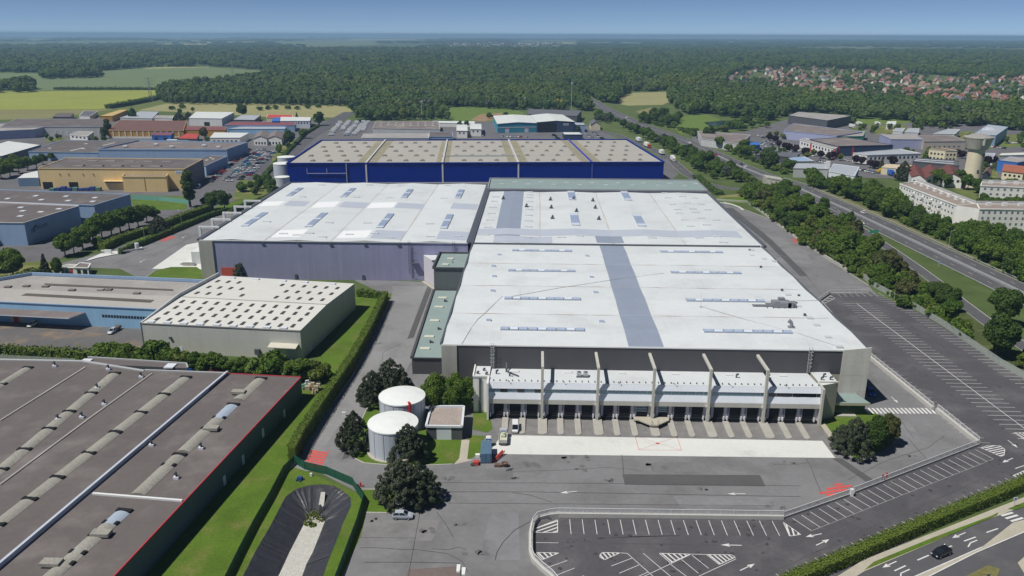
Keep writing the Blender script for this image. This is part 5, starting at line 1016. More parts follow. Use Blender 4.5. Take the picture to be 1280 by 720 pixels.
for k in range(16): roofbit(b1, .1 + .115 * (k % 8), .45 + .3 * (k // 8), 1, .8, .5, CWHITE)
b2 = block('office_block', 'long low white office strip with few windows before the grey dotted hall', 'office', [(452, 172), (536, 172), (536, 167), (455, 167)], 6.5, CWHITE, TANROOF, .3); on(b2, 0, row(9, .05, .95, .35), 0, 3.2, 4.6, DGLASS); b3 = block('office_block', 'blue banded low office at right end of the white office strip', 'office', [(536.5, 170.5), (566, 170.5), (565, 164.5), (537, 164.5)], 6.5, STEELB, DKROOF, .3); on(b3, 0, 0, 1, 2.6, 4.2, DGLASS, 'window_band')
for i, (a, c_) in enumerate((((571, 163.5), (584, 156)), ((588, 161.5), (601.5, 155)))):
    b4 = gable('house', ['two storey white cube house with flat dormers behind the blue warehouse', 'white two storey house with pale roof right of a cube house'][i], 'house', [(a[0], a[1]), (c_[0], a[1] + .3), (c_[0] - .5, c_[1]), (a[0] + .5, c_[1])], 6.5, 1.0, CWHITE, WROOF, 0); on(b4, 0, [(.2, .35), (.6, .75)], 0, 3.8, 5.2, DGLASS)
block('shed', 'long low white shed along the meadow edge behind grey dotted hall', 'shed', [(539, 153.2), (593, 154.5), (593, 151.6), (541, 151)], 4, CWHITE, WROOF, .1)
tank2 = None
for i, (px, py, rr_, hh, lab) in enumerate(((346.5, 204, 6.5, 9.5, 'grey silo tank nearest the corner of the royal blue warehouse'), (350.5, 196, 6.2, 9.0, 'grey blue silo tank behind another at the blue warehouse corner'), (345.5, 221, 4.6, 6.0, 'small white topped silo tank lowest beside the blue warehouse'))):
    cc = P(px + 7, py, hh); t = thing('silo_tank', lab, 'silo', (cc.x, cc.y, 0)); m = MB(); m.lathe([(rr_, 0), (rr_, hh)], 28, cc.xy); m.build('shell', TANK, t, True); m = MB(); m.lathe([(rr_ + .1, hh - .2), (rr_ + .1, hh + .1), (0, hh + .5)], 28, cc.xy); m.build('lid', WTOP, t)
# ---- left estate
L = [('warehouse', 'long steel blue building with dark roof and two cream stripes, left estate', [(35.5, 189.5), (122.5, 190.5), (172, 176), (78, 175)], 6.5, STEELB, DKROOF, .3),
     ('warehouse', 'steel blue tall fronted hall with dark roof behind the yellow building', [(122.5, 185.8), (283.5, 186.3), (309.5, 177.5), (173, 175)], 9.5, STEELB, BROWNROOF, 1.0),
     ('warehouse', 'low dark roofed wing with steel blue side wall along the packed car park', [(231, 204), (257, 207), (284, 195), (262, 194)], 7, STEELB, DKROOF, .3),
     ('warehouse', 'white roofed shed with dark walls at far left edge of the estate', [(-40, 191), (2, 195), (51, 181), (10, 176)], 6.5, DKG, WROOF, .1),
     ('warehouse', 'wide pale grey hall with long dark roof, far left of the estate', [(0, 158.5), (128.5, 158), (131, 148.5), (20, 148.5)], 8.5, LGREY, DKROOF, .3),
     ('warehouse', 'lavender grey hall with white sawtooth roof edge at far left', [(-30, 165), (42, 161.5), (68, 156), (-20, 154)], 8, LAVB, TANROOF, .3),
     ('office_block', 'small white two storey office before the long pale grey hall', [(87, 168), (109, 170), (117, 164.5), (96, 164)], 6, CWHITE, TANROOF, .3),
     ('warehouse', 'ochre banded hall with brown roof and white pilasters, left estate', [(135.5, 163.3), (229, 163.5), (233, 151), (150, 150)], 7, OCHD, mat('rust_brown_roof', (.17, .092, .08)), .2),
     ('warehouse', 'low red brown roofed wing right of the ochre banded hall', [(190, 162), (281, 162.5), (283, 158.5), (215, 158)], 6, OCHD, MAROON, .2),
     ('office_block', 'bright blue box office with two dark windows, left estate', [(189.5, 169), (213, 169), (217, 165.5), (194, 165.5)], 7, MIDB, MAROON, .2),
     ('shed', 'shed with bright red metal roof beside the bright blue box office', [(221, 173), (246, 173.5), (248.5, 167.5), (233, 166.5)], 5, DKG, REDM, .1),
     ('shed', 'low white shed before the red metal roofed shed', [(208, 175), (236, 175.5), (236, 172.5), (213, 172)], 3.5, LIGHTM, WROOF, .1),
     ('warehouse', 'big white industrial hall beside the hay field, left estate', [(236, 147.5), (277, 148), (292.5, 140.2), (245, 139.5)], 8, CWHITE, WROOF, .2),
     ('warehouse', 'long low hall with maroon roof and light blue wall, left estate', [(280, 156.5), (368, 156.5), (370, 152.5), (290, 152)], 6.5, STEELB, MAROON, .1),
     ('warehouse', 'light blue low hall in front of the maroon roofed hall', [(285, 161), (356, 161), (357, 158.5), (305, 157.5)], 5, SKYB, GREYM, .1),
     ('warehouse', 'long white fronted shed next to the packed car park', [(262.5, 172), (299.5, 172), (311, 166), (268, 165.5)], 6, CWHITE, WROOF, .1),
     ('office_block', 'blue and white two storey office with window row near the street', [(348.5, 151), (387, 151), (388.5, 146.5), (351, 146)], 7.5, LIGHTM, WROOF, .2),
     ('office_block', 'dark blue cube at left end of the white office near the street', [(340, 151.3), (348.3, 151.3), (350, 147), (342, 147)], 8, MIDB, MIDB, .1),
     ('shed', 'shed with white and blue roof beside the big dark tree, left estate', [(291, 149.5), (318, 150), (326, 144), (302, 143.5)], 5, DKG, GREYM, .1),
     ('shed', 'low shed with orange red roof near the hay field', [(333, 147), (365, 147), (366, 143.5), (335, 143)], 4.5, CREAMW, REDM, .1),
     ('warehouse', 'yellow ochre roofed long shed beside the tall dark poplars', [(124, 145), (140, 145), (160, 137), (150, 137)], 6, OCHD, mat('yellow_roof', (.55, .40, .16)), .1),
     ('shed', 'grey roofed shed right of the yellow ochre long shed', [(150, 147), (190, 148), (198, 139.5), (175, 139)], 6, LGREY, GREYM, .1),
     ('warehouse', 'pale flat hall with low white front beside the dark cedar', [(185, 147.5), (215, 148), (217, 144.5), (190, 144)], 5.5, CWHITE, TANROOF, .1),
     ('shed', 'dark shed in grass field at far left edge of estate', [(66, 146), (88, 146), (92, 141.5), (72, 141.5)], 5, DKG, DKROOF, .1),
     ('house', 'small white shed cluster house with dark roof at field edge', [(99, 144.5), (112, 145), (122, 139), (105, 138.5)], 5, CWHITE, SLATE, .1)]
LB = {}
for t in L: LB[t[1]] = block(t[0], t[1], {'office_block': 'office', 'shed': 'shed', 'house': 'house'}.get(t[0], 'warehouse'), t[2], t[3], t[4], t[5], t[6])
b = LB[L[1][1]]
for u, v in ((.12, .3), (.3, .55), (.5, .3), (.72, .5), (.88, .3)): roofbit(b, u, v, 1.6, 1.2, .9, LIGHTM, 'roof_vent')
b = LB[L[0][1]]
for u, v in ((.15, .3), (.62, .3), (.45, .7)): roofbit(b, u, v, 1.3, 1.0, .4, LIGHTM)
for u, v in ((.55, .25), (.75, .72)): roofbit(b, u, v, .9, 9, .15, mat('cream_rooflight', (.58, .60, .52)), 'rooflight_strip')
b = LB[L[2][1]]
for u, v in ((.3, .3), (.5, .5), (.65, .65), (.4, .75)): roofbit(b, u, v, 1, .8, .4, CWHITE)
on(LB[L[4][1]], 0, row(8, .5, .98, .12), 0, 0, 5, flatmat('grey_pilaster', (.7, .7, .7)), 'pilaster', .2); on(LB[L[7][1]], 0, row(12, .02, .98, .16), 0, 0, 6.5, CWHITE, 'pilaster', .35); on(LB[L[7][1]], 0, 0, 1, 0, 1.6, CWHITE, 'white_plinth', .3); on(LB[L[9][1]], 0, [(.15, .3), (.62, .85)], 0, 3, 5, DGLASS); on(LB[L[16][1]], 0, row(10, .03, .97, .45), 0, 4.6, 6.0, DGLASS); on(LB[L[6][1]], 0, row(4), 0, 3.4, 4.8, DGLASS); on(LB[L[12][1]], 0, [(.45, .62)], 0, 0, 4, DARK, 'doorway'); on(LB[L[15][1]], 0, row(6), 0, 1.5, 3.6, DGLASS)
for i, (x0, x1) in enumerate(((317, 333.5), (334, 352))):
    a_ = gable('workshop', ['arched roof workshop with white front, left of a matching pair', 'arched roof workshop with white front, right of a matching pair'][i], 'workshop', [(x0, 173), (x1, 173.3), (x1 + 3, 166), (x0 + 5, 165.6)], 6, 2.2, CWHITE, BROWNROOF, 1); on(a_, 0, row(4), 0, 1.0, 3.0, DGLASS)
# ---- right estate
Rr = [('warehouse', 'dark grey hall with pale striped roof at edge of the woodland belt', [(985.5, 144), (1034.5, 150.5), (1064.5, 144.5), (998, 139.5)], 9.5, DKG, TANROOF, .2),
      ('warehouse', 'long lavender hall with dark roof, first behind the dark grey hall', [(980, 163), (1046, 169.5), (1078, 164.5), (992, 154)], 8, LAVB, BROWNROOF, .3),
      ('warehouse', 'hall with green panelled wall among the right estate buildings', [(1047, 170.5), (1079, 170), (1082, 163.5), (1050, 163)], 7, GREENP, TANROOF, .2),
      ('warehouse', 'brown roofed navy hall with white offices and red corner panels', [(1012, 174), (1046, 182.5), (1116.5, 181), (1056, 171)], 8.5, NAVY, BROWNROOF, .3),
      ('office_block', 'white office front of the navy hall with red corner panels', [(1000, 174.5), (1044, 185.5), (1049, 182), (1006, 172.5)], 8, CWHITE, TANROOF, .3),
      ('office_block', 'long white office block with grey roof and square windows, right estate', [(1066.5, 191), (1084, 193.5), (1151.5, 191.5), (1125, 186)], 7, CWHITE, GREYM, .3),
      ('warehouse', 'plain lavender blue hall in middle of the right estate', [(1113.5, 173.8), (1155, 174.2), (1140, 167), (1100, 167.5)], 8, LAVB, TANROOF, .2),
      ('warehouse', 'beige hall with slit windows left of the water tower', [(1155, 176.5), (1208, 176), (1190, 169), (1145, 169)], 7.5, flatmat('beige_render', (.55, .50, .42)), BROWNROOF, .3),
      ('apartment_house', 'cream three storey house with dark windows left of the water tower', [(1161.5, 186), (1182, 188), (1197, 188), (1176, 184.5)], 9, CREAMW, TILEB, .2),
      ('warehouse', 'dark flat hall with white rooflight rows below the cream house', [(1141, 201.5), (1199, 207), (1196, 200), (1144, 197)], 6.5, DKG, SLATE, .3),
      ('workshop', 'small white workshop with blue grey roof near the motorway trees', [(983, 197.5), (992, 201.5), (1017, 201), (1005, 195.5)], 6, CWHITE, STEELB, .2),
      ('workshop', 'light grey metal roofed workshop with white corner sign pylon', [(992, 210), (1035, 211), (1038, 205), (996, 204)], 6.5, LGREY, GREYM, .2),
      ('workshop', 'light grey hall with blue glazed corner beside the motorway trees', [(1036, 214), (1068, 220), (1074, 208.5), (1042, 204.5)], 7, LIGHTM, GREYM, .2),
      ('warehouse', 'grey brown roofed hall beside the pond, right of the motorway', [(877, 173), (925, 180), (938, 168.5), (872, 163.5)], 6.5, LGREY, BROWNROOF, .3),
      ('shed', 'bright blue shed at right end of the hall by the pond', [(938, 181.5), (950, 181), (949, 177.5), (938, 178)], 5, MIDB, MIDB, .1),
      ('shed', 'low olive grey flat building in the car dealer yard', [(944, 193.5), (995, 196.5), (1000, 191), (955, 187.5)], 5, DKG, SLATE, .2),
      ('shed', 'white and blue open shed at back of the right estate', [(1167, 167), (1193, 167.5), (1200, 161.5), (1185, 161)], 6.5, CWHITE, GREYM, .2),
      ('warehouse', 'blue grey hall with plant on its roof right of tower top', [(1216, 168), (1245, 169), (1260, 158.5), (1235, 155.5)], 10, STEELB, GREYM, .3),
      ('warehouse', 'bright blue hall at right edge beyond the water tower', [(1247.5, 200), (1272, 203), (1300, 198), (1262, 195)], 8, MIDB, TANROOF, .2),
      ('shed', 'long white roofed shed at right edge above the bright blue hall', [(1249, 194), (1300, 193), (1300, 190), (1252, 191.5)], 5, CREAMW, WROOF, .1),
      ('office_block', 'small pale blue office just right of the water tower shaft', [(1229, 194.5), (1242, 195.5), (1244, 191.5), (1232, 191)], 7, LIGHTM, GREYM, .2),
      ('shed', 'pale shed with grey lean-to roofs at wood edge', [(1131, 165), (1148, 166), (1149, 160), (1136, 160)], 5, LGREY, GREYM, .1),
      ('shed', 'low white shed with grey roof left of pale wood edge shed', [(1116, 164), (1128, 164.5), (1131, 160), (1120, 160)], 5, CWHITE, GREYM, .1),
      ('kiosk', 'small white cube building in the bus yard by the woods', [(1108, 155), (1119, 155.5), (1120.5, 151.5), (1110, 151.5)], 5.5, CWHITE, WROOF, .1),
      ('shed', 'long pale flat shed with tan roof behind the white office block', [(1102, 209), (1142, 212), (1146, 207), (1108, 205)], 5, CREAMW, mat('tan_roof', (.60, .50, .36)), .1)]
RB = {}
for t in Rr: RB[t[1]] = block(t[0], t[1], {'office_block': 'office', 'shed': 'shed', 'apartment_house': 'house', 'workshop': 'workshop', 'kiosk': 'kiosk'}.get(t[0], 'warehouse'), t[2], t[3], t[4], t[5], t[6])
b = RB[Rr[5][1]]; on(b, 1, row(12, .04, .96, .4), 0, 3.2, 5.0, DGLASS); on(b, 0, row(4), 0, 3.2, 5.0, DGLASS); b = RB[Rr[4][1]]; on(b, 0, row(11, .03, .97, .4), 0, 4.4, 6.2, DGLASS); on(b, 0, [(.32, .36), (.955, .995)], 0, 0, 8.0, REDP2, 'red_panel', .12)
on(RB[Rr[3][1]], 1, [(.0, .06), (.28, .31)], 0, 0, 8, REDP2, 'red_panel', .12); b = RB[Rr[8][1]]; on(b, 0, row(4), 0, 1.6, 3, DGLASS); on(b, 0, row(4), 0, 5, 6.4, DGLASS); on(b, 1, row(3), 0, 5, 6.4, DGLASS); on(b, 1, row(3), 0, 1.6, 3, DGLASS); on(RB[Rr[7][1]], 0, row(7, .1, .9, .3), 0, 2.2, 3.2, DGLASS); on(RB[Rr[12][1]], 1, .4, .98, 0, 5.5, TEAL, 'glazed_corner', .1); on(RB[Rr[12][1]], 0, row(3), 0, 2.5, 4, DGLASS)
for k in range(10): roofbit(RB[Rr[9][1]], .1 + .18 * (k % 5), .3 + .4 * (k // 5), 2.6, .8, .3, LIGHTM)
for k in range(5): roofbit(RB[Rr[17][1]], .15 + .1 * k, .5, 1.5, 1.5, 1.5 + (k % 2), LIGHTM, 'roof_plant')
roofbit(RB[Rr[11][1]], .97, .2, 1.3, 1.0, 5, CWHITE, 'sign_pylon'); on(RB[Rr[16][1]], 0, [(.3, .9)], 0, 0, 4.5, NAVY, 'open_front')
for k in range(4): roofbit(RB[Rr[0][1]], .2 + .2 * k, .5, .8, 9, .15, LIGHTM, 'rooflight_strip')
for i, (x0, y0, x1, y1, lab) in enumerate(((1140, 221.5, 1158, 226, 'white gabled house with red brown roof, left of a red roofed pair'), (1158, 223, 1179, 219, 'white gabled house with three windows and red brown roof'), (1180, 221, 1203, 223, 'long house with red brown hipped roof beside the water tower'))):
    g_ = gable('house', lab, 'house', [(x0, y0), (x1, y1), (x1 - 8, 209), (x0 - 6, 211)], 6.5, 2.4, CWHITE, TILE2, 1); on(g_, 0, row(3), 0, 3.6, 5.2, DGLASS)
g_ = gable('house', 'two storey house with bright orange tiled roof at right edge', 'house', [(1253, 214), (1279, 217), (1284, 209), (1256, 206.5)], 6.5, 2.6, CREAMW, TILE, 0); on(g_, 0, row(4), 0, 3.6, 5, DGLASS)
gable('house', 'narrow white house with grey roof half hidden right of water tower', 'house', [(1228, 218.5), (1236, 222), (1240, 215), (1232, 211)], 5.5, 2.6, CWHITE, TILEB, 1)
# ---- apartment blocks
APW = flatmat('white_apartment_render', (.86, .85, .80)); APR = mat('apartment_gravel_roof', (.30, .25, .22), .95, .12, 10., .1, 1.5)
hA = 12.5; APG = mat('apartment_window_glass', (.20, .23, .26), .2, .25, 3., 0, spec=.5)
ap = block('apartment_block', 'long white four storey apartment block seen end on beside the motorway trees', 'apartments', [(1125, 229.5), (1195.5, 256), (1220, 254.5), (1146, 226)], hA, APW, APR, .5); apb = block('apartment_block', 'white apartment block stretching to right edge behind dark green trees', 'apartments', [(1224.5, 260.5), (1330, 262), (1330, 255), (1221, 254)], hA, APW, APR, .5)
apc = block('apartment_block', 'white apartment block with roof chimneys at right edge below the tower', 'apartments', [(1226, 231.5), (1330, 236), (1330, 229), (1228, 227)], hA, APW, APR, .5)
m = MB(); a, b_, c_ = P(1195.5, 256, hA).xy, P(1224.5, 260.5, hA).xy, P(1220, 254.5, hA).xy; m.prism([a, b_, c_], 0, hA - .2, 0, 1); m.build('stair_wing', [APW, APR], ap['r'])
for fl in range(4):
    z = 1.2 + fl * 2.9; on(ap, 0, row(18, .02, .98, .40), 0, z + .2, z + 1.2, APG); on(apb, 0, row(14, .02, .98, .36), 0, z + .1, z + 1.3, APG); on(apc, 0, row(12, .02, .98, .36), 0, z + .1, z + 1.3, APG)
    on(ap, 0, [(.27, .31), (.43, .47), (.58, .62), (.74, .78)], 0, z - .6, z + .5, CWHITE, 'balcony', 1.2)
for B_, n_ in ((ap, 8), (apb, 5), (apc, 6)):
    for k in range(n_): roofbit(B_, (k + .7) / (n_ + .4), .68, 1.2, .7, 1.6, CWHITE, 'chimney')
    m = MB(); m.wallpath([B_['C'][3], B_['C'][2]], .4, hA - .1, hA + 1.2); m.build('roof_screen', LGREY, B_['r'])
# ---- water tower
bs_ = P(1213, 233); wt = thing('water_tower', 'tall beige concrete water tower with wide grey funnel top', 'water tower', tuple(bs_)); zt = Zat(1221, 170, bs_.y)
q0 = Zat(1219, 186.5, bs_.y); sc = (P(1242, 168, zt).x - P(1201, 168, zt).x) / 2 * .80; r1 = sc * .59
TWM = mat('beige_tower_render', (.76, .68, .50), .8, .06, 6., .03, streak=.10); TWG = mat('grey_tower_concrete', (.56, .535, .465), .85, .08, 5., .05, streak=.16)
m = MB(); m.lathe([(r1 * 1.08, 0), (r1, q0 * .5), (r1 * .97, q0)], 32, bs_.xy); m.build('shaft', TWM, wt, True)
m = MB(); m.lathe([(r1 * .99, q0), (sc * .72, q0 + .5), (sc * .95, q0 + (zt - q0) * .78), (sc, q0 + (zt - q0) * .9), (sc, zt - .3), (sc * .97, zt - .3)], 32, bs_.xy); m.build('tank', TWG, wt, False)
m = MB(); m.lathe([(sc * .98, zt - .35), (sc * .5, zt + 1.0), (0, zt + 1.6)], 32, bs_.xy); m.build('roof', TANROOF, wt); m = MB(); m.box(bs_.x - 1.2, bs_.x - .2, bs_.y - sc * .985, bs_.y - sc * .9, zt - 5, zt + .4); m.bar((bs_.x, bs_.y, zt + 1.5), (bs_.x, bs_.y, zt + 3.2), .8); m.build('inlet_pipe', CONC_W, wt)
m = MB(); m.box(bs_.x + 2, bs_.x + 3, bs_.y - r1 * 1.02, bs_.y - r1 * .85, q0 - 5, q0 - 2.5); m.cut(); m.box(bs_.x - .4, bs_.x + .6, bs_.y - r1 * 1.06, bs_.y - r1 * .9, q0 * .4, q0 * .4 + 2); m.cut(); m.build_each('window_slit', DKG, wt)
# ================================================================ vegetation
LEAF = {'green': leafmat('green_foliage', (.080, .158, .020), (.148, .226, .034), glow=.38), 'dark': leafmat('dark_foliage', (.056, .108, .020), (.094, .154, .030), glow=.33), 'pine': leafmat('pine_needles', (.055, .075, .040), (.105, .122, .075), glow=.2),
        'light': leafmat('light_foliage', (.10, .15, .022), (.16, .20, .035)), 'purple': leafmat('purple_foliage', (.026, .010, .016), (.04, .016, .024)), 'silver': leafmat('silver_foliage', (.085, .11, .07), (.13, .15, .10)),
        'forest': leafmat('forest_foliage', (.052, .112, .022), (.135, .205, .040), big=(.13, .175, .055), glow=.3, amp=.6), 'hedge': leafmat('hedge_foliage', (.066, .112, .014), (.115, .158, .024), glow=.04), 'brown': leafmat('brown_green_foliage', (.085, .098, .028), (.125, .13, .042))}
BARK = mat('bark', (.10, .08, .06), .9, .15, 2., .15, .3)
def ball(c, r, n=7, k=5, sq=1.):
    V = []; Fc = []
    for i in range(k + 1):
        th = math.pi * i / k
        for j in range(n): ph = 2 * math.pi * j / n; V.append((c[0] + r * math.sin(th) * math.cos(ph), c[1] + r * math.sin(th) * math.sin(ph), c[2] + r * sq * math.cos(th)))
    for i in range(k):
        for j in range(n): a = i * n + j; b = i * n + (j + 1) % n; Fc.append((a, a + n, b + n, b))
    return V, Fc
def crown_mesh(name, lobes, nleaf, ls, seed, m, core=.8, up=-.35, trunk=None, jit=.55):
    rg = np.random.default_rng(seed); V = []; Fc = []
    for c, r in lobes:
        v, f = ball(c, r * core, 7, 5, .9); b = len(V); V += v; Fc += [tuple(i + b for i in q) for q in f]
    C = np.array([c for c, r in lobes]); Rr_ = np.array([r for c, r in lobes]); p = Rr_ ** 2 / (Rr_ ** 2).sum(); idx = rg.choice(len(lobes), nleaf, p=p)
    d = rg.normal(size=(nleaf * 2, 3)); d /= np.linalg.norm(d, axis=1)[:, None]; d = d[d[:, 2] > up]
    while len(d) < nleaf: d = np.vstack([d, d])
    d = d[:nleaf]; pos = C[idx] + d * (Rr_[idx] * rg.uniform(.80, 1.12, nleaf))[:, None]
    nn = d + rg.normal(size=(nleaf, 3)) * jit; nn /= np.linalg.norm(nn, axis=1)[:, None]; t = np.cross(nn, rg.normal(size=(nleaf, 3))); t /= np.linalg.norm(t, axis=1)[:, None]; u = np.cross(nn, t); s = ls * rg.uniform(.55, 1.25, nleaf)
    b = len(V); q = []
    for i in range(nleaf):
        a, e = t[i] * s[i], u[i] * s[i] * .75; o = pos[i]; q += [tuple(o - a - e * .4), tuple(o + a * .2 - e), tuple(o + a + e * .3), tuple(o - a * .3 + e)]
    V += q; Fc += [(b + 4 * i, b + 4 * i + 1, b + 4 * i + 2, b + 4 * i + 3) for i in range(nleaf)]
    me = bpy.data.meshes.new(name); mats = [m]; nf = len(Fc)
    if trunk:
        tb = MB(); trunk(tb); mats.append(BARK)
        for f in tb.f: b = len(V); V += [tb.v[i] for i in f]; Fc.append(tuple(range(b, b + len(f))))
    me.from_pydata(V, [], Fc)
    for x in mats: me.materials.append(x)
    if trunk: me.polygons.foreach_set('material_index', [0] * nf + [1] * (len(Fc) - nf))
    me.update(); return me
def lobes_round(rg, H_, R0, z0, n, rl):
    L_ = []; c = np.array([0, 0, (z0 + H_) / 2]); a = np.array([R0 - rl * .7, R0 - rl * .7, (H_ - z0) / 2 - rl * .6])
    for i in range(n):
        d = rg.normal(size=3); d /= np.linalg.norm(d); k = rg.uniform(.55, 1.0); p = c + d * a * k; L_.append((tuple(p), rl * rg.uniform(.72, 1.2)))
    L_.append((tuple(c), min(a) * .8)); return L_
def lobes_cone(rg, H_, R0, z0, n, rl, powr=1.0):
    L_ = []
    for i in range(n):
        t = (i + .5) / n; z = z0 + (H_ - z0) * t; r = R0 * (1 - t ** powr) * rg.uniform(.6, 1.0); a = i * 2.399 + rg.uniform(-.3, .3); L_.append(((r * math.cos(a), r * math.sin(a), z), rl * (1.05 - .65 * t) * rg.uniform(.8, 1.2)))
    L_.append(((0, 0, H_ * .45), R0 * .5)); return L_
def trunk_fn(H_, r):
    def f(mb):
        mb.cyl((0, 0, 0), (.1, .05, H_ * .5), r, r * .55, 7); mb.cyl((.1, .05, H_ * .45), (H_ * .14, .1, H_ * .72), r * .45, r * .2, 5); mb.cyl((.1, .05, H_ * .4), (-H_ * .12, H_ * .08, H_ * .7), r * .42, r * .2, 5); mb.cyl((.1, 0, H_ * .42), (.02, -H_ * .13, H_ * .68), r * .4, r * .2, 5)
    return f
SPEC = {  # kind: (height, lobe function, leaf colour, leaf size near)
    'round': (10., lambda g: lobes_round(g, 10, 4.6, 1.9, 26, 1.7), 'green', .42), 'dround': (10., lambda g: lobes_round(g, 10, 4.4, 1.4, 26, 1.7), 'dark', .42),
    'oval': (10., lambda g: lobes_round(g, 10, 3.4, 1.2, 22, 1.45), 'green', .40), 'pine': (10., lambda g: lobes_cone(g, 9.4, 5.4, .8, 110, .80, 2.3), 'pine', .26),
    'bushy': (10., lambda g: lobes_round(g, 10, 5.2, .2, 34, 1.7), 'green', .42), 'dbushy': (10., lambda g: lobes_round(g, 10, 5.0, .2, 34, 1.7), 'dark', .42),
    'conifer': (10., lambda g: lobes_cone(g, 9.8, 2.9, .8, 40, 1.0, .9), 'pine', .32), 'poplar': (10., lambda g: lobes_round(g, 10, 1.55, .6, 26, .8), 'dark', .30),
    'shrub': (4., lambda g: lobes_round(g, 4, 2.5, .2, 14, 1.05), 'green', .38), 'lshrub': (4., lambda g: lobes_round(g, 4, 2.5, .2, 14, 1.05), 'light', .38),
    'light': (10., lambda g: lobes_round(g, 10, 4.4, 1.6, 24, 1.7), 'light', .45), 'purple': (7., lambda g: lobes_round(g, 7, 3.4, 1.2, 20, 1.4), 'purple', .4), 'silver': (10., lambda g: lobes_round(g, 10, 4.2, 1.4, 24, 1.6), 'silver', .45), 'brown': (8., lambda g: lobes_round(g, 8, 3.8, .8, 20, 1.5), 'brown', .45)}
CACHE = {}
def proto_mesh(kind, var, lod):
    key = (kind, var, lod)
    if key in CACHE: return CACHE[key]
    H_, fn, lf, ls = SPEC[kind]; sd_ = sum(map(ord, kind)) * 7 + var * 31; lob = fn(np.random.default_rng(sd_)); nl, k = {0: (9500, .74), 1: (3800, 1.1), 2: (620, 2.5)}[lod]
    if kind in ('shrub', 'lshrub'): nl = int(nl * .5)
    if lod == 2:
        CACHE[key] = (crown_mesh('crown', lob, nl, ls * k, sd_, LEAF[lf], trunk=trunk_fn(H_, .25)), None)
    else:
        tb = MB(); trunk_fn(H_, .032 * H_ if 'shrub' not in kind else .1)(tb); CACHE[key] = (crown_mesh('crown', lob, int(nl * (1.5 if kind == 'pine' else 1)), ls * k, sd_, LEAF[lf], core=.55 if kind == 'pine' else .78), tb.mesh('trunk', BARK))
    return CACHE[key]
NTREE = [0]; PROTO_FOR_FOREST = []
def tree(x, y, h_, kind, label, group, lod=1, wid=1., name='tree', var=None, cat='tree'):
    var = NTREE[0] % 3 if var is None else var; NTREE[0] += 1; cm, tm = proto_mesh(kind, var, lod); s = h_ / SPEC[kind][0]; rz = RNG.uniform(0, 6.28)
    if 'shrub' in kind and name == 'tree': name, cat = 'shrub', 'shrub'
    if tm is None:
        o = bpy.data.objects.new(name, cm); COL.objects.link(o); tag(o, label, cat, group)
    else:
        o = thing(name, label, cat, group=group)
        c = bpy.data.objects.new('crown', cm); t = bpy.data.objects.new('trunk', tm)
        for q in (c, t): COL.objects.link(q); q.parent = o
    o.location = (x, y, 0); o.rotation_euler = (0, 0, rz); o.scale = (s * wid, s * wid, s); return o
def T(px, py, h_, kind, label, group=None, lod=1, wid=1., **k): p = P(px, py); return tree(p.x, p.y, h_, kind, label, group, lod, wid, **k)
# ---- trees standing by themselves
T(501, 628, 10.5, 'pine', 'big dark pine with twin trunked neighbour beside the silver hatchback', lod=0, wid=1.0); T(525, 626, 9.0, 'pine', 'dark pine leaning over the asphalt, casting the round shadow near the silver car', lod=0, wid=.95)
T(511, 577, 10, 'pine', 'dark pine on the lawn between water tank and pump house', lod=0, wid=.85); T(444, 562, 10.5, 'pine', 'slim dark pine on the lawn left of the nearer water tank', lod=0, wid=.72)
T(490, 500, 12.5, 'pine', 'tall dark pine behind the rear water tank', lod=0, wid=.9); T(467, 505, 10, 'pine', 'broad lower dark pine left behind the rear water tank', lod=0, wid=.85)
T(545, 515, 10.5, 'bushy', 'leafy bright green tree behind the pump house, left half', lod=0, wid=.85); T(574, 514, 10.5, 'bushy', 'leafy bright green tree between pump house and white end tower', lod=0, wid=.8)
T(1066, 568, 10, 'pine', 'dark pine on the lawn at right end of the docks', lod=0, wid=.85); T(1092, 566, 9.2, 'dround', 'dark bushy tree next to the pine at right end of docks', lod=0, wid=.75); T(1108, 556, 8, 'brown', 'olive brown leaved tree nearest the zebra crossing in the yard', lod=0, wid=.8); T(1050, 560, 6.5, 'pine', 'small dark pine nearest the white apron at right end of docks', lod=0, wid=.8)
T(302.5, 347, 11, 'conifer', 'slender dark conifer beside the red door of the lavender hall', lod=0)
T(17, 347, 12, 'round', 'big round green tree at left edge behind the sky blue building', lod=0, wid=.95); T(58, 346, 9.5, 'conifer', 'dark cypress like tree between big green tree and gatehouse', lod=0, wid=.85); T(73, 345, 7.5, 'dround', 'dark low tree touching the gatehouse', lod=0, wid=.7); T(-6, 340, 10, 'round', 'green tree cut by the left picture edge behind sky blue building', lod=1)
rowl = 'round green trees in a row beside the pale blue hall'
for i, (a, b, h_) in enumerate(((82, 321, 10.5), (93, 318, 9), (104, 312, 10.5), (117, 304, 12), (128, 299, 12), (140, 295, 12), (151, 291, 12), (162, 288, 11.5), (173, 284, 11), (184, 278, 9.5))): T(a, b, h_, 'round', ['round green tree nearest the gatehouse in the row by the pale blue hall', 'lower round green tree, second from gatehouse in the row by pale blue hall'][i] if i < 2 else 'round green tree in the row between pale blue hall and hedge', rowl, lod=1, wid=.95)
T(125, 310, 4.8, 'shrub', 'clipped round green bush below the row of round trees', lod=1); T(200, 292, 9.5, 'pine', 'dark rounded pine standing in the hedge by the entrance road', lod=0, wid=1.0); T(193, 277, 8, 'round', 'green tree behind the dark pine in the hedge', lod=1)
T(238, 259, 21, 'poplar', 'tall narrow poplar at right corner of the yellow building', lod=0, wid=1.15); T(267, 262, 10.5, 'dround', 'left dark tree of a pair by the packed car park entrance', lod=1, wid=.85); T(281, 262, 11.5, 'dround', 'right dark tree of a pair by the packed car park entrance', lod=1, wid=.9); T(256, 257, 4.5, 'lshrub', 'small yellow green bush between poplar and dark pines', lod=1)
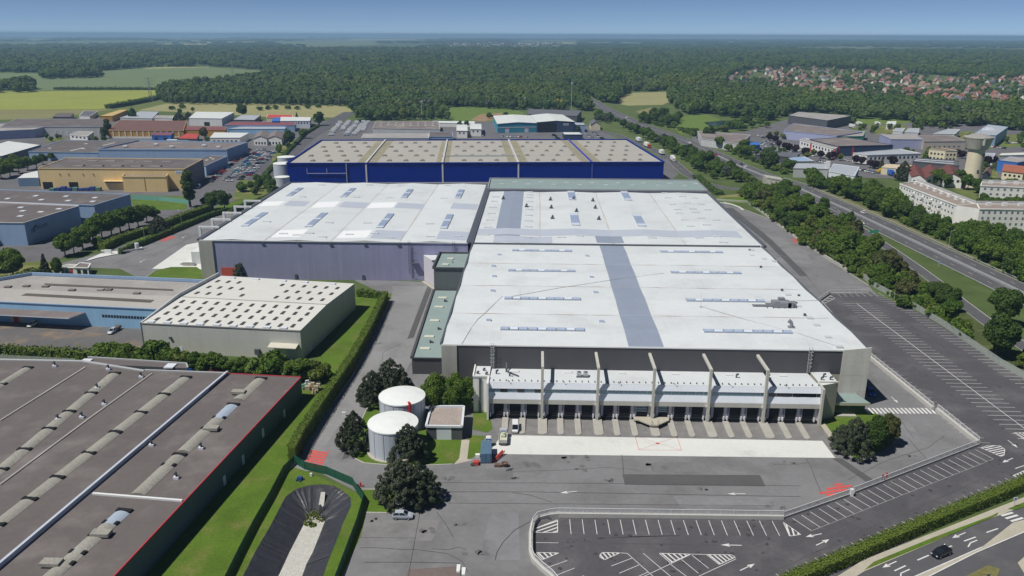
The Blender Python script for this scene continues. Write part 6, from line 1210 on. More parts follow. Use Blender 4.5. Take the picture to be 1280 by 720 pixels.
for i, (a, b, h_, k) in enumerate(((303, 240, 5, 'shrub'), (314, 238, 6, 'round'), (325, 236, 7, 'dround'), (335, 238, 7, 'round'), (322, 229, 6, 'round'), (334, 228, 5, 'shrub'), (343, 233, 5, 'shrub'), (345, 241, 5, 'dround'))): T(a, b, h_, k, 'green bushy tree below the silo tanks beside the blue warehouse', 'trees below the silo tanks', lod=1)
for i, (a, b, h_) in enumerate(((-12, 224, 11), (2, 224, 11), (13, 221, 11), (24, 217, 10), (35, 213, 10), (46, 210, 9), (54, 206, 8), (8, 215, 10), (20, 210, 10), (64, 201, 6), (74, 198, 6))): T(a, b, h_, 'round', 'green tree in the clump left of the yellow building', 'tree clump left of the yellow building', lod=1)
for a, b, h_, k, lab, w_ in ((131, 173, 11, 'dround', 'dark tree left of ochre banded hall', .7), (136, 170, 16, 'poplar', 'dark poplar at left end of the ochre banded hall', 1.5), (166, 152, 15, 'dround', 'tall dark tree right of the yellow ochre long shed', .75), (224, 152, 11, 'pine', 'broad dark cedar left of the big white hall', 1.1), (236, 150, 10, 'pine', 'dark cedar touching the big white hall', .9), (303, 146, 15, 'dround', 'large dark round tree at edge of the hay field', .9),
                         (256, 174, 11, 'brown', 'yellowish green tree beside the red metal roof', .8), (362, 181, 13, 'dround', 'big dark tree at the street corner by arched workshops', 1.0), (380, 173, 9, 'round', 'green tree right of the big dark street corner tree', 1.1), (399, 157, 16, 'poplar', 'dark poplar like tree beside the street bend', 2.1), (371, 147, 6, 'conifer', 'small red brown conifer behind the blue white office', 1.0), (225, 143, 7, 'round', 'pale green tree behind cedar at field edge', .9), (241, 140, 6, 'round', 'small tree behind the big white hall', .9),
                         (575, 161, 8, 'round', 'left of two green trees between white cube houses', .8), (583.5, 160, 8, 'round', 'right of two green trees between white cube houses', .8), (632, 147, 7, 'dround', 'low dark tree left of the teal shed', 1.), (612, 148, 6, 'shrub', 'dark bush row end by the brown earth heap', 1.), (722, 165, 6, 'dround', 'dark bush behind navy shed', 1.), (1128, 226, 14, 'pine', 'big dark cedar among houses beside the apartment block', .8), (1101, 214, 10, 'conifer', 'dark narrow conifer by the white office block', .8), (1118, 205, 5, 'light', 'light green tree before white office block', 1.),
                         (1109, 178, 9, 'dround', 'dark green tree left of lavender blue hall', 1.), (1280, 188, 7, 'round', 'green tree at right edge by the white shed', 1.)): T(a, b, h_, k, lab, None, lod=1, wid=w_)
for a, b in ((973, 184), (980, 186), (984, 190), (994, 191.5), (1006, 195), (1026, 198), (1036, 200), (1040, 199), (1070, 205), (1077, 206), (1088, 210), (1094, 211), (1115, 207), (1196, 196), (1202, 198), (1234, 208), (1240, 206), (968, 178), (961, 176)): T(a, b, 5.5 + RNG.random() * 2, 'purple', 'purple leaved plum tree on the streets of the right estate', 'purple plum trees in the right estate', lod=2)
for a, b in ((962, 172), (970, 171), (978, 174), (985, 172), (1017, 195), (1024, 190), (1050, 201), (1008, 199)): T(a, b, 5.5, 'light', 'bright yellow green tree on the streets of the right estate', 'yellow green trees in the right estate', lod=2)
for a, b, h_, k in ((912, 161, 8, 'shrub'), (920, 158.5, 8, 'shrub'), (929, 157, 9, 'round'), (935, 154, 9, 'dround'), (905, 165, 7, 'lshrub'), (926, 163, 8, 'shrub'), (893, 166, 7, 'shrub'), (940, 160, 8, 'dround'), (950, 158, 8, 'round'), (958, 160, 7, 'round')): T(a, b, h_, k, 'green bank tree between the pond and the hall with grey brown roof', 'trees on the pond bank', lod=1, wid=1.2)
rgt = random.Random(77); STREET = []
for (x0, y0, x1, y1, n) in ((1062, 160, 1084, 165, 4), (1088, 158, 1130, 167, 9), (1196, 166, 1226, 179, 7), (1120, 194, 1160, 202, 6), (940, 190, 985, 203, 9), (1206, 205, 1246, 224, 10), (1240, 170, 1285, 180, 6), (1140, 159, 1215, 163, 10)):
    for _ in range(n): STREET.append((rgt.uniform(x0, x1), rgt.uniform(y0, y1), rgt.uniform(.35, .65)))
for (x0, y0, x1, y1, n) in ((110, 173, 135, 179, 5), (196, 176, 260, 180, 7), (345, 180, 368, 196, 6), (58, 172, 84, 177, 4), (300, 228, 342, 246, 7), (318, 160, 345, 165, 3), (262, 178, 268, 184, 2)):
    for _ in range(n): STREET.append((rgt.uniform(x0, x1), rgt.uniform(y0, y1), rgt.uniform(.3, .55)))
# ---- belts: every tree its own object
def belt(poly, gap, kinds, hr, label, group, lod=1, cap=200, seed=1, wid=(.8, 1.1)):
    rg = random.Random(seed); W_ = P2(poly); xs = [p.x for p in W_]; ys = [p.y for p in W_]; pts = []; tries = 0
    while tries < 6000 and len(pts) < cap:
        tries += 1; x, y = rg.uniform(min(xs), max(xs)), rg.uniform(min(ys), max(ys))
        if not inpoly(x, y, W_) or any((x - a) ** 2 + (y - b) ** 2 < gap * gap for a, b in pts): continue
        pts.append((x, y))
    LB_ = {'round': 'rounded mid green', 'dround': 'rounded dark green', 'oval': 'narrow mid green', 'shrub': 'low green shrubby', 'lshrub': 'low yellow green shrubby', 'light': 'yellow green', 'silver': 'pale silvery', 'brown': 'olive brown', 'bushy': 'broad bushy green', 'dbushy': 'broad bushy dark green', 'purple': 'purple leaved', 'pine': 'dark pine like'}
    for x, y in pts: k = rg.choice(kinds); h_ = rg.uniform(*hr) * (.55 if 'shrub' in k else 1); tree(x, y, h_, k, f'{LB_[k]} tree {label}', group, lod, rg.uniform(*wid))
    return len(pts)
G1 = 'belt of trees between car park and motorway'
for a, b, h_, k, w_ in ((1252, 408, 14, 'dround', .85), (1246, 446, 14, 'dround', .9), (1183, 389, 10, 'dround', .9), (1168, 380, 9, 'dround', .8), (1116, 334, 7.5, 'brown', .9), (1062, 284, 8, 'dround', .8), (978, 250, 12.5, 'round', .9), (992, 254, 11, 'oval', 1.), (938, 246, 9, 'round', 1.), (1028, 268, 10, 'oval', 1.)): T(a, b, h_, k, 'tall full dark tree standing out of the belt beside the car park', G1, lod=0, wid=w_)
belt([(925, 244), (958, 240), (985, 248), (1030, 272), (1062, 296), (1092, 318), (1120, 340), (1142, 360), (1172, 384), (1196, 408), (1205, 420), (1190, 412), (1140, 382), (1086, 352), (1000, 300), (962, 270)], 5.6, ['bushy', 'round', 'shrub', 'oval', 'brown', 'dbushy', 'lshrub', 'bushy', 'light', 'bushy'], (6, 11.2), 'in the belt between car park and motorway', G1, 1, 84, 3, (.85, 1.2))
belt([(1262, 445), (1300, 440), (1300, 478), (1272, 462)], 5, ['shrub', 'lshrub'], (3.5, 5), 'in the belt between car park and motorway', G1, 1, 8, 14)
belt([(1008, 231), (1032, 239), (1062, 241), (1092, 245), (1118, 255), (1128, 268), (1158, 284), (1198, 299), (1310, 312), (1310, 368), (1250, 338), (1192, 309), (1130, 280), (1060, 250), (1012, 229)], 6.6, ['bushy', 'bushy', 'dbushy', 'oval', 'round', 'bushy'], (9, 11.5), 'in front of the apartment blocks by the motorway', 'trees before the apartment blocks', 1, 80, 5)
belt([(1158, 234), (1200, 236), (1232, 250), (1300, 250), (1300, 244), (1225, 240), (1200, 230), (1165, 229)], 7, ['round', 'dround', 'oval'], (9, 12), 'behind the apartment block below the water tower', 'trees around the water tower', 1, 20, 6)
belt([(742, 152), (768, 155), (800, 171), (845, 195), (872, 217), (912, 230), (942, 231), (932, 223), (890, 206), (850, 190), (808, 173), (770, 155), (752, 147)], 8.5, ['round', 'round', 'dround', 'shrub', 'oval', 'silver'], (8, 11.5), 'between frontage road and motorway', 'trees between the two roads', 1, 42, 7)
belt([(796, 153), (830, 140), (850, 150), (842, 160), (875, 175), (915, 193), (960, 212), (985, 220), (1000, 214), (975, 204), (935, 194), (890, 178), (868, 160), (845, 162)], 10, ['round', 'dround', 'round', 'shrub'], (9, 13), 'right of the motorway near the pond', 'trees right of the motorway', 1, 30, 8)
for a, b in ((325, 138), (335, 137), (345, 136.5), (360, 136.5), (372, 137), (385, 135.5), (398, 134.5), (215, 137), (228, 135.5)): T(a, b, 4.5, 'shrub', 'dark hedgerow bush on the edge of the hay field', 'hedgerow bushes in the hay field', lod=2, wid=1.4)
for a, b, h_ in ((1236, 268, 9.5), (1246, 270, 10), (1257, 267, 9), (1267, 270, 10.5), (1277, 268, 10), (1228, 262, 9)): T(a, b, h_, 'round', 'rounded mid green tree behind the apartment block below the water tower', 'trees around the water tower', 1)
# ---- woods that read as one mass: instanced on points
def scatter_wood(name, pts, protos):
    n = len(pts); me = bpy.data.meshes.new(name); me.vertices.add(n); me.vertices.foreach_set('co', np.array([(p[0], p[1], 0) for p in pts], dtype=np.float32).ravel())
    a = me.attributes.new('sc', 'FLOAT_VECTOR', 'POINT'); a.data.foreach_set('vector', np.array([p[2] for p in pts], dtype=np.float32).ravel())
    a = me.attributes.new('rz', 'FLOAT_VECTOR', 'POINT'); a.data.foreach_set('vector', np.array([(0, 0, RNG.uniform(0, 6.28)) for p in pts], dtype=np.float32).ravel())
    a = me.attributes.new('pk', 'INT', 'POINT'); a.data.foreach_set('value', np.array([p[3] for p in pts], dtype=np.int32)); me.update()
    o = bpy.data.objects.new(name, me); COL.objects.link(o); tag(o, kind='stuff')
    ng = bpy.data.node_groups.new(name, 'GeometryNodeTree'); ng.interface.new_socket('Geometry', in_out='INPUT', socket_type='NodeSocketGeometry'); ng.interface.new_socket('Geometry', in_out='OUTPUT', socket_type='NodeSocketGeometry')
    N = ng.nodes; L = ng.links; gi = N.new('NodeGroupInput'); go = N.new('NodeGroupOutput'); ip = N.new('GeometryNodeInstanceOnPoints'); jg = N.new('GeometryNodeJoinGeometry')
    for pr in reversed(protos):
        oi = N.new('GeometryNodeObjectInfo'); oi.transform_space = 'ORIGINAL'; oi.inputs['Object'].default_value = pr; oi.inputs['As Instance'].default_value = True; L.new(oi.outputs['Geometry'], jg.inputs[0])
    def at(nm, ty): k = N.new('GeometryNodeInputNamedAttribute'); k.data_type = ty; k.inputs['Name'].default_value = nm; return k.outputs['Attribute']
    L.new(gi.outputs[0], ip.inputs['Points']); L.new(jg.outputs[0], ip.inputs['Instance']); ip.inputs['Pick Instance'].default_value = True
    L.new(at('pk', 'INT'), ip.inputs['Instance Index']); L.new(at('rz', 'FLOAT_VECTOR'), ip.inputs['Rotation']); L.new(at('sc', 'FLOAT_VECTOR'), ip.inputs['Scale']); L.new(ip.outputs[0], go.inputs[0])
    md = o.modifiers.new('trees', 'NODES'); md.node_group = ng; return o
# four real forest-edge trees lend their meshes
wood_src = []
rgw = np.random.default_rng(5)
for i, (a, b, R0, nl) in enumerate(((712, 134, 4.8, 24), (697, 135, 4.4, 20), (688, 136, 5.2, 26), (676, 136, 4.2, 18))):
    lob = lobes_round(rgw, 12, R0, 1.0, nl, 2.0); me = crown_mesh('forest_tree', lob, 300, 1.3, 900 + i, LEAF['forest'], core=.93, jit=.32); p = P(a, b)
    o = bpy.data.objects.new('tree', me); COL.objects.link(o); o.location = (p.x, p.y, 0); tag(o, 'dense green tree at the foot of the forest beside the slate grey warehouse', 'tree', 'forest front behind the meadow'); wood_src.append(o)
for i, (a, b, R0, nl, lf) in enumerate(((664, 137, 4.6, 22, 'dark'), (652, 137.5, 4.4, 20, 'light'), (640, 137.5, 4.6, 22, 'silver'))):
    lob = lobes_round(rgw, 12, R0, 1.0, nl, 2.0); me = crown_mesh('forest_tree', lob, 300, 1.3, 930 + i, LEAF[lf], core=.93, jit=.32); p = P(a, b); o = bpy.data.objects.new('tree', me); COL.objects.link(o); o.location = (p.x, p.y, 0); tag(o, ['dark green tree at the forest foot behind the small meadow', 'light green tree at the forest foot behind the small meadow', 'silvery green tree at the forest foot behind the small meadow'][i], 'tree', 'forest front behind the meadow'); wood_src.append(o)
def wkind(x, y):
    q = noise.noise(Vector((x * .006, y * .006, 7.))); r_ = rg.random()
    if q > .22 and r_ < .6: return 4
    if q < -.30 and r_ < .45: return 5
    return 6 if r_ < .035 else 5 if r_ < .07 else 4 if r_ < .17 else rg.randrange(4)
FOREST = [[(-80, 60), (1360, 60), (1360, 101), (1180, 95), (1110, 89), (1000, 85), (930, 88), (905, 100), (902, 113), (880, 118), (862, 116), (845, 114), (790, 114.5), (776, 122), (768, 130), (752, 128), (735, 118), (712, 106), (704, 104), (700, 132), (640, 134), (560, 133), (545, 138), (470, 148), (445, 143), (432, 131), (335, 129), (205, 128), (200, 122), (214, 111), (336, 98), (333, 88), (262, 83), (176, 85), (130, 88), (50, 91), (-80, 90)],
          [(878, 126), (905, 113), (940, 113), (985, 119), (1060, 128), (1120, 132), (1180, 138), (1360, 143), (1360, 168), (1262, 163), (1225, 157), (1200, 159), (1150, 158), (1128, 151), (1070, 149), (1055, 143), (1000, 141), (978, 146), (965, 152), (935, 150), (905, 147), (880, 140), (862, 134), (845, 133)],
          [(50, 98.5), (60, 93), (85, 91), (125, 93), (129, 96), (110, 98), (70, 99)], [(-80, 117), (-80, 108), (20, 108), (55, 113), (50, 115), (20, 116)], [(704, 104), (712, 106), (735, 118), (752, 129), (748, 131), (728, 123), (706, 108)][:1] + [(703, 108), (704, 132), (734, 140), (742, 136), (724, 124), (712, 112)],
          [(842, 117), (862, 116), (905, 113), (890, 140), (870, 146), (848, 138), (836, 129), (838, 124)], [(712, 104), (730, 117), (752, 127), (768, 131), (776, 122), (745, 108)]]
OPEN = [[(176, 86), (190, 84.2), (262, 83.7), (258, 87)], [(330, 128), (336, 135), (440, 138), (440, 131)]]
fp = []; rg = random.Random(21)
def rough(x, y): return noise.noise(Vector((x * .004, y * .004, 3.))) + .5 * noise.noise(Vector((x * .013, y * .013, 9.)))
def put(D0, D1, gap, sx, sz):
    n = int(.5 * (2 * .66) * (D1 * D1 - D0 * D0) / (gap * gap))
    for _ in range(n):
        D = math.sqrt(rg.uniform(D0 * D0, D1 * D1)); a = rg.uniform(-.70, .66); x, y = D * math.sin(a), D * math.cos(a); q = pix(x, y)
        if not any(inpoly(q[0], q[1], F_) for F_ in FOREST) or any(inpoly(q[0], q[1], F_) for F_ in OPEN): continue
        k = .86 + .34 * (rough(x, y) + .5); s = rg.uniform(.8, 1.2) * k; fp.append((x, y, (sx * s, sx * s, sz * s * rg.uniform(.8, 1.25)), wkind(x, y)))
put(850, 1500, 8.0, 1.3, 1.1); put(1500, 2600, 12, 1.6, 1.2); put(2600, 5400, 32, 2.4, 1.35)
WOODEDGE = [[(446, 151), (560, 151), (556, 140), (540, 139), (450, 143)], [(205, 130), (335, 132), (440, 133), (440, 128), (330, 125), (205, 124)], [(560, 134), (640, 137), (705, 140), (705, 133), (640, 130), (560, 129)]]
for pl in WOODEDGE:
    W_ = P2(pl); xs = [p.x for p in W_]; ys = [p.y for p in W_]; kk = []
    for _ in range(3000):
        x, y = rg.uniform(min(xs), max(xs)), rg.uniform(min(ys), max(ys))
        if inpoly(x, y, W_) and all((x - a) ** 2 + (y - b) ** 2 > 81 for a, b in kk): kk.append((x, y)); s = rg.uniform(.75, 1.15); fp.append((x, y, (s, s, s * 1.05), wkind(x * 3, y * 3)))
scatter_wood('forest', fp, wood_src)
scatter_wood('street_greenery', [(*P(a, b).xy, (s, s, s), rg.randrange(6)) for a, b, s in STREET], wood_src)
# distant woods towards the skyline: broad clumps, fields left open between them
fp2 = []
FAROPEN = [f[1] for f in FIELDS if f[1][0][1] < 58]
for D0, D1, gap, sx, sz in ((5400, 8500, 95, 6., 1.3), (8500, 18500, 190, 11., 1.5)):
    n = int(.5 * 1.36 * (D1 * D1 - D0 * D0) / (gap * gap))
    for _ in range(n):
        D = math.sqrt(rg.uniform(D0 * D0, D1 * D1)); a = rg.uniform(-.70, .66); x, y = D * math.sin(a), D * math.cos(a); q = pix(x, y)
        if any(inpoly(q[0], q[1], F_) for F_ in FAROPEN): continue
        if 555 < q[0] < 700 and 53.5 < q[1] < 60.5: continue
        dens = noise.noise(Vector((x * .00055, y * .0004, 1.))) + (.35 if a > .05 else -.14)
        if dens < -.06: continue
        s = rg.uniform(.7, 1.3); fp2.append((x, y, (sx * s, sx * s, sz * s), rg.randrange(4)))
scatter_wood('distant_woods', fp2, wood_src)
# undergrowth between the belt trees, one uncountable mass
us = []; src = [o for o in scene.objects if o.name.startswith('shrub')][:1]
shm = [bpy.data.objects.new('shrub', proto_mesh('shrub', v, 2)[0]) for v in (0, 1)] + [bpy.data.objects.new('shrub', proto_mesh('lshrub', 0, 2)[0])]
for o, (a, b) in zip(shm, ((1004, 306), (1128, 384), (968, 277))):
    COL.objects.link(o); p = P(a, b); o.location = (p.x, p.y, 0); tag(o, 'small shrub at the asphalt edge of the belt beside the car park', 'shrub', 'belt of trees between car park and motorway')
for pl, gap in (([(925, 245), (958, 241), (985, 248), (1030, 274), (1066, 297), (1100, 320), (1130, 345), (1155, 366), (1180, 388), (1205, 412), (1215, 428), (1140, 384), (1086, 354), (1000, 301), (962, 271)], 2.3), ([(1008, 231), (1032, 239), (1062, 241), (1092, 245), (1118, 255), (1128, 268), (1158, 284), (1198, 299), (1310, 312), (1310, 368), (1250, 338), (1192, 309), (1130, 280), (1060, 250), (1012, 229)], 3.0), ([(742, 150), (768, 152), (800, 168), (845, 192), (872, 214), (912, 228), (945, 229), (935, 218), (895, 200), (855, 184), (815, 170), (775, 151), (755, 143)], 4.5), ([(796, 153), (830, 142), (850, 152), (842, 160), (875, 175), (915, 193), (960, 212), (985, 220), (1000, 214), (975, 204), (935, 194), (890, 178), (868, 162), (845, 162)], 5.0)):
    W_ = P2(pl); xs = [p.x for p in W_]; ys = [p.y for p in W_]; n = int((max(xs) - min(xs)) * (max(ys) - min(ys)) / gap ** 2)
    for _ in range(n):
        x, y = rg.uniform(min(xs), max(xs)), rg.uniform(min(ys), max(ys))
        if inpoly(x, y, W_) and rough(x * 4, y * 4) > -.28: s = rg.uniform(.35, .85); us.append((x, y, (s * 1.1, s * 1.1, s), rg.randrange(3)))
scatter_wood('undergrowth', us, shm)
# hedgerow ground cover under the belts
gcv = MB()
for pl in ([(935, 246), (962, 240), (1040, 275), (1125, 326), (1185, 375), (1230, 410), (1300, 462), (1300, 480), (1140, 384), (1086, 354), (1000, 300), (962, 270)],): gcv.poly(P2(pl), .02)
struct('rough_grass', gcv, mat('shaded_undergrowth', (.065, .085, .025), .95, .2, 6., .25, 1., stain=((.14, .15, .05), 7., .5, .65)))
# ---- hedges
def hedge(pts, w, h_, label, leaf='hedge', dens=5., ls=.32, seed=3, name='hedge', lump=.15, group=None):
    rg = np.random.default_rng(seed); pts = [Vector((p[0], p[1])) for p in pts]; V = []; Fc = []; cb_ = MB(); cb_.wallpath(pts, w * .7, 0, h_ * .88)
    for i in range(len(pts) - 1):
        a, b = pts[i], pts[i + 1]; d = b - a; L_ = d.length; d.normalize(); nv = Vector((-d.y, d.x)); n = int(L_ * (w + 2 * h_) * dens)
        for _ in range(n):
            s = rg.uniform(0, L_); r = rg.uniform(0, w + 2 * h_); k = 1 + lump * (noise.noise(Vector((s * .35 + i * 9, seed, r * .1))) + rg.uniform(-.4, .4))
            if r < w: off_, z, nz_ = (r - w / 2), h_ * k, Vector((0, 0, 1))
            elif r < w + h_: off_, z, nz_ = w / 2 * k * rg.uniform(.74, 1), r - w, Vector((nv.x, nv.y, .2))
            else: off_, z, nz_ = -w / 2 * k * rg.uniform(.74, 1), r - w - h_, Vector((-nv.x, -nv.y, .2))
            p = a + d * s + nv * off_; nn = (nz_ + Vector(rg.normal(size=3)) * .5).normalized(); t = nn.cross(Vector(rg.normal(size=3))).normalized(); u = nn.cross(t); q = ls * rg.uniform(.5, 1.2); o = Vector((p.x, p.y, z)); bi = len(V)
            V += [tuple(o - t * q - u * q * .4), tuple(o + t * q * .2 - u * q * .7), tuple(o + t * q + u * q * .3), tuple(o - t * q * .3 + u * q * .7)]; Fc.append((bi, bi + 1, bi + 2, bi + 3))
    for f in cb_.f: bi = len(V); V += [cb_.v[j] for j in f]; Fc.append(tuple(range(bi, bi + len(f))))
    c = pts[len(pts) // 2]; me = bpy.data.meshes.new(name); me.from_pydata([(x - c.x, y - c.y, z) for x, y, z in V], [], Fc); me.materials.append(LEAF[leaf]); me.update()
    o = bpy.data.objects.new(name, me); COL.objects.link(o); o.location = (c.x, c.y, 0); return tag(o, label, 'hedge', group)
hedge(P2([(366, 578), (376, 557), (400, 520), (420, 490), (440, 460), (462, 420), (482, 377)]), 2.3, 4.2, 'long clipped hedge along the asphalt lane beside the cream building lawn', dens=13, ls=.2, seed=4, lump=.09); hedge(P2([(447, 370), (484, 374)]), 2.4, 2.6, 'short clipped hedge closing the far end of the cream building lawn', dens=5, seed=5)
hedge(P2([(930, 770), (985, 733), (1040, 710), (1090, 688), (1140, 666.5), (1190, 645.5), (1240, 626), (1310, 596)]), 2.7, 2.3, 'long clipped hedge between car park and street, bottom right', dens=18, ls=.17, seed=6, lump=.07)
hedge(P2([(128, 314), (150, 303), (190, 290), (225, 276), (264, 262)]), 4.2, 3.4, 'thick green hedge above the entrance road beside the row of round trees', dens=3.5, ls=.4, seed=7); hedge(P2([(150, 318), (200, 298), (262, 272), (282, 266)]), 2.0, 2.6, 'dark lower hedge running along the entrance road kerb', 'dark', dens=3.5, ls=.4, seed=8)
hedge(P2([(288, 268), (325, 254), (345, 245)]), 3, 3, 'dark hedge in front of the portal frames at left hall', 'dark', dens=3, ls=.45, seed=9); hedge(P2([(-20, 362), (20, 356), (48, 345)]), 5, 3.6, 'wide green hedge behind the sky blue building at left edge', dens=3, ls=.45, seed=10)
hedge(P2([(-20, 447), (15, 447), (70, 450), (122, 453)]), 2.6, 3.8, 'clipped hedge behind the big dark roof, left of the lean-to', 'hedge', dens=4, ls=.4, seed=11, lump=.25)
shr = 'shrubs in a row behind the big dark roof'
for i in range(21): t = i / 20; T(134 + 244 * t, 456 + 20 * t + RNG.uniform(-1, 1), RNG.uniform(5.2, 7.5), RNG.choice(['shrub', 'lshrub', 'shrub', 'oval']), 'bushy green shrub in the row between big dark roof and cream building', shr, lod=1, wid=1.05 if i % 4 else 1.2)
for a, b in ((396, 478), (404, 472), (392, 468)): T(a, b, 4, 'lshrub', 'light green shrub where the shrub row meets the clipped hedge', shr, lod=1)
hedge(P2([(68, 112), (90, 112.3), (130, 112.2), (205, 112.5)]), 6, 4, 'thin dark field hedge between the barley and wheat fields', 'dark', dens=.5, ls=1.2, seed=12, lump=.5); hedge(P2([(135, 136), (160, 132), (190, 126), (206, 122)]), 8, 5, 'dark field hedge climbing from the estate to the forest corner', 'dark', dens=.5, ls=1.3, seed=13, lump=.5)
hedge(P2([(318, 235), (345, 205), (382, 168), (398, 158)]), 3, 2, 'low hedge along the street left of the blue warehouse', 'dark', dens=1.2, ls=.6, seed=14); hedge(P2([(448, 153), (470, 150), (490, 150)]), 4, 3, 'dark hedge behind the parked white vans', 'dark', dens=1, ls=.7, seed=15); hedge(P2([(1035, 157), (1062, 155), (1067, 150)]), 6, 3.5, 'bright green hedge round the dark grey hall', dens=1, ls=.8, seed=16)
hedge(P2([(870, 222), (885, 236), (900, 244)]), 6, 2, 'scrubby hedge at right rear corner of the white halls', 'dark', dens=1.5, ls=.6, seed=17, lump=.4)
# ================================================================ retention basin
LINER = mat('black_pond_liner', (.042, .043, .052), .42, .16, 3., .18, .5, bump=.5, spec=.45)
GRAVEL = mat('pale_gravel', (.50, .49, .45), .95, .1, 2.5, .3, .28)
bc = [P(a, b, -2.6).xy for a, b in ((340, 735), (350, 716), (362, 690), (380, 655), (388, 645), (398, 644), (406, 652), (399, 670), (391, 690), (383, 705), (377, 722), (372, 740), (358, 748))]
rt = thing('retention_basin', 'black lined retention basin with a pale gravel strip, inside green fences', 'basin', (-42, 140, 0))
def sample(loop, n):
    L_ = [0]; pts = [Vector(p) for p in loop]
    for i in range(len(pts)): L_.append(L_[-1] + (pts[(i + 1) % len(pts)] - pts[i]).length)
    out = []
    for k in range(n):
        s = L_[-1] * k / n; i = max(j for j in range(len(pts)) if L_[j] <= s); out.append(pts[i].lerp(pts[(i + 1) % len(pts)], (s - L_[i]) / max(1e-6, L_[i + 1] - L_[i])))
    return out
def ccw(l): a = sum(l[i][0] * l[(i + 1) % len(l)][1] - l[(i + 1) % len(l)][0] * l[i][1] for i in range(len(l))); return l if a > 0 else l[::-1]
NB = 160; bo = [Vector(p) for p in ccw([Vector(p) for p in BASIN])]; ctr = sum(bo, Vector((0, 0))) / len(bo)
outer = sample(bo, NB); inner = []
import itertools
bi_ = [Vector(p) for p in bc]
def nearest_on(p, loop):
    best = None
    for i in range(len(loop)):
        a, b = loop[i], loop[(i + 1) % len(loop)]; d = b - a; t = max(0, min(1, (p - a).dot(d) / d.length_squared)); q = a + d * t
        if best is None or (q - p).length < (best - p).length: best = q
    return best
inner = [nearest_on(p, bi_) for p in outer]
m = MB(); rings = 7
def bpnt(i, k):
    t = k / rings; p = outer[i % NB].lerp(inner[i % NB], t); z = .05 - 2.65 * t
    wr = .10 * math.sin(i * 1.9 + 3 * math.sin(i * .37)) * (1 if 0 < k < rings else 0) + .06 * noise.noise(Vector((p.x * .8, p.y * .8, 2)))
    return (p.x, p.y, z + wr)
for i in range(NB):
    for k in range(rings): m.face([bpnt(i, k), bpnt(i + 1, k), bpnt(i + 1, k + 1), bpnt(i, k + 1)])
m.build('liner', LINER, rt)
m = MB(); m.poly(ccw(bi_), -2.6); m.build('gravel_strip', GRAVEL, rt)
lm = mat('liner_weld', (.11, .11, .115), .5, .1, 1., 0); m = MB()
def slope(a, b):
    p, q = P(*a).xy, P(*b, -2.6).xy; pz = []
    for t in range(9): s = t / 8; c = p.lerp(q, s); pz.append((c.x, c.y, .14 - 2.6 * s))
    for u, v in zip(pz[:-1], pz[1:]): m.bar(u, v, .14, .05)
    m.cut()
for a, b in (((369, 612), (388, 640)), ((429, 614), (408, 636)), ((413, 694), (383, 706)), ((374, 628), (385, 642))): slope(a, b)
m.build_each('liner_weld', lm, rt)
m = MB(); p, q = P(404, 616.5, -.3), P(401, 637, -2.4); m.prism([(p.x - .45, p.y), (p.x + .45, p.y), (q.x + .6, q.y), (q.x - .6, q.y)], [-1.2, -1.2, -2.9, -2.9], [.0, .0, -2.2, -2.2]); m.build('concrete_chute', GRAVEL, rt)
m = MB()
for a, b, r_ in ((389, 648, 1.6), (397, 643, 1.5), (402, 649, 1.3), (391, 641, 1.2), (391, 657, .8), (385, 655, 1.0)):
    p = P(a, b, -2.6)
    for k in range(150):
        d = Vector((RNG.gauss(0, 1), RNG.gauss(0, 1), abs(RNG.gauss(0, .35)))); d.normalize(); o = p + d * r_ * RNG.uniform(.3, 1); t = Vector((RNG.gauss(0, 1), RNG.gauss(0, 1), RNG.gauss(0, 1))).normalized() * .17; u = t.cross(d).normalized() * .13; m.face([o - t, o - u, o + t, o + u])
m.build('weed_clump', LEAF['light'], rt)['kind'] = 'stuff'
# ================================================================ fences, walls and railings
NET = bpy.data.materials.new('green_windbreak_net'); NET.use_nodes = True; nt = NET.node_tree; bs = nt.nodes['Principled BSDF']; bs.inputs['Base Color'].default_value = (.012, .075, .045, 1); bs.inputs['Roughness'].default_value = .7
def see(name, col, alpha):
    m = bpy.data.materials.new(name); m.use_nodes = True; nt = m.node_tree; bs = nt.nodes['Principled BSDF']; bs.inputs['Base Color'].default_value = (*col, 1); bs.inputs['Roughness'].default_value = .6
    tr = nt.nodes.new('ShaderNodeBsdfTransparent'); mx = nt.nodes.new('ShaderNodeMixShader'); mx.inputs[0].default_value = alpha; nt.links.new(tr.outputs[0], mx.inputs[1]); nt.links.new(bs.outputs[0], mx.inputs[2]); nt.links.new(mx.outputs[0], nt.nodes['Material Output'].inputs['Surface']); return m
NETM = see('green_fence_net', (.012, .10, .06), .82); WIREM = see('wire_mesh', (.55, .60, .57), .42); RAILM = see('railing_wire_mesh', (.62, .63, .63), .22)
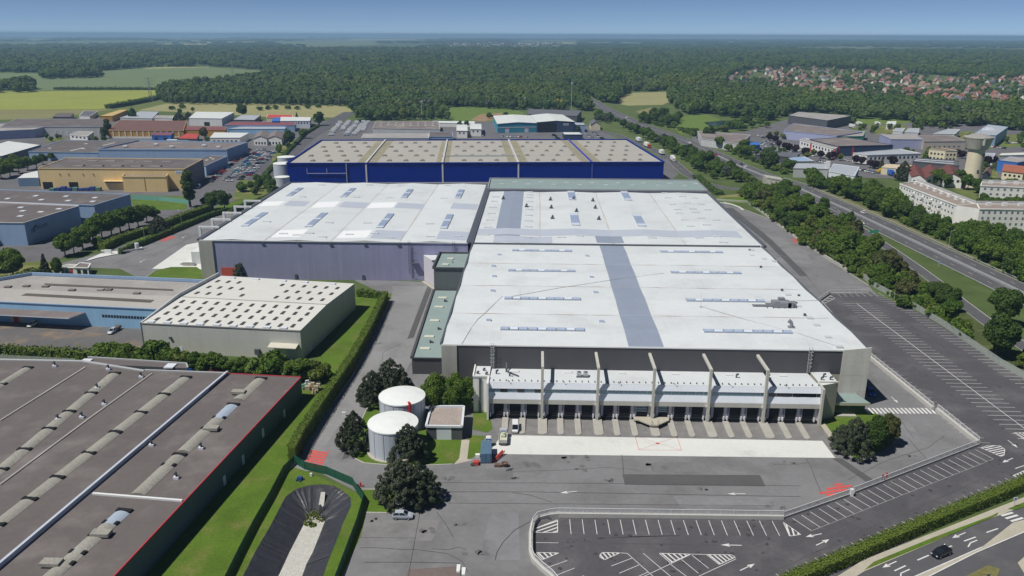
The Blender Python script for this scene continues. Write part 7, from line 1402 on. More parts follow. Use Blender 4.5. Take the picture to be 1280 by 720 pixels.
def fence(name, pts, h_, label, panel, post, step=2.5, z0=0., th=.03, pw=.08, rails=(), cat='fence', railm=None, group=None):
    pts = [Vector((p[0], p[1])) for p in pts]; t = thing(name, label, cat, (pts[0].x, pts[0].y, 0), group=group)
    if panel: m = MB(); m.wallpath(pts, th, z0 + .05, z0 + h_); m.build('panel', panel, t)
    for k, rz in enumerate(rails):
        m = MB()
        for a, b in zip(pts[:-1], pts[1:]): m.bar((*a, z0 + rz), (*b, z0 + rz), .09 if k == 0 else .06)
        m.build('rail', railm or post, t)
    pm = MB(); pm.box(-pw / 2, pw / 2, -pw / 2, pw / 2, z0, z0 + h_ + .05); me = pm.mesh('post', post)
    for a, b in zip(pts[:-1], pts[1:]):
        n = max(1, round((b - a).length / step))
        for k in range(n): q = a.lerp(b, k / n); o = bpy.data.objects.new('post', me); COL.objects.link(o); o.parent = t; o.location = (q.x - pts[0].x, q.y - pts[0].y, 0)
    q = pts[-1]; o = bpy.data.objects.new('post', me); COL.objects.link(o); o.parent = t; o.location = (q.x - pts[0].x, q.y - pts[0].y, 0); return t
GPOST = mat('green_post', (.015, .06, .04), .5, .05, 2., 0)
fence('fence', P2([(381, 587), (409, 593.5), (441, 607.5), (447, 617), (455, 629), (446, 660), (433, 695), (420, 730), (412, 755)]), 2.1, 'dark green netted fence curving round right side of the retention basin', NETM, GPOST, 2.6)
fence('fence', P2([(368, 580), (355, 592), (338, 625), (318, 660), (300, 695), (284, 728), (270, 755)]), 2.0, 'dark green netted fence between bright lawn and left side of the basin', NETM, GPOST, 2.6); fence('fence', P2([(368, 579), (381, 587)]), 2.2, 'short dark green gate panel at the top of the basin fence', NETM, GPOST, 2.)
WALLC = mat('pale_parapet_concrete', (.50, .49, .46), .85, .08, 6., .06, .8, streak=.05)
W1 = P2([(700, 735), (690, 723), (678, 713), (667, 702), (663.5, 692), (663.5, 670), (666, 657), (672, 650), (686, 646.5), (698, 645), (979, 648.5)])
W2_ = P2([(979, 648.5), (1061, 620)]); W3 = P2([(1067, 617), (1223, 557)]); W4 = P2([(1223, 556), (1171, 514)]); W5 = P2([(1166, 513), (1084, 446), (1030, 387)]); W6 = P2([(1022, 378), (1037, 367.5), (1085, 367)])
for i, (pp, wd, hh, lab) in enumerate(((W1, .8, .85, 'pale curved concrete wall along the left and front of the lower car park'), (W2_, .4, .6, 'low concrete wall on a slant between car park and red hatched asphalt'), (W3, .4, .6, 'low slanting concrete wall from post gap to car park corner'), (W4, .9, 1.0, 'thick concrete wall from the car park corner up to the zebra crossing'), (W5, .9, 1.0, 'long thick concrete wall from zebra crossing along the upper car park'), (W6, .3, .5, 'short concrete wall closing the far end of the upper car park'))):
    m = MB(); m.wallpath(pp, wd, 0, hh); tag(m.build('parapet_wall', WALLC), lab, 'wall')
    fence('railing', pp, 1.05, lab.replace(' on a slant between car park and',' beside').replace('pale curved concrete wall', 'thin white railing on the curved wall').replace('the left and front of the lower', 'left and front of lower').replace('low concrete wall', 'white railing on the low wall').replace('low slanting concrete wall', 'white railing on the slanting wall').replace('long thick concrete wall', 'long white railing on the wall').replace('thick concrete wall', 'white railing on the thick wall').replace('short concrete wall', 'short white railing'), RAILM, WPAINT, 2.5, hh, .02, .07, (1.02, .08), 'railing')
m = MB(); q = P(1064, 620); m.box(q.x - .3, q.x + .3, q.y - .3, q.y + .3, 0, 1.7); tag(m.build('gate_post', WPAINT), 'white square post in the gap of the slanting white railing', 'post'); m = MB(); q = P(1108, 598); m.box(q.x - .15, q.x + .15, q.y - .15, q.y + .15, 0, 1.5); tag(m.build('bollard', REDM), 'thin red post behind the middle of the slanting railing', 'post')
fence('fence', P2([(1062, 334), (1090, 358), (1146, 388), (1180, 409), (1215, 433), (1250, 457), (1310, 491)]), 2.2, 'pale wire mesh fence between upper car park and the tree belt', WIREM, STEEL, 2.5, 0, .03, .07, (2.15,))
fence('fence', P2([(-20, 450), (20, 452), (60, 454), (95, 456)]), 2.0, 'grey post fence in front of the clipped hedge behind the dark roof', WIREM, STEEL, 2.6)
fence('fence', P2([(165, 249), (200, 251), (236, 255)]), 2.6, 'turquoise netted fence below the yellow building', mat('turquoise_net', (.18, .40, .36), .7, .08, 4., 0), STEEL, 5)
for nm, lab, o_ in (('guard_rail', 'steel guard rail along the right edge of the motorway', -9.6), ('guard_rail', 'steel guard rail along the left edge of the motorway', 9.3)):
    pts = off(CM[10:], o_); t = thing(nm, lab, 'guard rail', (pts[0].x, pts[0].y, 0)); m = MB()
    for a, b in zip(pts[:-1], pts[1:]): m.bar((*a, .62), (*b, .62), .1, .32)
    m.build('rail', STEEL, t); pm = MB(); pm.box(-.06, .06, -.06, .06, 0, .7); me = pm.mesh('post', STEEL)
    for a, b in zip(pts[:-1], pts[1:]):
        n = max(1, int((b - a).length / 8))
        for k in range(n): q = a.lerp(b, k / n); o = bpy.data.objects.new('post', me); COL.objects.link(o); o.parent = t; o.location = (q.x - pts[0].x, q.y - pts[0].y, 0)
m = MB(); m.wallpath(CM[8:], .28, 0, .7); tag(m.build('median_barrier', STEEL), 'thin steel barrier along the middle of the motorway', 'barrier')
m = MB(); m.wallpath(P2([(893, 250), (935, 252.5), (962, 272), (1002, 302), (1062, 340)]), .35, 0, .8); tag(m.build('boundary_wall', WALLC), 'low pale boundary wall along the asphalt right of the white halls', 'wall')
m = MB(); m.wallpath(P2([(897, 254), (905, 254.2), (915, 256), (924, 259.5), (929, 263)]), .8, 0, .5); tag(m.build('traffic_kerb', CONC_W), 'pale curved kerb at far right corner of the asphalt', 'kerb')
a, b = P(958, 232), P(980, 236); m = MB(); m.prism([(a.x, a.y), (b.x, b.y), (b.x + 1, b.y + 14), (a.x + 1, a.y + 14)], 0, 5.0); m.bar((a.x, a.y - .3, 5.3), (b.x, b.y - .3, 5.3), .4, .6)
for t in (.25, .5, .75): q = a.lerp(b, t); m.box(q.x - .4, q.x + .4, q.y - .5, q.y - .02, 0, 5)
tag(m.build('bridge_abutment', CONC), 'grey concrete bridge abutment where the frontage road meets the motorway', 'abutment')
m = MB(); m.wallpath(P2([(150, 316), (205, 294), (265, 268)]), .3, 0, 1.0); tag(m.build('boundary_wall', CONC_B), 'low beige wall between thick hedge and dark lower hedge', 'wall')
# ================================================================ vehicles
def pm_(n, c, r=.3): return mat(n, c, r, .03, 2., 0, spec=.5)
CARC = {'white': pm_('white_car_paint', (.72, .73, .74)), 'silver': pm_('silver_car_paint', (.42, .46, .52)), 'grey': pm_('grey_car_paint', (.13, .135, .145)), 'black': pm_('black_car_paint', (.012, .014, .02), .2), 'blue': pm_('blue_car_paint', (.02, .10, .42)), 'red': pm_('red_car_paint', (.40, .025, .03)), 'teal': pm_('turquoise_car_paint', (.02, .22, .36)), 'orange': pm_('orange_red_paint', (.62, .11, .04))}
CGL = mat('car_glass', (.015, .02, .026), .08, .05, 2., 0, spec=.6); RIM = mat('wheel_rim', (.40, .41, .42), .35, .05, .5, 0); LAMP = mat('lamp_lens', (.75, .76, .78), .15, .03, .5, 0); TAIL = mat('tail_lamp_lens', (.35, .01, .01), .2, .03, .5, 0)
def hull(mb, st, mi=0):
    """st: (x, zbottom, zmid, ztop, halfwidth_mid, halfwidth_top)"""
    R = []
    for x, zb, zm, zt, wm, wt in st: R.append([(x, -wm * .9, zb), (x, -wm, zm), (x, -wt, zt), (x, wt, zt), (x, wm, zm), (x, wm * .9, zb)])
    for a, b in zip(R[:-1], R[1:]):
        for i in range(6): j = (i + 1) % 6; mb.face([a[i], b[i], b[j], a[j]], mi)
    mb.face(list(reversed(R[0])), mi) if 0 else mb.face(R[0], mi); mb.face(list(reversed(R[-1])), mi)
HATCH = dict(body=[(-2.08, .42, .6, .80, .70, .62), (-1.98, .26, .6, .92, .84, .76), (-1.3, .20, .62, .98, .88, .82), (0, .20, .62, .97, .89, .83), (.95, .20, .62, .95, .89, .82), (1.7, .22, .56, .82, .86, .76), (2.0, .28, .5, .68, .76, .66), (2.1, .36, .48, .58, .62, .55)], cab=(-1.95, 1.05, -1.5, .28, .96, 1.48, .78, .60), wheels=(-1.28, 1.28, .31))
SALOON = dict(body=[(-2.25, .40, .6, .86, .70, .62), (-2.1, .26, .6, .95, .84, .74), (-1.2, .20, .62, .96, .90, .80), (0, .20, .62, .95, .91, .83), (.9, .20, .62, .93, .91, .82), (1.8, .22, .56, .80, .88, .76), (2.2, .30, .5, .64, .74, .62)], cab=(-1.7, .95, -.95, .2, .95, 1.42, .78, .58), wheels=(-1.35, 1.38, .32))
VAN = dict(body=[(-2.5, .34, .8, 1.15, .94, .93), (-2.45, .28, .8, 1.2, .98, .97), (0, .25, .8, 1.2, 1.0, .98), (1.5, .25, .8, 1.15, 1.0, .97), (2.2, .28, .7, 1.0, .94, .84), (2.55, .38, .6, .82, .80, .7)], cab=(-2.48, 1.95, -2.45, 1.2, 1.15, 2.35, .97, .88), wheels=(-1.6, 1.6, .36))
def car_meshes(spec, col, van=False):
    m = MB(); hull(m, spec['body']); x0, x1, t0, t1, zb, zt, wb, wt = spec['cab']
    rt_ = [(t0, -wt, zt), (t1, -wt, zt), (t1, wt, zt), (t0, wt, zt)]; bt = [(x0, -wb, zb), (x1, -wb, zb), (x1, wb, zb), (x0, wb, zb)]; mid = lambda a, b, t: tuple(lerp(a[i], b[i], t) for i in range(3))
    up = [(p[0] * .96, p[1] * .92, zt + .05) for p in rt_]; m.face(up)
    for i in range(4): j = (i + 1) % 4; m.face([rt_[i], rt_[j], up[j], up[i]])
    for p, q in zip(bt, rt_): m.bar(p, q, .09)
    if van:   # closed cargo sides behind the cab
        xs = x0 + (x1 - x0) * .62
        for s in (-1, 1): m.face([(x0 + .02, s * (wb + .01), zb), (xs, s * (wb + .01), zb), (xs - .1, s * (wt + .012), zt), (t0 + .02, s * (wt + .012), zt)][::s])
        m.face([(x0 - .02, wb, zb), (x0 - .02, -wb, zb), (t0 - .02, -wt, zt), (t0 - .02, wt, zt)])
    else:
        for s in (-1, 1): b_ = mid(bt[0], bt[1], .45); r_ = mid(rt_[0], rt_[1], .5); m.bar((b_[0], s * wb, zb), (r_[0], s * wt, zt), .09)
    g = MB()
    for i in range(4): j = (i + 1) % 4; g.face([bt[i], bt[j], rt_[j], rt_[i]])
    w_ = MB(); r_ = spec['wheels'][2]; w_.cyl((0, -.11, 0), (0, .11, 0), r_, r_, 14); rim = MB(); rim.cyl((0, -.13, 0), (0, .13, 0), r_ * .62, r_ * .62, 10)
    hl = MB(); hl.box(-.06, .05, -.16, .16, -.07, .07)
    return dict(body=m.mesh('body', CARC.get(col, CARC['white'])), glass=g.mesh('window_glass', CGL), wheel=w_.mesh('wheel', RUBBER), rim=rim.mesh('rim', RIM), head=hl.mesh('headlight', LAMP), tail=hl.mesh('tail_light', TAIL))
def full_car(name, label, cat, p, ang, spec=HATCH, col='white', van=False, group=None, s=1.):
    M = car_meshes(spec, col, van); t = thing(name, label, cat, (p.x, p.y, .08), ang, group); t.scale = (s, s, s)
    def ch(n, me, par, loc=(0, 0, 0)): o = bpy.data.objects.new(n, me); COL.objects.link(o); o.parent = par; o.location = loc; return o
    ch('body', M['body'], t); ch('window_glass', M['glass'], t); b = spec['body']; wx = spec['wheels']
    for x in wx[:2]:
        for sy in (-1, 1): k = ch('wheel', M['wheel'], t, (x, sy * (b[3][4] - .08), wx[2])); ch('rim', M['rim'], k)
    for sy in (-.55, .55): ch('headlight', M['head'], t, (b[-2][0] + .02, sy, b[-2][3] - .05)); ch('tail_light', M['tail'], t, (b[0][0] + .02, sy, .72))
    return t
def heading(a, b): p, q = P(*a), P(*b); return math.atan2(q.y - p.y, q.x - p.x)
full_car('parked_car', 'silver hatchback parked on the asphalt at the foot of the big dark pine', 'car', P(503.5, 647.5), 0.02, HATCH, 'silver')
full_car('car', 'black hatchback driving on the street at bottom right', 'car', P(1176, 694), heading((1176, 694), (1166, 698)), HATCH, 'black')
full_car('parked_car', 'blue car in the shade of the warehouse right corner', 'car', P(1088, 493), heading((1088, 493), (1091, 498)), HATCH, 'blue')
full_car('parked_car', 'white car standing between the wheel guides at left end of docks', 'car', P(644, 537.5), R_(-89), VAN, 'white', True, s=.82); full_car('parked_car', 'white car in the yard in front of the long sky blue building', 'car', P(41, 407.5), heading((50, 402), (36, 410)), HATCH, 'white'); full_car('parked_car', 'white van beside the tall poplar at the yellow building', 'van', P(248, 235), heading((255, 230), (245, 240)), VAN, 'white', True)
full_car('car', 'white car nearest the slip road gore on the motorway', 'car', P(1076, 280), heading((1076, 279), (1120, 300)), SALOON, 'white', s=1.1); full_car('car', 'white car on the far right lane of the motorway', 'car', P(1079, 267), heading((1120, 284), (1079, 266)), HATCH, 'white', s=1.1); full_car('car', 'dark car on the motorway just above the bridge', 'car', P(926, 206), heading((965, 224), (926, 206)), SALOON, 'grey', s=1.1); full_car('car', 'white car following the dark car above the bridge', 'car', P(932, 209.5), heading((965, 224), (926, 206)), HATCH, 'white', s=1.1)
full_car('car', 'small white car on the far motorway among the trees', 'car', P(862, 179.5), heading((862, 179.5), (887, 190)), HATCH, 'white', s=1.15); full_car('car', 'red car on the motorway half hidden by trees', 'car', P(895, 194.5), heading((895, 194.5), (925, 208)), HATCH, 'red', s=1.1); full_car('car', 'white car high up on the far motorway', 'car', P(783, 147.5), heading((783, 147), (795, 154)), HATCH, 'white', s=1.2)
# small lorry, pickup, container and the things round them
p = P(629, 551); t = thing('lorry', 'small pale lorry with grey cab standing on the white apron', 'lorry', (p.x, p.y, .06), 0)
def put_(n, mb, mt, par=None): o = mb.build(n, mt, par or t, local=True); return o
m = MB(); m.box(-1.0, 1.0, -2.6, 1.2, .75, 1.25); m.box(-1.0, 1.0, -2.6, -2.5, 1.2, 1.6); m.box(-1.0, -.92, -2.5, 1.2, 1.25, 1.6); m.box(.92, 1.0, -2.5, 1.2, 1.25, 1.6); put_('flatbed', m, mat('pale_lorry_bed', (.58, .58, .50), .6, .1, 1., .1, .3)); m = MB(); m.box(-.95, .95, 1.3, 2.7, .5, 1.9); m.box(-.85, .85, 1.4, 2.5, 1.9, 2.1); put_('cab', m, CARC['silver']); m = MB(); m.box(-.8, .8, 2.66, 2.73, 1.25, 1.85); put_('windscreen', m, CGL); m = MB(); m.box(-.5, .5, -.9, .9, 1.25, 1.8); m.cyl((.2, -.2, 1.8), (.2, -.2, 2.2), .3, .3, 8); put_('load', m, mat('pale_green_load', (.50, .56, .40)))
for x in (-.85, .85):
    for y in (-1.9, 1.9): m = MB(); m.cyl((x - .12, y, .38), (x + .12, y, .38), .4, .4, 12); put_('wheel', m, RUBBER)
m = MB(); m.box(-.9, .9, -2.72, -2.62, .45, .75); put_('bumper', m, EDGE)
p = P(141, 416); full_car('pickup_truck', 'dark bedded old pickup parked on the stained yard by the cream building', 'pickup', p, heading((149, 411), (136, 420)), HATCH, 'silver', s=1.0); t = thing('trailer', 'dark small trailer behind the old pickup on the stained yard', 'trailer', (P(146, 413).x, P(146, 413).y, .06), heading((149, 411), (136, 420))); m = MB(); m.box(-1.6, 1.6, -.9, .9, .5, 1.3); put_('body', m, flatmat('brown_trailer', (.12, .10, .09)))
for sy in (-1, 1): m = MB(); m.cyl((0, sy * .95, .35), (0, sy * 1.1, .35), .35, .35, 12); put_('wheel', m, RUBBER)
CB = mat('container_blue', (.11, .20, .30), .6, .12, 2., .08, .5, stain=((.17, .17, .18), 1.5, .56, .7)); p = P(606.5, 580); t = thing('shipping_container', 'blue shipping container standing on the asphalt left of the white apron', 'container', (p.x + .2, p.y + .2, .03), R_(3)); m = MB()
m.box(-1.22, 1.22, 0, 6.06, .12, 2.55); n = 22
for k in range(n):
    y = .3 + k * 5.5 / n
    for s in (-1, 1): m.box(s * 1.22 - .035, s * 1.22 + .035, y, y + .13, .25, 2.4)
    m.box(-1.1, 1.1, y, y + .13, 2.55, 2.58)
put_('body', m, CB); m = MB()
for x in (-1.22, 0, 1.22): m.box(x - .06, x + .06, -.05, .0, .1, 2.57)
put_('door_frame', m, flatmat('container_frame_blue', (.08, .16, .26)))
for s in (-.6, .6):
    m = MB(); m.box(s - .5, s + .5, -.04, -.01, .25, 2.45)
    for q in (-.25, .25): m.bar((s + q, -.09, .2), (s + q, -.09, 2.5), .06)
    m.bar((s - .35, -.1, 1.2), (s - .1, -.1, 1.2), .07); put_('door', m, mat('container_door_blue', (.14, .25, .36), .6, .1, 1., .05, .4))
p = P(611, 557); t = thing('portable_toilet', 'bright blue portable toilet with white roof beside the blue container', 'portable toilet', (p.x, p.y, .05)); m = MB(); m.box(-.58, .58, -.58, .58, 0, 2.1); put_('cabin', m, pm_('toilet_blue', (.02, .16, .46), .5)); m = MB(); m.box(-.62, .62, -.62, .62, 2.1, 2.2); m.box(-.45, .45, -.45, .45, 2.2, 2.38); put_('roof', m, CWHITE); m = MB(); m.box(-.42, .42, -.64, -.585, .1, 1.9); put_('door', m, pm_('toilet_door_blue', (.03, .22, .55), .5)); m = MB(); m.box(-.3, .2, -.66, -.645, 1.3, 1.75); put_('label_plate', m, CWHITE)
def junk(name, label, cat, px, py, fn): p = P(px, py); t_ = MB(); fn(t_, p.x, p.y); return tag(t_.build(name, fn.m), label, cat)
def f(mb, x, y): mb.box(x - .6, x + .6, y - .5, y + .5, .1, .9); mb.cyl((x - .6, y + .7, .4), (x + .7, y + .7, .4), .4, .4, 10); mb.bar((x - .8, y - .6, .3), (x - .8, y - .6, 1.2), .1)
f.m = REDM; junk('fuel_bowser', 'small red fuel bowser at left side of the blue container', 'machine', 595, 581, f)
def f(mb, x, y): mb.cyl((x, y, .3), (x, y + .3, .3), .3, .3, 10); mb.bar((x, y, .4), (x + .9, y - .6, .9), .1); mb.box(x - .4, x + .4, y + .3, y + .9, .1, .5)
f.m = EDGE; junk('hand_cart', 'dark hand cart lying left of the red bowser', 'cart', 590, 583, f)
def f(mb, x, y): mb.box(x - .5, x + .5, y - .4, y + .4, .05, .7)
f.m = CWHITE; junk('plastic_tank', 'white plastic tank beside the blue container', 'tank', 597, 571, f)
def f(mb, x, y):
    d = Vector((.55, 1.0)).normalized(); a = Vector((x, y)); mb.bar((*(a - d * 2.2), .3), (*(a + d * 2.2), .9), .3, .5); mb.bar((*(a - d * 2.2 + Vector((.5, 0))), .3), (*(a + d * 2.2 + Vector((.5, 0))), .9), .15, .3)
f.m = REDM; junk('conveyor', 'red steel conveyor lying at right side of the blue container', 'machine', 622, 573, f)
def f(mb, x, y):
    for k in range(14): a, b = k * .449, (k + 1) * .449; mb.bar((x + 1.1 + .7 * math.cos(a), y + .6 * math.sin(a), .9), (x + 1.1 + .7 * math.cos(b), y + .6 * math.sin(b), .9), .2)
    mb.box(x - 1.3, x + .2, y - .5, y + .5, .1, .6); mb.box(x + .5, x + 1.7, y - .4, y + .4, 0, .8)
f.m = mat('rusty_machine', (.16, .10, .08), .8, .2, .6, .1); junk('cable_reel', 'brown cable reel machine right of the blue container', 'machine', 625, 583, f)
def f(mb, x, y): mb.bar((x - .8, y - .5, .1), (x + .8, y + .5, .1), .35, .2); mb.box(x - .4, x + .3, y - .3, y + .3, 0, .35)
f.m = EDGE; junk('scrap', 'dark scrap piece lying on the asphalt below the white apron', 'scrap', 637, 587.5, f)
def f(mb, x, y): mb.cyl((x, y, 0), (x, y, 1.0), .22, .18, 10); mb.box(x - .1, x + .7, y - .2, y + .1, .1, .4)
f.m = REDM; junk('fire_hydrant', 'small red fire hydrant at the corner of the green basin fence', 'hydrant', 450.5, 608, f)
def f(mb, x, y):
    for k in range(5): a = k * 1.26; mb.bar((x, y, .1), (x + .9 * math.cos(a), y + .9 * math.sin(a), .25), .35, .3)
    mb.box(x - .5, x + .5, y - .4, y + .4, .1, .8)
f.m = pm_('blue_plastic', (.02, .07, .22), .6); junk('blue_tub', 'crumpled blue tub on the grass at top of the basin', 'tub', 375, 600, f)
def f(mb, x, y): mb.box(x - .25, x + .25, y - .2, y + .2, 0, .7)
f.m = CWHITE; junk('marker_block', 'small white marker block on the grass inside the basin fence', 'marker', 389, 595, f)
def f(mb, x, y): mb.box(x - .5, x + .5, y - .25, y + .25, 0, 1.1); mb.box(x - .3, x + .1, y - .27, y - .26, .7, 1.0)
f.m = CONC_W; junk('concrete_bollard', 'pale concrete block at lane edge beside the left dark pine', 'bollard', 430, 520, f)
# waste heap by the long hedge
for i, (a, b, s, col, lab) in enumerate(((386, 481, 1.0, 'white', 'white box on the rubbish heap beside the clipped hedge'), (391, 477, 1.2, 'blue', 'blue drum bundle on the rubbish heap by clipped hedge'), (396, 481, 1.0, 'silver', 'grey cabinet standing on the rubbish heap by clipped hedge'), (388, 487, 1.3, 'tan', 'pile of pale boards at front of the rubbish heap'), (397, 488, 1.0, 'tan2', 'stack of sandy crates at right of the rubbish heap'), (380, 486, .9, 'green', 'green bin at left end of the rubbish heap'), (393, 492, .8, 'tan', 'small beige box lowest on the rubbish heap'))):
    p = P(a, b); m = MB(); mt = {'tan': mat('beige_scrap', (.50, .40, .28), .8, .2, .5, .1, .2), 'tan2': mat('sandy_scrap', (.42, .36, .28), .8, .2, .5, .1, .2), 'green': mat('green_bin', (.12, .25, .20))}.get(col) or CARC[col]; rz_ = RNG.uniform(0, 1.5); c_, s_ = math.cos(rz_), math.sin(rz_)
    for k in range(4): ox, oy = RNG.uniform(-.7, .7) * s, RNG.uniform(-.7, .7) * s; hx = RNG.uniform(.3, .7) * s; m.prism([(p.x + ox + (u * c_ - v * s_) * hx, p.y + oy + (u * s_ + v * c_) * hx) for u, v in ((-1, -.6), (1, -.6), (1, .6), (-1, .6))], 0, RNG.uniform(.6, 1.8) * s)
    tag(m.build('rubbish', mt), lab, 'rubbish', 'rubbish heap by the clipped hedge')
for i, (a, b, col) in enumerate(((247, 466.5, 'blue'), (261, 467.5, 'grey'), (271, 468, 'red'), (284, 469.5, 'orange'))):
    p = P(a, b); m = MB(); w_ = (2.2, 2.0, 1.6, 1.0)[i]; m.box(p.x - w_, p.x + w_, p.y - 1, p.y + 1, 0, 1.9 if i == 0 else 1.5); m.box(p.x - w_ + .3, p.x + w_ - .3, p.y - .6, p.y + .6, 1.9 if i == 0 else 1.5, 2.2 if i == 0 else 1.7, 1); tag(m.build('stacked_container', [CARC[col], mat('rust_orange', (.36, .17, .09))]), ['blue skip stack with orange load behind the big dark roof', 'dark container behind the big dark roof next to the blue skips', 'brown red container behind the big dark roof', 'small orange crate stack behind the red roof corner'][i], 'container')
# crates before the yellow building
for i in range(9):
    a = 66 + 7.2 * i; p = P(a, 238.5); m = MB(); h_ = RNG.uniform(1.6, 2.8); m.box(p.x - 1.5, p.x + 1.5, p.y - 1.2, p.y + 1.2, .1, h_)
    for z in (.5, 1.1, 1.6): m.box(p.x - 1.55, p.x + 1.55, p.y - 1.25, p.y + 1.25, z, z + .08)
    tag(m.build('crate_stack', pm_('crate_blue', (.03, .07, .26), .6) if i % 4 else MATS['green_bin']), 'stack of dark blue crates along the foot of the yellow building' if i % 4 else 'stack of dull green crates among blue ones at the yellow building', 'crates', 'crate stacks before the yellow building')
# ---- simple parked vehicles: one mesh per colour, copied
def simple(spec, col, van=False):
    M = MB(); hull(M, spec['body']); x0, x1, t0, t1, zb, zt, wb, wt = spec['cab']; bt = [(x0, -wb, zb), (x1, -wb, zb), (x1, wb, zb), (x0, wb, zb)]; rt_ = [(t0, -wt, zt), (t1, -wt, zt), (t1, wt, zt), (t0, wt, zt)]
    for i in range(4): j = (i + 1) % 4; M.face([bt[i], bt[j], rt_[j], rt_[i]], 0 if (van and i in (0, 2, 3)) else 1)
    M.face(rt_, 0); wx = spec['wheels']
    for x in wx[:2]:
        for s in (-1, 1): M.cyl((x, s * (wb + .0), wx[2]), (x, s * (wb + .14), wx[2]), wx[2], wx[2], 8, 2)
    return M.mesh('car', [CARC[col], CGL, RUBBER])
SC = {}
def pcar(x, y, ang, col, label, group, spec='HATCH', s=1., name='parked_car', cat='car'):
    k = (spec, col)
    if k not in SC: SC[k] = simple({'HATCH': HATCH, 'SALOON': SALOON, 'VAN': VAN}[spec], col, spec == 'VAN')
    o = bpy.data.objects.new(name, SC[k]); COL.objects.link(o); o.location = (x, y, .05); o.rotation_euler = (0, 0, ang); o.scale = (s, s, s); return tag(o, label, cat, group)
def carrow(a, b, n, ang, label, group, cols, spec=('HATCH', 'SALOON'), miss=.12, s=1.05, jit=.3, rel=math.pi / 2):
    A, B = P(*a).xy, P(*b).xy; d = (B - A); ha = math.atan2(d.y, d.x) + rel
    for k in range(n):
        if RNG.random() < miss: continue
        q = A.lerp(B, (k + .5) / n); c = RNG.choice(cols); sp_ = RNG.choice(spec); pcar(q.x + RNG.uniform(-jit, jit), q.y + RNG.uniform(-jit, jit), ha + (math.pi if RNG.random() < .5 else 0) + RNG.uniform(-.05, .05), c, label.replace('#', {'white': 'white', 'silver': 'silver', 'grey': 'dark grey', 'black': 'black', 'blue': 'blue', 'red': 'red', 'teal': 'turquoise'}[c]), group, sp_, s, 'parked_van' if sp_ == 'VAN' else 'parked_car', 'van' if sp_ == 'VAN' else 'car')
MIX = ['white', 'white', 'silver', 'silver', 'grey', 'black', 'blue', 'white', 'teal', 'white', 'silver', 'grey', 'red']
lot = 'cars in the packed car park by the steel blue hall'
for i, (a, b, n, rel) in enumerate((((262, 229), (313, 187), 22, 1.57), ((279, 229), (325, 187), 22, 1.57), ((286, 228), (330, 187), 22, 1.57), ((299, 226), (340, 187), 20, 1.57), ((307, 223), (346, 188), 18, 1.57))): carrow(a, b, n, 0, '# car ' + ['in the shaded row along the steel blue wall', 'in the second row of the packed car park', 'in the middle row of the packed car park', 'in the fourth row of the packed car park', 'in the outer row of the packed car park by the street'][i], lot, MIX if i else ['grey', 'black', 'red', 'blue', 'silver'], rel=rel)  # first row: the wall's shade is put into darker car paints
for i, (a, b, n) in enumerate((((428, 163.5), (436, 152.5), 7), ((413, 170.5), (426, 153.5), 10), ((433, 170.5), (447, 153), 10), ((443, 170), (456, 152.5), 9), ((452, 165), (460, 153), 6))): carrow(a, b, n, 0, '# van parked in the van yard behind the royal blue warehouse', 'vans in the yard behind the blue warehouse', ['white'] * 8 + ['silver'], ('VAN',), .08, 1.15)
for a, b, n in (((700, 176), (692, 169), 8), ((714, 176), (704, 167), 9), ((728, 176), (716, 166), 9), ((740, 173), (732, 166), 7), ((755, 175), (742, 166), 9)): carrow(a, b, n, 0, '# car in the small lot right of the navy shed', 'cars in the lot behind the blue warehouse', ['white', 'white', 'silver', 'grey', 'black'], miss=.2)
for a, b, n in (((948, 183), (958, 177), 8), ((952, 187), (968, 180), 9), ((968, 189), (985, 183), 9), ((975, 193), (1000, 188), 9), ((955, 173), (946, 168), 6), ((1003, 192), (1020, 196), 6), ((1020, 201), (1035, 205), 5), ((1052, 198), (1064, 202), 5), ((1075, 213), (1095, 217), 6), ((985, 180), (1000, 184), 7), ((1000, 187), (1030, 193), 10), ((925, 184), (942, 184), 7), ((930, 187), (945, 189), 7), ((1085, 184), (1110, 184), 8), ((1160, 180), (1200, 180), 10), ((1120, 196), (1140, 199), 6), ((1205, 205), (1240, 212), 8)): carrow(a, b, n, 0, '# car in the street yards of the right estate', 'cars in the right estate', ['white', 'white', 'silver', 'white', 'grey'], miss=.2)
for a, b, n in (((626, 171), (660, 172), 10), ((576, 169), (606, 170), 7)): carrow(a, b, n, 0, '# car along the back wall of the royal blue warehouse', 'cars behind the blue warehouse', ['white', 'silver', 'white', 'red'], miss=.25)
for a, b, n in (((2, 205), (34, 196), 9), ((70, 170), (86, 168), 4), ((118, 168), (128, 166), 3), ((240, 152), (262, 151), 5), ((320, 176), (352, 175), 9), ((340, 181), (354, 178), 5), ((290, 152), (276, 150), 3)): carrow(a, b, n, 0, '# car in the yards of the left estate', 'cars in the left estate yards', MIX, miss=.2)
for a, b, n in (((1258, 180), (1275, 178), 6), ((1240, 184), (1256, 186), 5)): carrow(a, b, n, 0, '# car in the scrap yard at right edge', 'cars in the scrap yard', ['white', 'red', 'silver', 'grey'], miss=.1)
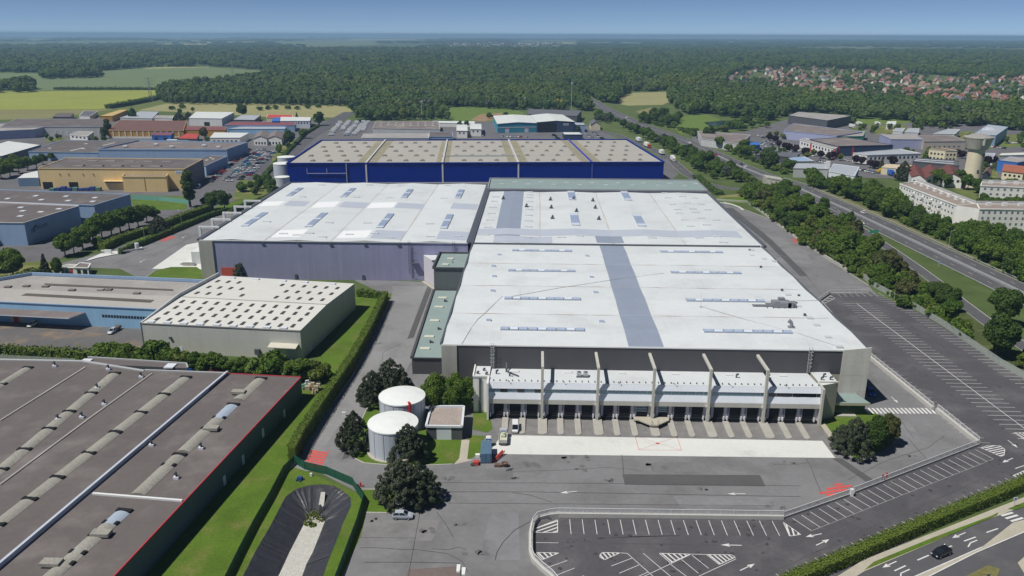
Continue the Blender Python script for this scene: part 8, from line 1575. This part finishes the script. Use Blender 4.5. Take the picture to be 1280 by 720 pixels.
# lorries on the frontage road, coaches
def truck(px, py, to, cab, trl, label, name='lorry', L_=13., cat='lorry', group=None):
    p = P(px, py); t = thing(name, label, cat, (p.x, p.y, .06), heading((px, py), to), group)
    def q(n, mb, mt): o = mb.build(n, mt, t, local=True); return o
    m = MB(); m.box(-L_ / 2, L_ / 2 - 3.0, -1.25, 1.25, 1.1, 3.9); q('trailer', m, trl); m = MB(); hull(m, [(L_ / 2 - 2.7, .5, 1.5, 3.5, 1.2, 1.1), (L_ / 2 - .9, .5, 1.5, 3.3, 1.22, 1.1), (L_ / 2 - .4, .5, 1.3, 2.9, 1.2, 1.05)]); q('cab', m, cab); m = MB(); m.box(L_ / 2 - .62, L_ / 2 - .4, -1.0, 1.0, 1.9, 2.7); q('windscreen', m, CGL)
    for x in (-L_ / 2 + 1.2, -L_ / 2 + 2.5, L_ / 2 - 3.6, L_ / 2 - 1.3):
        for s in (-1, 1): m = MB(); m.cyl((x, s * .95, .5), (x, s * 1.25, .5), .5, .5, 10); q('wheel', m, RUBBER)
    m = MB(); m.box(-L_ / 2 + .3, L_ / 2 - 1, -.5, .5, .6, 1.1); q('chassis', m, EDGE); return t
grp = 'lorries on the frontage road'
truck(798, 177, (790, 173), CARC['white'], LIGHTM, 'pale box lorry furthest back on the frontage road', group=grp); truck(809, 184, (818, 188), CARC['orange'], CWHITE, 'white lorry with orange red cab on the frontage road', group=grp); truck(826.5, 193, (816, 187), CARC['white'], CWHITE, 'white box lorry in the middle of the frontage road', L_=10., group=grp); truck(841, 201.5, (852, 211), CARC['white'], CWHITE, 'white box lorry nearest the royal blue warehouse corner', L_=11., group=grp)
truck(1112, 219, (1120, 222), CARC['blue'], MIDB, 'blue and white lorry parked beside the apartment block end', L_=11.); 
for a, b, lab in ((1065, 160, 'white coach, left of a row in the bus yard by the woods'), (1074, 157, 'white coach behind another in the bus yard by the woods'), (1097, 157, 'white coach standing alone beside the white cube in the bus yard')): truck(a, b, (a + 6, b + 1.5), CARC['white'], CWHITE, lab, 'coach', 11, 'coach', 'coaches in the bus yard')
p = P(1099, 216.5); t = thing('excavator', 'yellow excavator parked by the white office block, right estate', 'excavator', (p.x, p.y, .06), .3); YEL = pm_('machine_yellow', (.62, .42, .02), .5); m = MB(); m.box(-1.6, 1.6, -1.3, 1.3, 1.0, 2.4); m.box(-.3, 1.3, -1.2, .2, 2.4, 3.6); put_('body', m, YEL)
m = MB(); m.bar((1.4, .4, 2.2), (4.5, .4, 4.6), .6); m.bar((4.5, .4, 4.6), (6.0, .4, 2.2), .5); m.box(5.5, 6.5, -.3, 1.1, 1.2, 2.2); put_('boom', m, YEL)
for s in (-1, 1): m = MB(); m.box(-1.9, 1.9, s * 1.2 - .3, s * 1.2 + .3, .05, .95); put_('track', m, EDGE)
# ---- lamps, masts, signs, pylons
def lamp(px, py, h_, label, arm=1.2, ang=0.): p = P(px, py); t = thing('street_lamp', label, 'street lamp', (p.x, p.y, 0), ang); m = MB(); m.cyl((0, 0, 0), (0, 0, h_), .10, .06, 8); m.bar((0, 0, h_), (arm, 0, h_ + .15), .08); m.build('pole', STEEL, t, local=True); m = MB(); m.box(arm - .2, arm + .5, -.16, .16, h_ + .08, h_ + .22); m.build('lamp_head', WPAINT, t, local=True); return t
lamp(181.5, 304, 7, 'grey street lamp at lane edge nearest the gatehouse', ang=2.6); lamp(227, 280, 7, 'grey street lamp beside the lower dark hedge', ang=2.6); lamp(1185, 312, 9, 'thin lamp post on the motorway middle strip'); lamp(995, 207, 9, 'thin lamp post beside the workshop at motorway bend')
p = P(576, 712, 12.); t = thing('floodlight_mast', 'white twin headed floodlight mast rising at the bottom picture edge', 'floodlight', (p.x, p.y, 0)); m = MB(); m.cyl((0, 0, 0), (0, 0, 12), .16, .09, 10); put_('pole', m, STEEL)
for dx, a in ((-.35, .2), (.55, -.5)): m = MB(); m.prism([(dx - .28, -1.0 + a), (dx + .22, -1.0 + a), (dx + .22, .8 + a), (dx - .38, .8 + a)], 11.95, 12.25, 0, None, True); put_('lamp_head', m, WPAINT)
def sign(px, py, h_, w_, hh, mt, label, post=1): p = P(px, py); t = thing('road_sign', label, 'road sign', (p.x, p.y, .0)); m = MB(); m.cyl((0, 0, 0), (0, 0, h_), .05, .05, 8); m.build('post', STEEL, t, local=True); m = MB(); m.box(-w_ / 2, w_ / 2, -.09, -.055, h_ - hh, h_); m.build('sign_panel', mt, t, local=True); return t
sg = sign(1267, 634, 2.4, .75, .75, CWHITE, 'small square road sign on the verge by the zebra crossing at bottom right'); m = MB(); m.box(-.22, .22, -.115, -.092, 1.78, 2.25); m.build('sign_symbol', MIDB, sg, local=True); sign(1092, 294, 2.6, 4.2, 1.6, GREENP, 'green direction sign in the gore between motorway and slip road'); sign(1173, 335, 3.2, .9, 1.6, STEELB, 'narrow blue grey sign at the motorway edge'); sign(1232, 735, 3, .5, .5, EDGE, 'dark small sign at the lower traffic island'); sign(1102, 603.5, 2.2, .3, .5, REDM, 'tiny red sign plate behind the slanting white railing')
def pylon(px, py, h_, label, w_=5.): 
    p = P(px, py); t = thing('pylon', label, 'pylon', (p.x, p.y, 0), .4); m = MB(); k = 7; bw_ = .45
    for i in range(4):
        sx, sy = ((-1, -1), (1, -1), (1, 1), (-1, 1))[i]; m.bar((sx * w_ / 2, sy * w_ / 2, 0), (sx * .5, sy * .5, h_), bw_)
    for j in range(k):
        z0, z1 = h_ * j / k, h_ * (j + 1) / k; a, b = lerp(w_ / 2, .5, j / k), lerp(w_ / 2, .5, (j + 1) / k)
        for s in (-1, 1): m.bar((-a, s * a, z0), (b, s * b, z1), bw_ * .6); m.bar((a, s * a, z0), (-b, s * b, z1), bw_ * .6)
    m.build('lattice', STEEL, t, local=True)
    for z, l in ((h_ * .72, 7), (h_ * .84, 8.5), (h_ * .95, 6)): m = MB(); m.bar((-l, 0, z), (l, 0, z), .4); m.build('crossarm', STEEL, t, local=True)
pylon(189, 127, 34, 'lattice electricity pylon standing in the barley field'); pylon(291, 93, 34, 'distant lattice electricity pylon in the wheat field'); pylon(244, 60, 40, 'faint far lattice pylon on the pale field', 6)
def mast(px, py, h_, label, w_=.9): p = P(px, py); t = thing('telecom_mast', label, 'mast', (p.x, p.y, 0)); m = MB(); m.cyl((0, 0, 0), (0, 0, h_), w_ / 2, w_ / 3, 8); m.build('pole', STEEL, t, local=True); m = MB(); [m.box(math.cos(a) * w_ - .3, math.cos(a) * w_ + .3, math.sin(a) * w_ - .3, math.sin(a) * w_ + .3, h_ - 3, h_) for a in (0, 2.1, 4.2)]; m.build('antenna', WPAINT, t, local=True)
mast(714, 139, 36, 'tall telecom mast beside the forest and slate grey warehouse'); mast(527.5, 150, 22, 'pale antenna mast in the wood edge behind the estate'); mast(656, 137, 16, 'thin dark mast beside the teal shed roof', .6)
for i, (a, b, hh, col) in enumerate(((697, 137, 12, TAN_ := mat('yellow_silo', (.6, .38, .05))), (701.5, 136.5, 10, TAN_), (705, 136, 10, mat('orange_silo', (.55, .22, .04))))): p = P(a, b); m = MB(); m.cyl((p.x, p.y, 0), (p.x, p.y, hh), 1.6, 1.6, 12); m.cyl((p.x, p.y, hh), (p.x, p.y, hh + 2), 1.6, .4, 12); tag(m.build('silo', col), ['tallest yellow silo behind the slate grey warehouse', 'yellow silo in the middle behind slate grey warehouse', 'orange silo right of yellow ones behind slate grey warehouse'][i], 'silo')
# ================================================================ far village
HM = [flatmat('village_white', (.82, .80, .76)), flatmat('village_cream', (.62, .56, .45)), flatmat('village_grey', (.50, .48, .45))]
RM = {'orange tiled': mat('village_orange_tile', (.30, .125, .085)), 'red brown': mat('village_redbrown_tile', (.21, .09, .078)), 'brown': TILEB, 'grey slate': SLATE, 'pinkish': mat('village_pink_tile', (.33, .19, .155))}
HP = []
for i in range(9):
    L_, W_, hw, rs = [(11, 9, 4.5, 3.6), (13, 8.5, 5.6, 3.2), (9.5, 9, 4.2, 4.2), (15, 9, 5, 3.4), (10, 8, 5.8, 3.6)][i % 5]; rc = ['orange tiled', 'red brown', 'brown', 'grey slate', 'pinkish', 'orange tiled', 'red brown', 'pinkish', 'brown'][i]
    m = MB(); m.prism([(-L_ / 2, -W_ / 2), (L_ / 2, -W_ / 2), (L_ / 2, W_ / 2), (-L_ / 2, W_ / 2)], 0, hw, 0, None, top=False)
    for s in (-1, 1): pts = [(s * L_ / 2, -W_ / 2 * s, hw), (s * L_ / 2, W_ / 2 * s, hw), (s * L_ / 2, 0, hw + rs)]; m.face(pts)
    for s in (-1, 1):
        for x in (-L_ * .25, L_ * .22): m.prism([(x - .6, s * W_ / 2), (x + .6, s * W_ / 2), (x + .6, s * (W_ / 2 + .05)), (x - .6, s * (W_ / 2 + .05))], 1.0, 2.4, 1)
    wl = m.mesh('wall', [HM[i % 3], DGLASS]); m = MB()
    for s in (-1, 1): pts = [(-L_ / 2 - .4, s * (W_ / 2 + .5), hw - .35), (L_ / 2 + .4, s * (W_ / 2 + .5), hw - .35), (L_ / 2 + .4, 0, hw + rs + .1), (-L_ / 2 - .4, 0, hw + rs + .1)]; m.face(pts); m.face([(a, b, c + .2) for a, b, c in reversed(pts)])
    m.box(L_ * .2, L_ * .2 + .8, -.2, .6, hw + rs - 1.2, hw + rs + 1.0, 1); HP.append((rc, wl, m.mesh('roof', [RM[rc], HM[i % 3]])))
VIL = [(904, 113), (902, 106), (922, 91), (960, 86), (1000, 85), (1110, 88.5), (1180, 94.5), (1240, 97.5), (1330, 99), (1330, 141), (1235, 137.5), (1180, 134), (1120, 128), (1060, 124), (1010, 117), (985, 114), (940, 112)]
vp_ = []; tr_ = 0; rg = random.Random(4)
while len(vp_) < 262 and tr_ < 30000:
    tr_ += 1; px, py = rg.uniform(902, 1330), 86 + 54 * rg.random() ** 1.0
    if not inpoly(px, py, VIL): continue
    if 1155 < px < 1215 and py < 108 and rg.random() < .6: continue
    p = P(px, py)
    if any((p.x - a) ** 2 + (p.y - b) ** 2 < 23 ** 2 for a, b in vp_): continue
    vp_.append((p.x, p.y))
for x, y in vp_:
    rc, wl, rf_ = HP[rg.randrange(9)]; t = thing('village_house', f'small house with {rc} roof among trees of the far village', 'house', (x, y, 0), rg.choice([.2, 1.77, .35, 1.6, 1.9]) + rg.uniform(-.35, .35), 'houses of the far village'); sc_ = rg.uniform(.82, 1.12); t.scale = (sc_, sc_, sc_)
    for n, me in (('wall', wl), ('roof', rf_)): o = bpy.data.objects.new(n, me); COL.objects.link(o); o.parent = t
vt = []
for _ in range(2600):
    px, py = rg.uniform(902, 1340), rg.uniform(86, 140)
    if not inpoly(px, py, VIL): continue
    p = P(px, py)
    if any((p.x - a) ** 2 + (p.y - b) ** 2 < 11 ** 2 for a, b in vp_): continue
    if noise.noise(Vector((p.x * .012, p.y * .006, 5))) < -.08: continue
    s = rg.uniform(.5, .95); vt.append((p.x, p.y, (s, s, s), rg.randrange(4)))
scatter_wood('village_greenery', vt, wood_src)

# a far-off town, a mass of specks under the skyline
m = MB(); rg = random.Random(8)
for _ in range(330):
    px, py = rg.uniform(555, 700), rg.uniform(54, 60.5); p = P(px, py); a, b, h_ = rg.uniform(8, 16), rg.uniform(7, 11), rg.uniform(5, 9) * (2.5 if rg.random() < .04 else 1); c_, s_ = math.cos(.4 * rg.random()), math.sin(.4 * rg.random())
    m.prism([(p.x + u * a * c_ - v * b * s_, p.y + u * a * s_ + v * b * c_) for u, v in ((-1, -1), (1, -1), (1, 1), (-1, 1))], 0, h_, rg.randrange(2), 2 + rg.randrange(2))
tag(m.build('distant_town', [HM[0], HM[2], RM['red brown'], RM['grey slate']]), kind='stuff')
dt = [(p.x, p.y, (2.2, 2.2, 1.0), rg.randrange(5)) for p in (P(rg.uniform(550, 705), rg.uniform(53.5, 60.8)) for _ in range(420))]
scatter_wood('distant_town_greenery', dt, wood_src)
